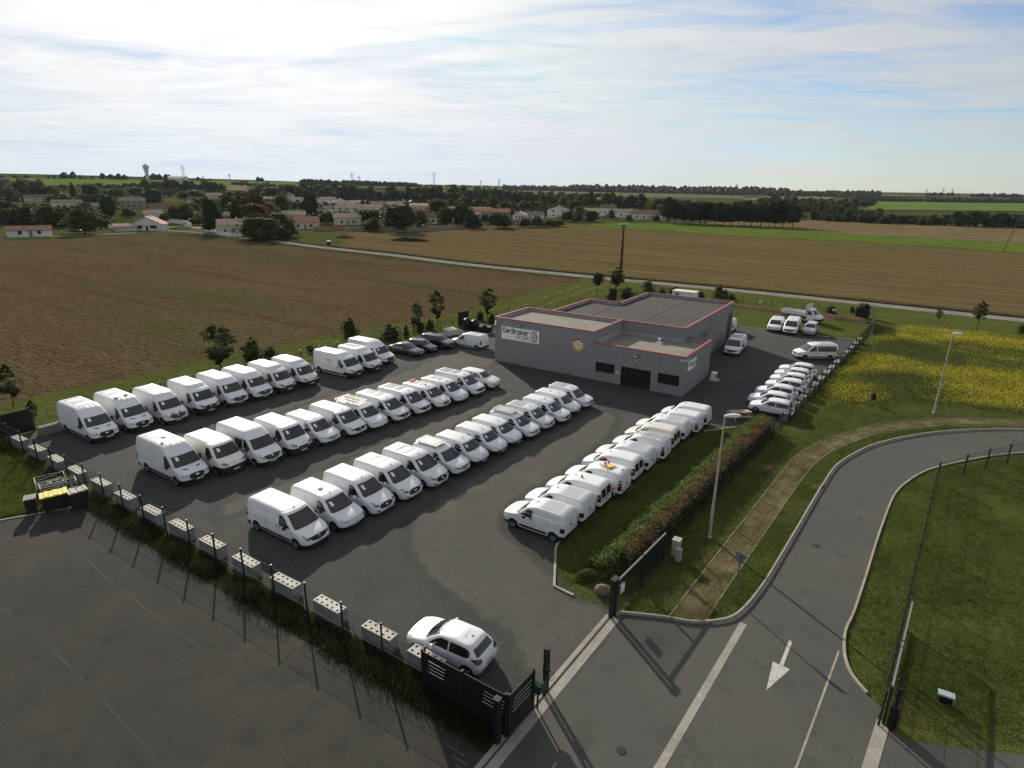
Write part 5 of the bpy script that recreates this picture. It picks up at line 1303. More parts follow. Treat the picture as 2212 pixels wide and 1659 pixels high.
# hatchbacks by the side fence: nose position given, facing -u
def park_nose(model, u, v, *a, **k_): return park(model, u + Mb[model].L, v, *a, rev=True, **k_)
HN = ['nearest the picnic table, first of seven', 'second from the picnic table', 'third from the picnic table, nosing less far out', 'fourth of the seven, in the middle of the line', 'fifth from the picnic table', 'sixth from the picnic table', 'last of the seven, nearest the minibus']
for i, (md, u_, v_) in enumerate([('hatch', 6.35, .2), ('hatch', 5.8, 2.4), ('hatchp', 5.85, 5.2), ('hatch', 6.2, 7.9), ('hatchp', 6.15, 10.3), ('hatchp', 6.15, 12.6), ('hatch', 6.2, 15.0)]):
    park_nose(md, u_, v_, 'white hatchback by the side fence, ' + HN[i], g5, name='hatchback_car', cat='car', yaw=random.uniform(-1, 1))
# single vehicles
def by_wheels(model, f, r, label, group=None, name='delivery_van', cat='van', axle=None, side=1, **k_):
    "placed by the visible front and rear wheel contacts (picture points)"
    F, Q = G(*f), G(*r); h = math.atan2((F-Q).y, (F-Q).x); b = Mb[model]
    d = Vector((math.cos(h), math.sin(h), 0)); n_ = Vector((-d.y, d.x, 0))
    p = (F + Q) / 2 - n_ * side * (b.W/2 - .1); 
    off = (sum(axle) / 2 - b.L / 2); p = p + d * off
    return MODELS[model].place(name, Vector((p.x, p.y, 0)), h, label, cat, group, **k_)
by_wheels('hatchc', (904.4, 1412.9), (1009.9, 1461.2), 'white hatchback parked alone behind the black slatted screen', None, 'hatchback_car', 'car', (.84, 3.43), 1)
by_wheels('Tw', ((1055 / 3.318 + 2900) / 1.8517, (962 / 3.318 + 1150) / 1.8517), ((1375 / 3.318 + 2900) / 1.8517, (965 / 3.318 + 1150) / 1.8517), 'white minibus with a long dark side window, nosing towards the depot', None, 'minibus', 'minibus', (.93, 4.03), 1, skip=NP)
def zq(x, y): return (x / 3.318 + 2900) / 1.8517, (y / 3.318 + 1150) / 1.8517
def face_cam(model, nose, tail, label, **k_):
    "placed by the ground points under nose and tail middle"
    N_, T_ = G(*nose), G(*tail); h = math.atan2((N_-T_).y, (N_-T_).x); d = Vector((math.cos(h), math.sin(h), 0)); p = N_ - d * Mb[model].L / 2
    return MODELS[model].place(k_.pop('name', 'delivery_van'), Vector((p.x, p.y, 0)), h, label, k_.pop('cat', 'van'), k_.pop('group', None), **k_)
gb = 'vehicles at the far end of the yard'
face_cam('T', zq(70, 915), zq(215, 760), 'white van parked close by the depot side wall, in its shadow', skip=NP, extra=[('roof_bars', MB().box((-.9, -.75, 1.98), (-.8, .75, 2.06)).box((.1, -.75, 1.98), (.2, .75, 2.06)).mesh('roof_bars', M_alu), O3, O3)])
face_cam('Kc', zq(632, 600), zq(740, 480), 'small white van at the left of the three facing out at the back', group=gb, skip=NP)
face_cam('T', zq(845, 635), zq(945, 490), 'white van standing in the middle of the three facing out at the back', group=gb, skip=NP)
face_cam('mpv', zq(1095, 645), zq(1195, 540), 'silver compact people carrier to the right of the three facing out', group=gb, name='people_carrier', cat='car')
face_cam('J', zq(-60, 640), zq(150, 505), 'white van half hidden behind the back corner of the depot', group=gb, skip=NP)
# tipper truck
tp = empty('tipper_truck'); tag(tp, 'white flatbed tipper truck with a tall headboard behind the three parked vehicles', 'truck', gb)
F_, Q_ = G(*zq(1108, 470)), G(*zq(840, 425)); hh = math.atan2((F_-Q_).y, (F_-Q_).x); d_ = Vector((math.cos(hh), math.sin(hh), 0)); n_ = Vector((-d_.y, d_.x, 0))
tp.location = (F_ + Q_) / 2 + n_ * .95; tp.rotation_euler = (0, 0, hh)
kt = Kit(); frt = [(.2, .08), (.40, .0), (.70, .02), (.92, .08), (1.06, .20), (1.16, .42), (1.27, .70), (1.32, .76), (1.96, 1.30), (2.04, 1.42), (2.12, 1.55), (2.18, 1.7), (2.2, 1.85)]
bt = make_body(2.15, 2.05, 2.2, frt, rear=[(.2, .0), (2.0, .0), (2.12, .05), (2.2, .12)], width=bigw(2.2), zc=1.15, zb=.35)
def cp(name, mb, m_, sm=False, x=2.15):
    o_ = mb.obj(name, m_, tp, sm, 34 if sm else None); o_.location = (x, 0, 0); return o_
cp('cab', bt.shell(), M_wpaint, True); cp('windscreen', bt.screen(1.33, 1.95, .10, .14), M_glass)
for sg in (1, -1): cp('side_window', bt.side(sideglass(bt, 1.22, 1.90, 1.98, lowrise=.1), .009, 4, (sg,)), M_glass)
cp('front_bumper', bt.wrap(.36, .74, .86, .014, 3), M_black)
MB().box((-2.9, -.4, .45), (1.2, .4, .65)).obj('chassis', M_black, tp)
MB().box((-2.95, -1.05, .95), (.95, 1.05, 1.03)).obj('bed', mat('rusty_bed', (.34, .14, .06), .8, var=[(1.2, (.45, .30, .10), .45, .65, 4)]), tp)
for y_ in (-1.05, 1.01): MB().box((-2.95, y_, 1.03), (.95, y_+.04, 1.52)).obj('drop_side', M_wpaint, tp)
MB().box((-2.99, -1.05, 1.03), (-2.951, 1.05, 1.52)).obj('tail_board', M_wpaint, tp)
MB().box((.95, -1.05, .95), (1.01, 1.05, 2.8)).obj('headboard', M_wpaint, tp)
t_, rm_ = wheel_meshes(.345, False)
for x_ in (2.22, -1.55):
    for sg in (1, -1):
        w_ = link('wheel', _hub(), tp); w_.location = (x_, sg*.90, .345); w_.rotation_euler = (0, 0, 0 if sg > 0 else math.pi)
        link('tyre', t_, w_); link('rim', rm_, w_)
# ------------------------------------------------------------------ plants: shared builders
def leafmat(name, col, col2, rand=.35, rough=.75):
    m_ = mat(name, col, rough, .25, var=[(1.3, col2, .44, .62, 4, None, 1), (6, tuple(c*.55 for c in col), .52, .68, 3, None, 1)], rand=rand)
    t = m_.node_tree; b_ = t.nodes['Principled BSDF']
    if 'mixt' not in m_:
        m_['mixt'] = 1
        tr = t.nodes.new('ShaderNodeBsdfTranslucent'); mx = t.nodes.new('ShaderNodeMixShader'); mx.inputs[0].default_value = .40
        src = b_.inputs['Base Color'].links[0].from_socket
        t.links.new(src, tr.inputs[0]); out = [n for n in t.nodes if n.type == 'OUTPUT_MATERIAL'][0]
        t.links.new(b_.outputs[0], mx.inputs[1]); t.links.new(tr.outputs[0], mx.inputs[2]); t.links.new(mx.outputs[0], out.inputs[0])
    return m_
L_dark = leafmat('leaf_dark', (0.046, 0.065, 0.022), (0.068, 0.087, 0.028))
L_mid = leafmat('leaf_mid', (0.062, 0.084, 0.025), (0.092, 0.112, 0.034))
L_olive = leafmat('leaf_olive', (0.088, 0.095, 0.030), (0.125, 0.125, 0.043))
L_light = leafmat('leaf_yellow_green', (.115, .125, .026), (.16, .155, .034))
L_rust = leafmat('leaf_russet', (0.090, 0.043, 0.024), (0.120, 0.066, 0.034))
L_con = leafmat('needle_dark', (0.027, 0.041, 0.018), (0.039, 0.054, 0.022), .25)
L_brown = leafmat('dry_leaf', (.17, .105, .046), (.24, .155, .070), .2)
L_ivy = leafmat('ivy_leaf', (0.075, 0.112, 0.027), (0.128, 0.165, 0.042), .2)
M_bark = mat('bark', (.060, .046, .034), .95, .1, var=[(5, (.035, .027, .020), .45, .65, 4)])
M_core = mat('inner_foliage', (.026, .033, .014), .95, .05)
def leaf(mb, p, sz, rnd, up=.3):
    n = Vector((rnd.gauss(0, 1), rnd.gauss(0, 1), rnd.gauss(0, 1) + up)).normalized(); a = n.orthogonal().normalized(); b_ = n.cross(a)
    th = rnd.random() * 6.28; a, b_ = a*math.cos(th)+b_*math.sin(th), b_*math.cos(th)-a*math.sin(th)
    s = sz * rnd.uniform(.6, 1.35)
    mb.add([p - a*s, p + b_*s*.55, p + a*s, p - b_*s*.55], [(0, 1, 2, 3)])
def crown_mesh(name, shape, n, sz, seed, m_, clumps=16, core=True, spread=.30):
    """shape = list of (height fraction, radius) for a unit-high crown; leaves sit on uneven clumps"""
    rnd = random.Random(seed); mb = MB(); cl = []
    for i in range(clumps):
        h = rnd.random(); r_ = lerpt(shape, h); a = rnd.random() * 6.283; q = r_ * math.sqrt(rnd.uniform(.25, 1.0)) * .80
        cl.append((Vector((q*math.cos(a), q*math.sin(a), h)), rnd.uniform(.55, 1.25) * spread * max(.35, r_ / .4)))
    for i in range(n):
        c_, r_ = cl[i % clumps]
        d = Vector((rnd.gauss(0, 1), rnd.gauss(0, 1), rnd.gauss(0, .8))).normalized() * r_ * (rnd.random() ** .45)
        p = c_ + Vector((d.x, d.y, d.z * .7)); p.z = max(.0, min(1.06, p.z))
        leaf(mb, p, sz, rnd)
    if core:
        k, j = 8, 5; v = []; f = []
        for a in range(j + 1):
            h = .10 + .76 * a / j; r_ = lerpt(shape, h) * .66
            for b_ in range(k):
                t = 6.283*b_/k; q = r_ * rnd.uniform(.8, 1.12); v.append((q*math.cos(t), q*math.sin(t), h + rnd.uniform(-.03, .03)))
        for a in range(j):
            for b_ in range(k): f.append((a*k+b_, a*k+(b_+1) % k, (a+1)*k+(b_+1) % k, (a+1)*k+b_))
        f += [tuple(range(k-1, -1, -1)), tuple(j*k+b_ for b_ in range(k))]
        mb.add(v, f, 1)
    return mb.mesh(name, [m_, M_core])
def trunk_mesh(name, h, r_, seed, limbs=4, spread=.3, top=1.0):
    "tapered trunk with limbs; unit-high tree with the crown starting at h"
    rnd = random.Random(seed); mb = MB()
    pts = [(0, 0, -.02), (rnd.uniform(-.01, .01), rnd.uniform(-.01, .01), h*.5), (rnd.uniform(-.02, .02), rnd.uniform(-.02, .02), h), (rnd.uniform(-.03, .03), rnd.uniform(-.03, .03), h + (top-h)*.6)]
    mb.tube(pts, [r_*1.25, r_, r_*.8, r_*.25], 7)
    for i in range(limbs):
        a = 6.283 * (i + rnd.random()*.6) / limbs; q = spread * rnd.uniform(.6, 1)
        mb.tube([pts[2], (q*.5*math.cos(a), q*.5*math.sin(a), h + (top-h)*.25), (q*math.cos(a), q*math.sin(a), h + (top-h)*rnd.uniform(.4, .7))], [r_*.55, r_*.4, r_*.15], 5)
    return mb.mesh(name, M_bark)
ROUND = [(0, .22), (.15, .40), (.4, .50), (.7, .42), (.9, .24), (1, .06)]
OVAL = [(0, .10), (.2, .30), (.5, .40), (.75, .30), (1, .05)]
VASE = [(0, .08), (.25, .24), (.6, .40), (.85, .32), (1, .08)]
CONE = [(0, .40), (.3, .34), (.6, .22), (.85, .10), (1, .02)]
COLUMN = [(0, .30), (.2, .42), (.6, .40), (.85, .25), (1, .05)]
BUSH = [(0, .42), (.3, .52), (.6, .46), (.85, .28), (1, .08)]
_cr = {}
def crown(kind, m_, detail, var):
    key = (kind, m_.name, detail, var)
    if key not in _cr:
        shp = {'round': ROUND, 'oval': OVAL, 'vase': VASE, 'cone': CONE, 'column': COLUMN, 'bush': BUSH}[kind]
        n, sz, cl = {'near': (3400, .030, 46), 'mid': (900, .050, 20), 'far': (340, .080, 14)}[detail]
        _cr[key] = crown_mesh('crown', shp, n, sz, hash((kind, detail, var)) % 9999 if False else (len(kind)*131 + var*17 + len(detail)*7), m_, cl, detail != 'near', .24 if detail != 'near' else .17)
    return _cr[key]
_tk = {}
def plant(name, pos, h, w, kind, m_, label, cat, group, detail='mid', bole=.25, rz=None, lean=(0, 0), var=None):
    """tree or shrub: h = height, w = crown width, bole = share of the height below the crown"""
    rz = random.uniform(0, 6.28) if rz is None else rz
    root = empty(name, pos, rz); tag(root, label, cat, group); root.rotation_euler = (lean[0], lean[1], rz)
    base = {'round': .5, 'oval': .4, 'vase': .4, 'cone': .4, 'column': .42, 'bush': .52}[kind]
    var = random.randrange(3) if var is None else var
    c_ = link('crown', crown(kind, m_, detail, var), root); hc = h * (1 - bole); c_.location = (0, 0, h * bole)
    sx = w / (2 * base); c_.scale = (sx, sx, hc)
    if bole > .02:
        key = (round(bole, 2), var)
        if key not in _tk: _tk[key] = trunk_mesh('trunk', bole, .035, var + 5, 4, .22)
        t = link('trunk', _tk[key], root); t.scale = (w*.55, w*.55, h)
    return root
def tree_px(x, yb, yt, wpx, kind, m_, label, cat='tree', group=None, detail='mid', bole=.25, name=None, lean=(0, 0)):
    "sized from the picture: base point, top row and crown width"
    p = GT(x, yb); dist = (p - Vector((0, 0, CAM_H))).dot(FW); h = (yb - yt) * dist / FPX / math.cos(PITCH * .6) * (1.0 if detail == 'near' else 1.14); w = wpx * dist / FPX * (1.0 if detail == 'near' else 1.4)
    return plant(name or 'tree', p, h, w, kind, m_, label, cat, group, detail, bole, lean=lean)

# ------------------------------------------------------------------ fences
M_post = mat('fence_post_green', (.012, .016, .014), .5, .4)
M_wire = mat('fence_wire', (.012, .016, .014), .55, .4)
_fp = {}
def panel_mesh(L, h, pitch=.10, wire=.0045):
    key = (round(L, 2), h, pitch)
    if key not in _fp:
        mb = MB(); n = int(L / pitch)
        for i in range(1, n):
            x = L * i / n; mb.tube([(x, 0, .05), (x, 0, h)], wire, 3, cap=False)
        for z in (.1, h*.33, h*.66, h-.06):
            for dy in (-.01, .01): mb.tube([(0, dy, z), (L, dy, z)], wire*1.1, 3, cap=False)
        _fp[key] = mb.mesh('mesh_panel', M_wire)
    return _fp[key]
_pm = {}
def post_mesh(h, r_=.035):
    key = (h, r_)
    if key not in _pm: _pm[key] = MB().box((-r_, -r_, 0), (r_, r_, h)).box((-r_*1.25, -r_*1.25, h), (r_*1.25, r_*1.25, h+.03)).mesh('post', M_post)
    return _pm[key]
def fence(pts, h, label, n=None, group='wire mesh fences', pitch=.10, panels=True, posth=None, r_=.035):
    root = empty('mesh_fence', (pts[0][0], pts[0][1], 0)); tag(root, label, 'fence', group); O_ = Vector((pts[0][0], pts[0][1], 0))
    seq = []
    for a, b in zip(pts, pts[1:]):
        a, b = Vector((a[0], a[1], 0)), Vector((b[0], b[1], 0)); k = max(1, round((b-a).length / 2.52))
        for i in range(k): seq.append(a.lerp(b, i / k))
    seq.append(Vector((pts[-1][0], pts[-1][1], 0)))
    for i, p in enumerate(seq):
        o_ = link('post', post_mesh(posth or h+.04, r_), root); o_.location = p - O_
        if panels and i < len(seq) - 1:
            d = seq[i+1] - p; o2 = link('mesh_panel', panel_mesh(round(d.length, 2), h, pitch), root); o2.location = p - O_; o2.rotation_euler = (0, 0, math.atan2(d.y, d.x))
    return root
def fu(v): return 10.2 + .0775 * (v + 1.3)          # the side fence line
fence([U(-41.2, -42.5), U(3.3, -42.75)], 1.95, 'tall wire mesh fence beside the hollow blocks facing the dark neighbouring lot')
fence([U(fu(-28.6)-.1, -28.6), U(fu(-1.5), -1.5)], 1.75, 'wire mesh fence running along the brown-topped hedge')
fence([U(fu(-1.5), -1.5), U(fu(42.5), 42.5)], 1.95, 'wire mesh fence behind the line of white hatchbacks')
fence([U(-41.2, -40.0), U(-39.3, -14.7), U(-37.3, 10.3), U(-35.6, 15.5), U(-33, 26), U(-28, 40), U(-22, 55.6)], 1.75, 'wire mesh fence between the back row and the ploughed field', pitch=.14)
fence([U(-22, 55.6), U(12.4, 54.0)], 1.75, 'wire mesh fence at the back of the yard along the lane', pitch=.14)
fence([(14.5, 18.75), (30.4, 39.7)], 1.62, 'dark wire mesh fence along the road verge near the right edge', r_=.03)
fence([(30.4, 39.7), (33.4, 41.2), (38.2, 43.3), (46, 46)], 1.62, 'wire mesh fence curving away to the right above the road bend', r_=.045)
# black slatted screens
M_slat = mat('black_slat', (.010, .011, .012), .5, .35)
def screen(a, b, h, label, n=12, gap=.02, openings=(), group='black slatted screens'):
    a, b = Vector((*a.xy, 0)), Vector((*b.xy, 0)); L = (b-a).length
    root = empty('slatted_screen', a, math.atan2((b-a).y, (b-a).x)); tag(root, label, 'screen', group)
    k = max(1, round(L / 2.4))
    for i in range(k + 1): o_ = link('post', post_mesh(h+.05, .04), root); o_.location = (L*i/k, 0, 0)
    sh = (h - .08) / n
    for i in range(k):
        for j in range(n):
            x0, x1 = L*i/k+.045, L*(i+1)/k-.045; z0 = .06 + j*sh
            segs = [(x0, x1)]
            for (oi, j0, j1, f0, f1) in openings:
                if oi == i and j0 <= j <= j1:
                    sk = (j - j0) * .12; segs = [(x0, x0 + (x1-x0)*f0 + sk*.3), (x0 + (x1-x0)*f1 + sk*.3 if (x1-x0)*f1+sk*.3 < (x1-x0) else x1-.01, x1)]
            mb = MB()
            for s0, s1 in segs:
                if s1 - s0 > .02: mb.box((s0, -.015, z0), (s1, .015, z0 + sh - gap))
            if len(segs) == 2: mb.box((x0, -.012, z0 + sh*.26), (x1, .012, z0 + sh - gap))
            mb.obj('slat', M_slat, root)
    return root
screen(U(3.35, -42.98), U(7.42, -42.98), 2.0, 'black slatted screen beside the lone white hatchback', 11, -.004, [(0, 6, 9, .08, .55), (1, 6, 9, .45, .95)])
screen(U(7.5, -42.9), U(7.6, -41.3), 1.95, 'short black slatted screen next to the green letter box', 10, -.004, [(0, 5, 8, .1, .9)])
screen(U(-41.3, -42.3), U(-41.2, -40.1), 2.0, 'black slatted screen at the far left corner of the yard', 10, -.004)
screen(U(-37.2, 11.6), U(-36.9, 13.6), 2.2, 'black screen behind the dark tanks at the field fence', 10, -.004)
screen(U(13.75, 44.0), U(13.1, 52.2), 2.1, 'black screen at the far right end of the yard', 10, -.004)
screen(U(12.4, 53.9), U(10.6, 54.1), 2.1, 'black screen closing the back corner of the yard by the lane', 10, -.004)
o = MB().box((-.11, -.11, 0), (.11, .11, 2.05)).box((-.13, -.13, 2.05), (.13, .13, 2.09)).obj('screen_pillar', M_slat); o.location = U(7.28, -43.35); o.rotation_euler = (0, 0, AX); tag(o, 'dark square pillar with pale cap in front of the slatted screen corner', 'pillar')
lb = empty('letter_box', U(7.75, -41.2), AX); tag(lb, 'dark green letter box on a post by the short screen', 'letter box')
MB().box((-.2, -.18, .95), (.2, .18, 1.32)).add([(-.2, -.18, 1.32), (.2, -.18, 1.32), (.2, .18, 1.32), (-.2, .18, 1.32), (-.2, 0, 1.4), (.2, 0, 1.4)], [(0, 1, 5, 4), (2, 3, 4, 5), (0, 4, 3), (1, 2, 5)]).obj('box', mat('letter_box_green', (.02, .045, .03), .5), lb); MB().box((-.03, -.03, 0), (.03, .03, .95)).obj('stand', M_post, lb)
gp = empty('gate_post', U(7.62, -40.4), AX); tag(gp, 'tall dark steel gate post pair with a cable loop by the channel', 'gate post')
MB().box((-.06, -.10, 0), (.06, .02, 2.35)).obj('post', M_post, gp); MB().box((-.05, .14, 0), (.05, .26, 2.15)).obj('post', M_post, gp); MB().box((-.12, -.02, 1.1), (.12, .16, 1.35)).obj('motor_box', M_slat, gp)
mb = MB(); mb.tube([(.1, .1, 1.2), (.3, .1, 1.25), (.36, .1, 1.0), (.25, .1, .75), (.08, .1, .8)], .012, 5); mb.obj('cable', M_black, gp)

# hollow concrete blocks
M_blk = mat('block_concrete', (.58, .56, .48), .92, .2, var=[(1.5, (.50, .48, .41), .42, .64, 5), (8, (.64, .62, .54), .5, .72, 5)], bump=(25, .3, .02), rand=.22)
M_blks = mat('block_side', (.24, .25, .245), .92, .2, var=[(1.2, (.19, .20, .19), .42, .64, 5)])  # same concrete as the tops, with the shade of sides and pits in its colour
def block_mesh():
    mb = MB(); L, D, H_ = 1.75, .55, .8; nx, ny = 5, 2; hw = .062
    mb.box((0, 0, 0), (L, D, H_ - .14), 1)
    xs = [0.]; 
    for i in range(nx): c_ = L*(i+.5)/nx; xs += [c_-hw, c_+hw]
    xs.append(L); ys = [0.]
    for j in range(ny): c_ = D*(j+.5)/ny; ys += [c_-.055, c_+.055]
    ys.append(D)
    for i in range(len(xs)-1):
        for j in range(len(ys)-1):
            hole_ = i % 2 == 1 and j % 2 == 1
            x0, x1, y0, y1 = xs[i], xs[i+1], ys[j], ys[j+1]
            if not hole_: mb.add([(x0, y0, H_), (x1, y0, H_), (x1, y1, H_), (x0, y1, H_)], [(0, 1, 2, 3)])
            else:
                z = H_-.13; mb.add([(x0, y0, H_), (x1, y0, H_), (x1, y1, H_), (x0, y1, H_), (x0, y0, z), (x1, y0, z), (x1, y1, z), (x0, y1, z)], [(4, 5, 6, 7), (0, 1, 5, 4), (1, 2, 6, 5), (2, 3, 7, 6), (3, 0, 4, 7)], 1)
    for q in (((0, 0), (L, 0)), ((L, 0), (L, D)), ((L, D), (0, D)), ((0, D), (0, 0))):
        (x0, y0), (x1, y1) = q; mb.add([(x0, y0, H_-.14), (x1, y1, H_-.14), (x1, y1, H_), (x0, y0, H_)], [(0, 1, 2, 3)], 1)
    return mb.mesh('concrete_block', [M_blk, M_blks])
BLK = block_mesh()
ORD = ['first', 'second', 'third', 'fourth', 'fifth', 'sixth', 'seventh', 'eighth', 'ninth', 'tenth', 'eleventh', 'twelfth', 'thirteenth', 'fourteenth', 'fifteenth', 'sixteenth', 'seventeenth', 'eighteenth']
def block(u, v, rz, label, group):
    o_ = link('concrete_block', BLK); c_ = U(u, v); d = Vector((math.cos(rz), math.sin(rz), 0)); n_ = Vector((-d.y, d.x, 0))
    p = c_ - d*.875 - n_*.275; o_.location = (p.x, p.y, -.02 + random.uniform(-.01, .01)); o_.rotation_euler = (0, 0, rz); tag(o_, label, 'concrete block', group)
us = [-38.25, -35.0, -31.85, -28.7, -25.4, -22.25, -18.95, -15.9, -12.75, -9.7, -6.5, -3.28, -.03, 2.75]
for i, u_ in enumerate(us):
    block(u_, -42.05 + random.uniform(-.04, .04), AX + R(random.uniform(-1.5, 1.5)), 'pale hollow concrete block behind the left fence, %s from the far left corner' % ORD[i], 'concrete blocks along the left fence')
vs_ = [-.5, 2.0, 4.6, 7.2, 9.9, 12.8, 15.8, 18.3, 21.3, 24.5, 27.2, 30.2, 33.2, 36.2]
for i, v_ in enumerate(vs_):
    block(fu(v_) - .42, v_, AX + R(90 - 4.4) + R(random.uniform(-1.5, 1.5)), 'pale hollow concrete block behind the hatchbacks, %s from the picnic table end' % ORD[i], 'concrete blocks along the side fence')
M_solid = mat('rough_block', (.21, .20, .17), .95, .2, var=[(2, (.15, .145, .12), .42, .64, 5), (9, (.27, .26, .22), .5, .7, 4)], bump=(12, .8, .05))
def rough_block(p, rz, sx, sy, sz, label):
    o_ = MB().box((-sx/2, -sy/2, -.02), (sx/2, sy/2, sz)).obj('rough_block', M_solid); bm_ = bmesh.new(); bm_.from_mesh(o_.data); bmesh.ops.bevel(bm_, geom=bm_.edges[:], offset=.04, segments=2, affect='EDGES'); bm_.to_mesh(o_.data); bm_.free()
    o_.location = p; o_.rotation_euler = (0, 0, rz); tag(o_, label, 'concrete block', 'solid blocks')
rough_block(U(-39.6, -39.4), AX+R(90), 1.8, .6, .75, 'solid grey block at the far left corner below the black screen')
rough_block(U(-39.9, -37.9), AX+R(88), 1.7, .6, .7, 'solid grey block behind the leftmost van of the back row')

# ------------------------------------------------------------------ sliding gates
M_gate = mat('gate_green', (.012, .020, .017), .45, .45); M_gtop = mat('gate_rail_top', (.16, .18, .17), .5, .4)
def gate(a, b, h, label, bars=36, plate_=True, group='sliding gates'):
    a, b = Vector((*a.xy, 0)), Vector((*b.xy, 0)); L = (b-a).length; root = empty('sliding_gate', a, math.atan2((b-a).y, (b-a).x)); tag(root, label, 'gate', group)
    MB().box((0, -.035, .12), (L, .035, .24)).obj('bottom_rail', M_gate, root); MB().box((0, -.04, h-.08), (L, .04, h)).obj('top_rail', M_gtop, root)
    bm_ = MB().box((-.015, -.015, .24), (.015, .015, h-.08)).mesh('bar', M_gate)
    for i in range(bars): o_ = link('bar', bm_, root); o_.location = (L*(i+.5)/bars, 0, 0)
    for x in (0.0, L/2, L): MB().box((x-.05, -.05, 0), (x+.05, .05, h+.12 if x == 0 else h)).obj('upright', M_gate, root)
    if plate_: MB().box((.35, .036, 1.0), (.75, .05, 1.45)).obj('notice_plate', M_white, root); MB().box((.35, -.05, 1.0), (.75, -.036, 1.45)).obj('notice_plate', M_white, root)
    return root
gate(U(7.97, -34.2), U(8.4, -28.7), 1.95, 'dark green barred sliding gate drawn back beside the leafy hedge')
mb = MB().box((-.12, -.10, 0), (.0, .10, 2.1)).box((.16, -.10, 0), (.28, .10, 2.1)).box((-.16, -.14, 2.1), (.32, .14, 2.16)); o = mb.obj('gate_portal', M_gate); o.location = U(7.9, -34.45); o.rotation_euler = (0, 0, AX+R(84)); tag(o, 'dark double post guiding the sliding gate at the yard entrance', 'gate post')
gate(Vector((14.75, 18.85, 0)), Vector((18.85, 24.2, 0)), 1.7, 'dark barred sliding gate parked along the fence at the bottom right', 46, False)
mb = MB().box((-.16, -.16, 0), (.16, .16, 1.0)).box((-.3, -.06, 0), (-.2, .06, 2.0)); o = mb.obj('gate_motor', M_slat); o.location = (15.0, 18.75, 0); o.rotation_euler = (0, 0, R(52)); tag(o, 'black gate motor housing at the bottom right gate', 'gate motor')

# ------------------------------------------------------------------ hedge, creepers, weeds
def leafmass(name, m_, n, fn, sz, seed, parent=None, up=.3):
    rnd = random.Random(seed); mb = MB()
    for _ in range(n): leaf(mb, fn(rnd), sz, rnd, up)
    return mb.obj(name, m_, parent)
hd = empty('hedge', U(fu(-16) - .8, -16)); tag(hd, 'long clipped hedge with a dry brown top behind the row of small vans', 'hedge'); HO = U(fu(-16) - .8, -16)
def hpt(v, du, z): p = U(fu(v) - 1.05 + du, v, z); return p - HO
def hw_(v, k): return .30*noise.noise((v*.55, k, 0)) + .16*noise.noise((v*1.7, k, 4))
def f_top(r): v = r.uniform(-30.3, -5.0); return hpt(v, r.gauss(.02 + .5*hw_(v, 8), .27), 1.08 + .7*hw_(v, 1) + r.gauss(0, .11))
def f_side(r): v = r.uniform(-31.0, -4.5); z = r.uniform(.02, 1.3); return hpt(v, .46 + .5*hw_(v, 2) + r.gauss(0, .10) - z*.10, z)
def f_left(r): v = r.uniform(-31.5, -3.6); z = r.random() ** 1.3 * 1.2; return hpt(v, -.35 - (1.25-z)*1.05*(.9+1.6*hw_(v, 3)) + r.gauss(0, .24), z + .5*hw_(v, 5)*z)
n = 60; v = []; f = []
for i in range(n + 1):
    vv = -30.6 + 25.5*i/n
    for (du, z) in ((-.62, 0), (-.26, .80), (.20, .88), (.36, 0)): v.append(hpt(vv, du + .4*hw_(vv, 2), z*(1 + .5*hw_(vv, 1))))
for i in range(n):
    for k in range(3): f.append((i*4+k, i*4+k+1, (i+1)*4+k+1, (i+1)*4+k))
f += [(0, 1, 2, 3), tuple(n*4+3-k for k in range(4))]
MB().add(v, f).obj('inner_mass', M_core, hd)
L_hs = leafmat('dull_hedge_leaf', (.060, .056, .030), (.09, .078, .044), .1)
leafmass('green_shoots', L_ivy, 2000, lambda r: (lambda v: hpt(v, r.gauss(-.1, .3), 1.12 + .7*hw_(v, 1) + r.gauss(0, .14)))(min((r.uniform(-30.3, -4.6) for _ in range(3)), key=lambda q: -noise.noise((q*.8, 6, 2)))), .07, 4, hd, .5); leafmass('dry_top', L_brown, 13500, f_top, .065, 1, hd, .8); leafmass('roadside_foliage', L_hs, 9000, f_side, .06, 2, hd, 0); leafmass('green_creeper', L_ivy, 22000, f_left, .085, 3, hd, .6)
def mound(name, c_, rx, ry, h, m_, n, sz, seed, label, rz=0.0, cat='shrub', group=None):
    root = empty(name, c_, rz); tag(root, label, cat, group)
    def fn(r):
        a = r.random()*6.283; q = math.sqrt(r.random()); z = h*(1-q*q)*(.75+.35*noise.noise((q*math.cos(a)*2+seed, q*math.sin(a)*2, 0))) ; return Vector((q*math.cos(a)*rx, q*math.sin(a)*ry, max(.02, z*(r.random()**.35))))
    leafmass('foliage', m_, n, fn, sz, seed, root, .6)
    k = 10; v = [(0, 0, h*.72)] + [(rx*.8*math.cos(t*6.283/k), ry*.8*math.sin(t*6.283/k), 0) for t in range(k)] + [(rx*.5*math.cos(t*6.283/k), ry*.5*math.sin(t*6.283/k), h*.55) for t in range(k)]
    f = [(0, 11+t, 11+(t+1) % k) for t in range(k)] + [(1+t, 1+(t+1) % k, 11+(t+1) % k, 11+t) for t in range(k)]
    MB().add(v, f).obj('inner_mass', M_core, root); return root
mound('creeper_mound', G(1330, 1228), 1.5, .9, 1.15, L_ivy, 3600, .055, 11, 'bright leafy creeper mound at the gate end of the hedge', AX+R(85))
mound('creeper_mound', G(1268, 1248), .8, .6, .6, L_ivy, 1200, .05, 12, 'low green creeper patch by the kerb corner near the gate', AX+R(60))
mound('creeper_mound', G(1632, 928), 1.5, .8, 1.1, L_mid, 3000, .06, 13, 'rounded green shrub at the picnic-table end of the hedge', AX+R(80))
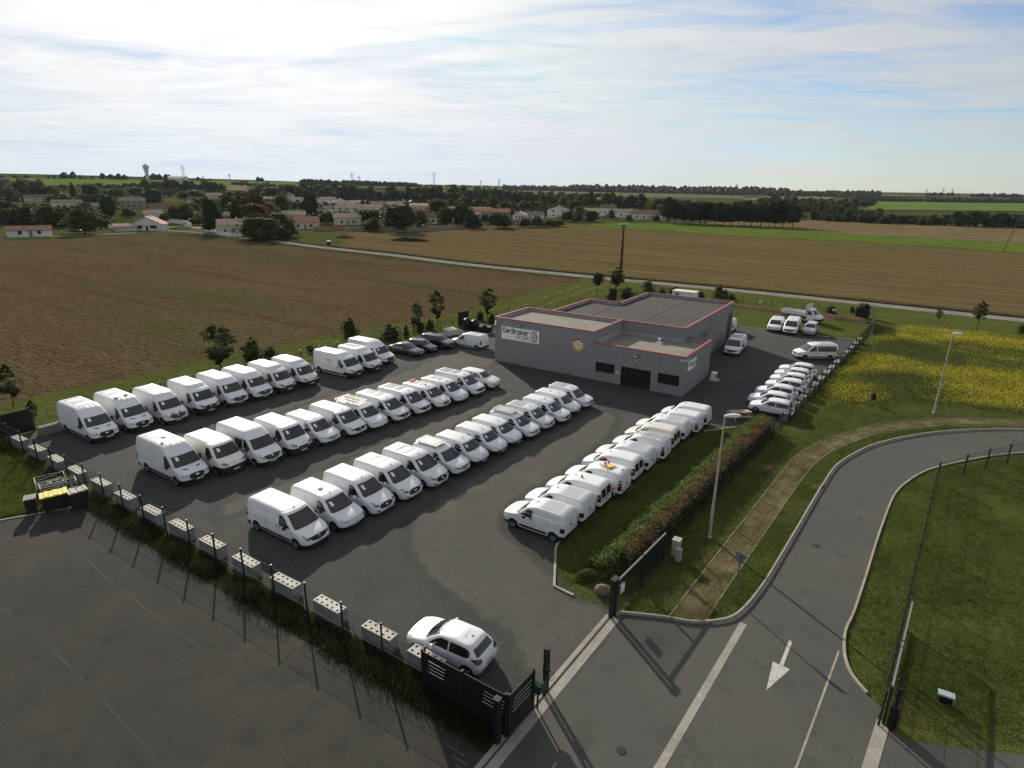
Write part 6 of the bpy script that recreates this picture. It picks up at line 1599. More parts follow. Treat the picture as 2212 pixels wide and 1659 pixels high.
# boulder beside the gate
bm_ = bmesh.new(); bmesh.ops.create_icosphere(bm_, subdivisions=3, radius=.36)
for v_ in bm_.verts: v_.co *= 1 + .28*noise.noise(v_.co*2.2) + .1*noise.noise(v_.co*6); v_.co.z *= .85; v_.co.x *= 1.15
me = bpy.data.meshes.new('boulder'); bm_.to_mesh(me); bm_.free(); o = link('boulder', me, None, mat('boulder_stone', (.16, .12, .085), .95, .2, var=[(3, (.10, .075, .055), .42, .64, 5), (9, (.24, .19, .14), .5, .7, 5)], bump=(8, .8, .05))); me.polygons.foreach_set('use_smooth', [True]*len(me.polygons)); o.location = G(1300, 1282) + Vector((0, 0, .18)); tag(o, 'brown boulder beside the dark gate post', 'boulder')
# weeds along the left fence
L_weed = leafmat('weed_blade', (.030, .034, .016), (.048, .048, .024), .1); L_weedg = leafmat('weed_leaf', (.032, .044, .014), (.052, .062, .020), .1)
def blades(name, n, fn, h, w_, m_, seed, label=None, cat=None):
    rnd = random.Random(seed); v = []; f = []
    for _ in range(n):
        p, k = fn(rnd); hh = h*k*rnd.uniform(.5, 1.2); a = rnd.random()*6.283; d = Vector((math.cos(a), math.sin(a), 0)); t = Vector((rnd.gauss(0, .28), rnd.gauss(0, .28), 1)) * hh
        b0 = len(v); v += [p - d*w_, p + d*w_, p + t*.6 + d*w_*.7, p + t]; f.append((b0, b0+1, b0+2, b0+3))
    o_ = MB().add(v, f).obj(name, m_); tag(o_, label, cat, None, 'stuff'); return o_
def wv(r):
    u_ = r.uniform(-24, 7.2) if r.random() < .97 else r.uniform(-40, -24); k = max(.12, .62 + .85*noise.noise((u_*.45, 7, 0))); w_ = .9 if u_ < -2 else 1.15
    return U(u_, -43.0 + r.gauss(0, .33*w_) - .10, 0), k
blades('weeds', 15000, wv, .62, .014, L_weed, 21, 'tall dry weeds along the foot of the left fence', 'weeds')
blades('weeds', 20000, lambda r: (lambda q: (q[0], q[1]*.8))(wv(r)), .42, .036, L_weedg, 22, 'green leafy weeds among the dry ones at the left fence', 'weeds')
sheet('weed_strip', [U(-25, -42.6), U(7.3, -42.75), U(7.3, -44.0), U(0, -43.8), U(-12, -43.8), U(-25, -43.5)], .016, mat('weed_soil', (.034, .030, .020), 1.0, 0.0, var=[(1.5, (.020, .018, .012), .42, .64, 5), (6, (.055, .048, .030), .55, .7, 4)]))
# grass tufts near the viewer
L_gr = leafmat('grass_blade', (.082, .122, .026), (.130, .158, .040), .05)
def inpoly(x, y, poly):
    c_ = False; j = len(poly) - 1
    for i in range(len(poly)):
        xi, yi, xj, yj = poly[i].x, poly[i].y, poly[j].x, poly[j].y
        if (yi > y) != (yj > y) and x < (xj-xi)*(y-yi)/(yj-yi)+xi: c_ = not c_
        j = i
    return c_
def tufts(name, poly, n, h, seed, m_, label, wsc=1.0):
    xs = [p.x for p in poly]; ys = [p.y for p in poly]
    def fn(r):
        while True:
            x, y = r.uniform(min(xs), max(xs)), r.uniform(min(ys), max(ys))
            if inpoly(x, y, poly): break
        return Vector((x, y, 0)), max(.25, .8 + .9*noise.noise((x*.35, y*.35, seed)))
    return blades(name, n, fn, h, .016*wsc, m_, seed, label, 'grass')
v1 = P(*pr[::-1][:-8], (2200, 921), (2200, 928)) + [p for p in og[::-1] if True][4:-16]
tufts('grass_tufts', P((1240, 1290), (1340, 1325), (1438, 1340), (1576, 1161), (1672, 1036), (1716, 985), (1770, 953), (1890, 916), (2040, 902), (2212, 906), (2212, 870), (1900, 850), (1700, 900), (1640, 930), (1500, 1060), (1340, 1210)), 60000, .10, 31, L_gr, 'short green grass of the verge between hedge and footpath')
tufts('grass_tufts', P((1526, 1337), (1600, 1230), (1650, 1155), (1715, 1060), (1752, 1012), (1790, 980), (1830, 961), (1890, 939), (2040, 920), (2212, 922), (2212, 928), (2040, 932), (1965, 941), (1892, 958), (1842, 980), (1802, 1006), (1756, 1078), (1720, 1140), (1650, 1258), (1612, 1306), (1580, 1332)), 26000, .10, 32, L_gr, 'grass strip between footpath and road kerb')
tufts('grass_tufts', P((2212, 982), (2040, 1010), (1992, 1026), (1957, 1048), (1924, 1092), (1895, 1170), (1873, 1242), (1846, 1322), (1828, 1362), (1826, 1420), (1842, 1458), (1880, 1505), (1930, 1560), (2050, 1590), (2212, 1615)), 70000, .11, 33, L_gr, 'thick grass inside the road bend on the right')
tufts('grass_tufts', P((0, 940), (60, 970), (120, 1010), (170, 1060), (190, 1084), (100, 1102), (0, 1120)), 24000, .13, 34, L_gr, 'grass corner at the left edge beside the bins', 1.3)
tufts('grass_tufts', P((1196, 1262), (1204, 1180), (1330, 1085), (1465, 975), (1525, 935), (1600, 924), (1560, 990), (1420, 1110), (1320, 1205), (1245, 1285)), 30000, .09, 35, L_gr, 'shaded grass strip behind the row of small vans')
_pl, _pr = P(*pl), P(*pr)[::-1]
def on_path(r):
    t = r.random(); i = t*(len(_pl)-1.001); a = _pl[int(i)].lerp(_pl[int(i)+1], i % 1); j = t*(len(_pr)-1.001); b = _pr[int(j)].lerp(_pr[int(j)+1], j % 1)
    q = abs(r.gauss(0, .22)); q = q if r.random() < .5 else 1 - q
    p = a.lerp(b, max(0, min(1, q))); return Vector((p.x, p.y, .012)), max(.2, .7 + .9*noise.noise((p.x*.5, p.y*.5, 2)))
blades('grass_tufts', 14000, on_path, .07, .014, L_gr, 36, 'ragged grass creeping in from both edges of the footpath', 'grass')
# mustard field
L_mus = leafmat('mustard_flower', (.58, .50, .03), (.66, .57, .05), .05); L_musg = leafmat('mustard_leaf', (.072, .104, .022), (.115, .135, .030), .05)
mp = P((1795, 862), (1800, 830), (1850, 780), (1905, 735), (1960, 712), (2100, 722), (2300, 738), (2300, 915), (2212, 893), (2080, 874), (1950, 862), (1860, 872))
mxs = [p.x for p in mp]; mys = [p.y for p in mp]
def mus(yellow):
    def fn(r):
        while True:
            x, y = r.uniform(min(mxs), max(mxs)), r.uniform(min(mys), max(mys))
            if not inpoly(x, y, mp): continue
            q = 1.25*noise.noise((x*.085, y*.11, 4.2)) + .40*noise.noise((x*.5, y*.55, 1.1)) + .34
            if yellow and r.random() > sstep(-.28, .42, q): continue
            break
        hh = .55 + .5*max(-.5, noise.noise((x*.25, y*.25, 9)))
        x += r.gauss(0, .7); y += r.gauss(0, .7); z = hh*r.uniform(.55, 1.1) if yellow else hh*r.uniform(.0, 1.02)
        return Vector((x, y, z))
    return fn
o = leafmass('mustard_flowers', L_mus, 95000, mus(True), .040, 41, None, 1.0); tag(o, 'bright yellow mustard flowers in the plot by the side fence', 'flowers', None, 'stuff')
o = leafmass('mustard_leaves', L_musg, 60000, mus(False), .085, 42, None, .5); tag(o, 'green mustard leaves under the yellow flowers', 'plants', None, 'stuff')
sheet('mustard_soil', mp, .012, M_verge)
# ------------------------------------------------------------------ street furniture and odds and ends
M_galv = mat('galvanised_pole', (.36, .35, .31), .6, .4, var=[(2, (.30, .29, .25), .45, .66, 4)])
def lamp(base, h, arm, label):
    root = empty('street_lamp', base, arm); tag(root, label, 'street lamp', 'street lamps along the verge')
    MB().tube([(0, 0, 0), (0, 0, h)], [.085, .045], 10).obj('pole', M_galv, root, True, 40); MB().lathe([(.13, 0), (.13, .06), (.085, .12)], 10).obj('base_collar', M_galv, root)
    v = []
    for x, w_, z0, z1 in ((-.05, .06, -.03, .05), (.18, .13, -.05, .09), (.55, .16, -.06, .10), (.85, .12, -.03, .06), (.95, .04, 0, .03)): v += [(x, -w_, h+z0), (x, w_, h+z0), (x, w_*.75, h+z1), (x, -w_*.75, h+z1)]
    f = [(i*4+k, i*4+(k+1) % 4, (i+1)*4+(k+1) % 4, (i+1)*4+k) for i in range(4) for k in range(4)] + [(3, 2, 1, 0), (16, 17, 18, 19)]
    MB().add(v, f).obj('lamp_head', M_lens, root, True, 40); MB().box((.2, -.1, h-.075), (.7, .1, h-.062)).obj('diffuser', mat('lamp_diffuser', (.55, .55, .52), .3), root)
lamp(G(1532.3, 1160.6), 7.75, R(10), 'slender grey street lamp standing before the brown-topped hedge')
lamp(G(2017, 893), 7.7, R(0), 'slender grey street lamp at the edge of the yellow mustard plot')
sg_ = empty('road_sign', G(1585.8, 1296), AX+R(75)); tag(sg_, 'triangular road sign seen from behind on a post by the kerb', 'road sign')
MB().tube([(0, 0, 0), (0, 0, 2.75)], .035, 8).obj('post', mat('sign_post', (.10, .115, .115), .5, .4), sg_)
v = [(.03, -.38, 2.70), (.03, .38, 2.70), (.03, 0, 2.08)]; v2 = [(.05, y, z) for _, y, z in v]; MB().add(v + v2, [(0, 1, 2), (5, 4, 3), (0, 3, 4, 1), (1, 4, 5, 2), (2, 5, 3, 0)]).obj('triangle_plate', mat('sign_back', (.16, .17, .175), .5, .4), sg_)
ub = empty('utility_cabinet', U(8.75, -27.6), AX); tag(ub, 'pale utility cabinet pair on the grass at the hedge end', 'utility box')
M_ub = mat('cabinet_beige', (.34, .33, .27), .8); MB().box((-.2, -.22, 0), (.2, .22, 1.05)).obj('cabinet', M_ub, ub); MB().box((-.23, -.25, 1.05), (.23, .25, 1.10)).obj('lid', M_ub, ub); MB().box((.12, -.52, 0), (.42, -.24, .78)).obj('small_cabinet', M_ub, ub)
# tall mast
ms = empty('floodlight_mast', G(1340, 598)); tag(ms, 'tall rusty brown mast with a green ring head behind the depot', 'mast')
M_rust = mat('rusty_steel', (.10, .048, .024), .85, .2, var=[(1.2, (.065, .034, .020), .42, .64, 5)]); MB().tube([(0, 0, 0), (0, 0, 11.0)], [.42, .20], 12).obj('mast_shaft', M_rust, ms, True, 40)
MB().tube([(0, 0, 10.9), (0, 0, 11.5)], [.16, .45], 10).obj('head_cone', mat('mast_green', (.05, .10, .075), .5), ms)
mb = MB(); 
for k_ in range(12):
    a0_, a1_ = k_*math.pi/6, (k_+1)*math.pi/6; mb.tube([(.95*math.cos(a0_), .95*math.sin(a0_), 11.7), (.95*math.cos(a1_), .95*math.sin(a1_), 11.7)], .05, 5)
    mb.tube([(.35*math.cos(a0_), .35*math.sin(a0_), 11.5), (.95*math.cos(a0_), .95*math.sin(a0_), 11.7)], .03, 4)
mb.obj('head_ring', MATS['mast_green'], ms)
for k_ in range(6):
    a0_ = k_*math.pi/3; o = MB().box((-.12, -.2, -.15), (.12, .2, .15)).obj('floodlight', M_lens, ms); o.location = (.95*math.cos(a0_), .95*math.sin(a0_), 11.92); o.rotation_euler = (0, 0, a0_)
# picnic table
pt_ = empty('picnic_table', G(1597, 905), R(8)); tag(pt_, 'weathered wooden picnic table with benches beyond the small van row', 'picnic table')
for k_ in range(5): MB().box((-.95, -.36+k_*.15, .72), (.95, -.36+k_*.15+.125, .76)).obj('tabletop_plank', M_wood, pt_)
for y_ in (-.78, .55):
    for k_ in range(2): MB().box((-.95, y_+k_*.13, .43), (.95, y_+k_*.13+.11, .47)).obj('bench_plank', M_wood, pt_)
for x_ in (-.7, .7):
    for s_ in (-1, 1): MB().tube([(x_, s_*.70, 0), (x_, s_*.22, .72)], .045, 4).obj('leg', M_wood, pt_)
    MB().box((x_-.03, -.8, .38), (x_+.03, .8, .43)).obj('cross_beam', M_wood, pt_)
# bins at the left fence
M_bin = mat('bin_plastic', (.016, .015, .016), .6, .35); M_binb = mat('bin_brown', (.030, .018, .016), .6, .35)
def container(p, rz, W_, D_, H_, lid, label, body=M_bin):
    root = empty('wheeled_bin', p, rz); tag(root, label, 'bin', 'bins by the left fence')
    v = []
    for z, k_ in ((.14, .82), (H_*.55, .93), (H_*.92, 1.0), (H_, 1.04)): v += [(-W_/2*k_, -D_/2*k_, z), (W_/2*k_, -D_/2*k_, z), (W_/2*k_, D_/2*k_, z), (-W_/2*k_, D_/2*k_, z)]
    f = [(i*4+k_, i*4+(k_+1) % 4, (i+1)*4+(k_+1) % 4, (i+1)*4+k_) for i in range(3) for k_ in range(4)] + [(3, 2, 1, 0), (12, 13, 14, 15)]
    MB().add(v, f).obj('body', body, root)
    lm = MB(); n = 6
    for i in range(n): lm.box((-W_/2*1.06 + W_*1.06*i/n, -D_/2*1.08, H_), (-W_/2*1.06 + W_*1.06*(i+1)/n - .012, D_/2*1.08, H_ + .07 + .03*(i % 2)))
    lm.obj('lid', lid, root)
    for x_ in (-W_*.36, W_*.36):
        for y_ in (-D_*.32, D_*.32): o_ = MB().lathe([(.001, -.02), (.085, -.02), (.085, .02), (.001, .02)], 10, 'y').obj('wheel', M_tyre, root); o_.location = (x_, y_, .085)
    o_ = MB().tube([(-W_*.4, D_/2*1.1, H_-.08), (W_*.4, D_/2*1.1, H_-.08)], .018, 6).obj('handle', body, root)
zA = lambda x, y: (x/4.096, y/4.096+891.1)
container(U(-25.35, -44.75), AX+R(72), 1.36, .85, 1.08, mat('bin_lid_yellow', (.58, .52, .05), .5, .4), 'large dark bin with a bright yellow lid')
container(U(-24.6, -43.75), AX+R(80), 1.0, .8, 1.1, mat('bin_lid_brown', (.30, .235, .205), .6, .35), 'dark bin with a faded brown lid nearest the weeds', M_binb)
container(U(-26.1, -45.75), AX+R(66), .6, .7, 1.0, mat('bin_lid_grey', (.13, .15, .15), .55, .35), 'narrow dark bin with a grey lid at the left end')
# pallet cage of gas bottles
cg = empty('gas_bottle_cage', U(-26.75, -43.95), AX+R(76)); tag(cg, 'galvanised cage holding gas bottles behind the yellow-lidded bin', 'cage')
mb = MB()
for z in (.15, 1.0, 1.15):
    for y_ in (-.4, .4): mb.tube([(-.95, y_, z), (.95, y_, z)], .022, 5)
    for x_ in (-.95, .95): mb.tube([(x_, -.4, z), (x_, .4, z)], .022, 5)
for x_ in (-.95, 0, .95):
    for y_ in (-.4, .4): mb.tube([(x_, y_, 0), (x_, y_, 1.15)], .022, 5)
for x_ in (-.32, .32): mb.tube([(x_, .0, 1.15), (x_, .4, 1.15)], .02, 5)
mb.tube([(-.95, .0, 1.15), (.95, .0, 1.15)], .02, 5); mb.obj('cage_frame', M_galv, cg)
gbm = MB().lathe([(.001, .72), (.06, .70), (.13, .60), (.14, .5), (.14, .04), (.001, .02)], 10).mesh('gas_bottle', mat('bottle_paint', (.20, .16, .13), .45, .4, rand=.6), True, 40)
for i in range(5):
    for j in range(2):
        o = link('gas_bottle', gbm); o.location = cg.matrix_basis @ Vector((-.70+i*.34, -.26+j*.27, .02)); tag(o, 'gas bottle in the %s row of the cage, %s from the left' % (('front', 'rear')[j], ORD[i]), 'gas bottle', 'gas bottles in the cage')
cr = empty('scrap_crate', U(-28.55, -43.75), AX+R(74)); tag(cr, 'open wire crate filled with dark scrap beside the gas bottle cage', 'crate')
mb = MB()
for z in (.1, .5, .9):
    for y_ in (-.5, .5): mb.tube([(-.8, y_, z), (.8, y_, z)], .025, 5)
    for x_ in (-.8, .8): mb.tube([(x_, -.5, z), (x_, .5, z)], .025, 5)
for i in range(9):
    for y_ in (-.5, .5): mb.tube([(-.8+i*.2, y_, .1), (-.8+i*.2, y_, .9)], .01, 4)
mb.obj('crate_frame', M_galv, cr)
rnd = random.Random(5); mb = MB()
for i in range(26):
    p = Vector((rnd.uniform(-.65, .65), rnd.uniform(-.4, .4), rnd.uniform(.3, .95))); d = Vector((rnd.gauss(0, 1), rnd.gauss(0, 1), rnd.gauss(0, .3))).normalized()*rnd.uniform(.1, .32)
    mb.tube([p-d, p+d], rnd.uniform(.02, .07), 5, 1 if rnd.random() < .25 else 0)
mb.obj('scrap', [mat('dark_scrap', (.02, .019, .018), .7), M_galv], cr); MB().box((-.74, -.45, .1), (.74, .45, .55)).obj('scrap_heap', MATS['dark_scrap'], cr)
# dark tanks behind the white van
for i, (u_, v_, r_, h_) in enumerate(((-35.4, 11.3, .55, 1.7), (-34.3, 11.7, .6, 1.55))):
    tk = MB().lathe([(.001, h_), (r_*.3, h_), (r_*.35, h_-.1), (r_*.8, h_-.2), (r_, h_-.35), (r_, h_*.55), (r_*1.03, h_*.5), (r_, h_*.45), (r_, 0)], 18).obj('storage_tank', mat('tank_black', (.012, .012, .013), .5, .35), None, True, 40); tk.location = U(u_, v_); tag(tk, ['taller black ribbed storage tank by the field fence', 'squatter black storage tank nearest the depot'][i], 'tank', 'black tanks')
bx_ = empty('scrap_skip', U(-31.9, 11.0), AX+R(15)); tag(bx_, 'black open box heaped with dark parts beside the tanks', 'skip'); MB().box((-.8, -.55, .12), (.8, .55, .95)).obj('box', M_slat, bx_); MB().box((-.85, -.6, 0), (.85, .6, .12)).obj('pallet', M_wood, bx_)
MB().lathe([(.12, .0), (.32, .0), (.36, .09), (.32, .18), (.12, .18)], 14).obj('old_tyre', M_tyre, bx_).location = (-.2, 0, .96)
o = MB().box((-.5, -.35, 0), (.5, .35, .75)).obj('rubble_bag', M_solid); o.location = U(-33.2, 12.4); o.rotation_euler = (0, 0, AX+R(20)); tag(o, 'pale bulging sack between the tanks and the black box', 'sack')
bm_ = bmesh.new(); bm_.from_mesh(o.data); bmesh.ops.subdivide_edges(bm_, edges=bm_.edges[:], cuts=4, use_grid_fill=True)
for v_ in bm_.verts: v_.co += Vector((noise.noise(v_.co*3), noise.noise(v_.co*3+Vector((5, 0, 0))), noise.noise(v_.co*3+Vector((0, 9, 0)))))*.10
bm_.to_mesh(o.data); bm_.free()
for u_, v_, lb_ in ((-39.0, 8.2, 'pale low concrete chest behind the white van by the field fence'), ):
    o = MB().add([(-.9, -.5, 0), (.9, -.5, 0), (.9, .5, 0), (-.9, .5, 0), (-.9, -.5, .75), (.9, -.5, .75), (.9, .5, .95), (-.9, .5, .95)], [(3, 2, 1, 0), (4, 5, 6, 7), (0, 1, 5, 4), (1, 2, 6, 5), (2, 3, 7, 6), (3, 0, 4, 7)]).obj('concrete_chest', M_blk); o.location = U(-35.2, 7.2); o.rotation_euler = (0, 0, AX+R(80)); tag(o, lb_, 'chest')
# white cabin behind the hall and cover
wc = empty('site_cabin', U(-16.6, 51.5), AX); tag(wc, 'low white cabin with flat lid behind the back of the depot', 'cabin'); MB().box((-2, -1.2, 0), (2, 1.2, 2.2)).obj('wall', M_white, wc); MB().box((-2.1, -1.3, 2.2), (2.1, 1.3, 2.32)).obj('roof', mat('cabin_roof', (.55, .55, .46), .7), wc); MB().box((-1.5, -1.23, .2), (-.7, -1.205, 2.0)).obj('door', M_door, wc)
# earth bank inside the back fence
n = 50; v = []; f = []
for i in range(n+1):
    u_ = -18 + 30.4*i/n
    for dv, z in ((-1.3, -.02), (-.5, .45), (.2, .6), (.9, -.02)): p = U(u_, 53.9 - .03*(u_+8) + dv + .2*noise.noise((u_*.6, dv, 0)), z + .28*noise.noise((u_*.8, dv*2, 3)) if z > 0 else z); v.append(p)
for i in range(n):
    for k_ in range(3): f.append((i*4+k_, (i+1)*4+k_, (i+1)*4+k_+1, i*4+k_+1))
o = MB().add(v, f).obj('earth_bank', M_earth, None, True); o['kind'] = 'structure'
# manhole covers, notices on the back fence, small lamp in the grass
def cover_(x, y, r_, label):
    o_ = MB().lathe([(.001, .02), (r_, .02), (r_+.03, .012), (r_+.03, 0)], 18).obj('manhole_cover', M_iron); o_.location = G(x, y) + Vector((0, 0, .008)); tag(o_, label, 'manhole cover', 'manhole covers')
cover_(1763, 1179, .18, 'small round iron cover in the road above the arrow'); cover_(1342, 1622, .16, 'round iron cover in the entrance asphalt near the bottom')
for u_, lb_ in ((-4.4, 'white notice plate on the back fence, left of the tipper truck'), (7.4, 'white notice plate on the back fence by the round bush')):
    o = MB().box((-.3, -.01, 1.0), (.3, .01, 1.4)).obj('notice_plate', M_white); o.location = U(u_, 55.15 - .046*(u_+4)); o.rotation_euler = (0, 0, AX); tag(o, lb_, 'notice')
sp = empty('garden_spotlight', Vector((17.84, 19.9, 0)), R(-30)); tag(sp, 'small pale floodlight box standing in the grass at the bottom right', 'spotlight')
MB().box((-.28, -.16, .42), (.28, .16, .50)).obj('cover_plate', mat('spot_cover', (.42, .50, .48), .35, .5), sp); MB().box((-.22, -.12, .1), (.22, .12, .42)).obj('housing', M_slat, sp); MB().box((-.03, -.03, 0), (.03, .03, .12)).obj('stem', M_post, sp)
sheet('earth_patch', P((1640, 1145-55), (1652, 1148-60), (1665, 1148-50), (1650, 1090+20)), .02, M_earth) if False else None
for q in (((1752, 1046), (1776, 1046), (1782, 1052), (1772, 1060), (1750, 1056)), ((1645, 1008), (1668, 1003), (1672, 1012), (1655, 1018))): sheet('earth_patch', P(*q), .022, M_earth)

# ------------------------------------------------------------------ yard trees and shrubs
z5 = lambda x, y: (x/7.447+810, y/7.447+621); z6 = lambda x, y: (x/5.8514+1242.1, y/5.8514+459); zL = lambda x, y: (x/4.096, y/4.096+648)
gt = 'young trees along the field fence'; gs = 'shrubs along the field fence'
def tz(fn, x, yb, yt, w_, sc, *a, **k_):
    p = fn(x, yb); t = fn(x, yt); return tree_px(p[0], p[1], t[1], w_/sc, *a, **k_)
tz(zL, 1955, 610, 245, 330, 4.096, 'vase', L_dark, 'broad dark young tree behind the fourth and fifth vans of the back row', group=gt, detail='near', bole=.10)
tz(zL, 2225, 600, 385, 180, 4.096, 'vase', L_dark, 'narrower dark bush right of the broad young tree behind the back row', group=gt, detail='near', bole=.12)
tz(zL, 125, 960, 585, 230, 4.096, 'oval', L_dark, 'tall dark young tree at the left edge above the black screen', group=gt, detail='near', bole=.25)
tz(zL, 320, 1130, 890, 110, 4.096, 'oval', L_dark, 'thin sapling beside the solid block at the far left', group=gt, detail='near', bole=.35)
tz(z5, 620, 765, 280, 230, 7.447, 'vase', L_dark, 'leaning dark young tree behind the black hatchback', group=gt, detail='near', bole=.22, lean=(R(-4), R(-9)))
tz(z5, 1005, 675, 95, 300, 7.447, 'vase', L_dark, 'tallest young tree behind the white van seen from its tail', group=gt, detail='near', bole=.28)
tz(z5, 1815, 570, 50, 350, 7.447, 'vase', L_dark, 'round-headed dark young tree beside the left corner of the depot', group=gt, detail='near', bole=.26)
for x, yb, yt, w_, lb_ in ((250, 840, 640, 290, 'wide dark shrub right of the last high van'), (500, 810, 630, 80, 'slim dark shrub left of the leaning young tree'), (735, 735, 575, 130, 'dark shrub left of the tallest young tree'), (890, 705, 555, 130, 'dark shrub touching the tallest young tree'), (1690, 540, 400, 110, 'olive shrub left of the round-headed young tree'), (1880, 600, 470, 120, 'dark shrub hugging the left depot corner')):
    tz(z5, x, yb, yt, w_, 7.447, 'bush', L_dark if 'dark' in lb_ else L_olive, lb_, cat='shrub', group=gs, bole=.02, name='shrub')
zM = lambda x, y: (x/3.7236+486, y/3.7236+648)
for x, yb, yt, w_, lb_ in ((230, 490, 330, 120, 'dark bush behind the sixth and seventh vans of the back row'), (1005, 300, 180, 110, 'dark bush behind the long lettered van'), (370, 480, 400, 110, 'low dark bush behind the seventh van of the back row'), (690, 430, 380, 50, 'small dark bush at the gap in the back row')):
    tz(zM, x, yb, yt, w_, 3.7236, 'bush', L_dark, lb_, cat='shrub', group=gs, bole=.02, name='shrub')
for x, yb, yt, w_, kd, mt, lb_, bo in ((272, 1080, 795, 130, 'round', L_dark, 'small round-headed tree left of the mast', .45), (515, 975, 740, 170, 'oval', L_olive, 'sparse olive young tree touching the foot of the mast', .2), (470, 1125, 970, 110, 'bush', L_dark, 'dark bush in front of the mast, left one', .02), (640, 1090, 965, 150, 'bush', L_dark, 'wide dark bush in front of the mast, right one', .02), (915, 1010, 885, 140, 'bush', L_olive, 'grey-olive bush beyond the highest roof corner', .02), (1100, 1030, 975, 90, 'bush', L_rust, 'small russet bush left of the white cabin', .02), (1590, 1075, 1005, 80, 'bush', L_dark, 'round dark bush right of the white cabin', .02), (1810, 1090, 940, 120, 'bush', L_olive, 'olive bush with a thin top above the hall roof', .02), (1885, 1085, 995, 80, 'bush', L_mid, 'mid green bush beside the olive thin-topped one', .02), (1980, 1110, 1045, 85, 'bush', L_dark, 'small dark bush nearest the far right hall corner', .02), (1250, 1030, 960, 150, 'bush', L_con, 'very dark bush just behind the white cabin', .02)):
    tz(z6, x, yb, yt, w_, 5.8514, kd, mt, lb_, cat='tree' if 'tree' in lb_ else 'shrub', group='plants behind the depot', bole=bo, name='tree' if 'tree' in lb_ else 'shrub')
zq_ = lambda x, y: ((x/3.318+2900)/1.8517, (y/3.318+1150)/1.8517)
tz(zq_, 1400, 372, 268, 115, 6.144, 'bush', L_dark, 'round dark bush on the earth bank right of the tipper truck', cat='shrub', bole=.05, name='shrub')
tz(zq_, 1820, 400, 228, 160, 6.144, 'bush', L_rust, 'russet bush on the earth bank near the black back screens', cat='shrub', bole=.12, name='shrub')
tz(zq_, 1670, 390, 270, 60, 6.144, 'oval', L_olive, 'thin olive sapling on the back fence left of the russet bush', bole=.3)
z8_ = lambda x, y: (x/3.1605+1512.1, y/3.1605+567)
tz(z8_, 1615, 435, 318, 50, 3.1605, 'oval', L_olive, 'thin sapling beside the lane left of the lamp head', bole=.4, detail='near')
tz(z8_, 1885, 470, 275, 100, 3.1605, 'oval', L_olive, 'sparse leaning sapling beside the lane right of the lamp head', bole=.35, detail='near')
tz(z8_, 2195, 510, 440, 60, 3.1605, 'bush', L_dark, 'dark shrub at the right edge beyond the mustard', cat='shrub', bole=.02, name='shrub')
tree_px(1883, 877, 853, 11, 'bush', L_rust, 'small leafless shrub stump on the grass before the mustard', 'shrub', bole=.3, name='shrub')
# ------------------------------------------------------------------ the village across the fields
M_tile = mat('clay_tiles', (.34, .185, .115), .9, .15, var=[(.8, (.40, .24, .16), .42, .62, 4), (4, (.25, .12, .075), .5, .7, 5)])
M_tilep = mat('pale_tiles', (.43, .31, .23), .9, .15, var=[(.8, (.48, .37, .29), .42, .62, 4), (4, (.33, .21, .15), .5, .7, 5)])
M_tiled = mat('brown_tiles', (.17, .10, .07), .9, .15, var=[(.8, (.21, .13, .09), .42, .62, 4), (4, (.12, .075, .055), .5, .7, 5)])
M_tilew = mat('weathered_tiles', (.25, .20, .165), .9, .15, var=[(.8, (.30, .25, .21), .42, .62, 4), (4, (.19, .15, .12), .5, .7, 5)])
M_render = mat('cream_render', (.56, .52, .44), .9, .2, var=[(.4, (.50, .46, .39), .42, .64, 4)])
M_rendw = mat('white_render', (.68, .67, .64), .9, .2, var=[(.4, (.62, .60, .56), .42, .64, 4)])
M_stone = mat('rubble_stone', (.30, .26, .21), .95, .15, var=[(1.5, (.22, .19, .15), .42, .62, 5), (5, (.36, .32, .27), .5, .7, 4)])
M_shut = mat('blue_grey_shutter', (.035, .05, .07), .7); M_wdark = mat('house_window', (.03, .034, .04), .15, .5)
M_slate = mat('grey_slate', (.16, .165, .17), .8, .3)
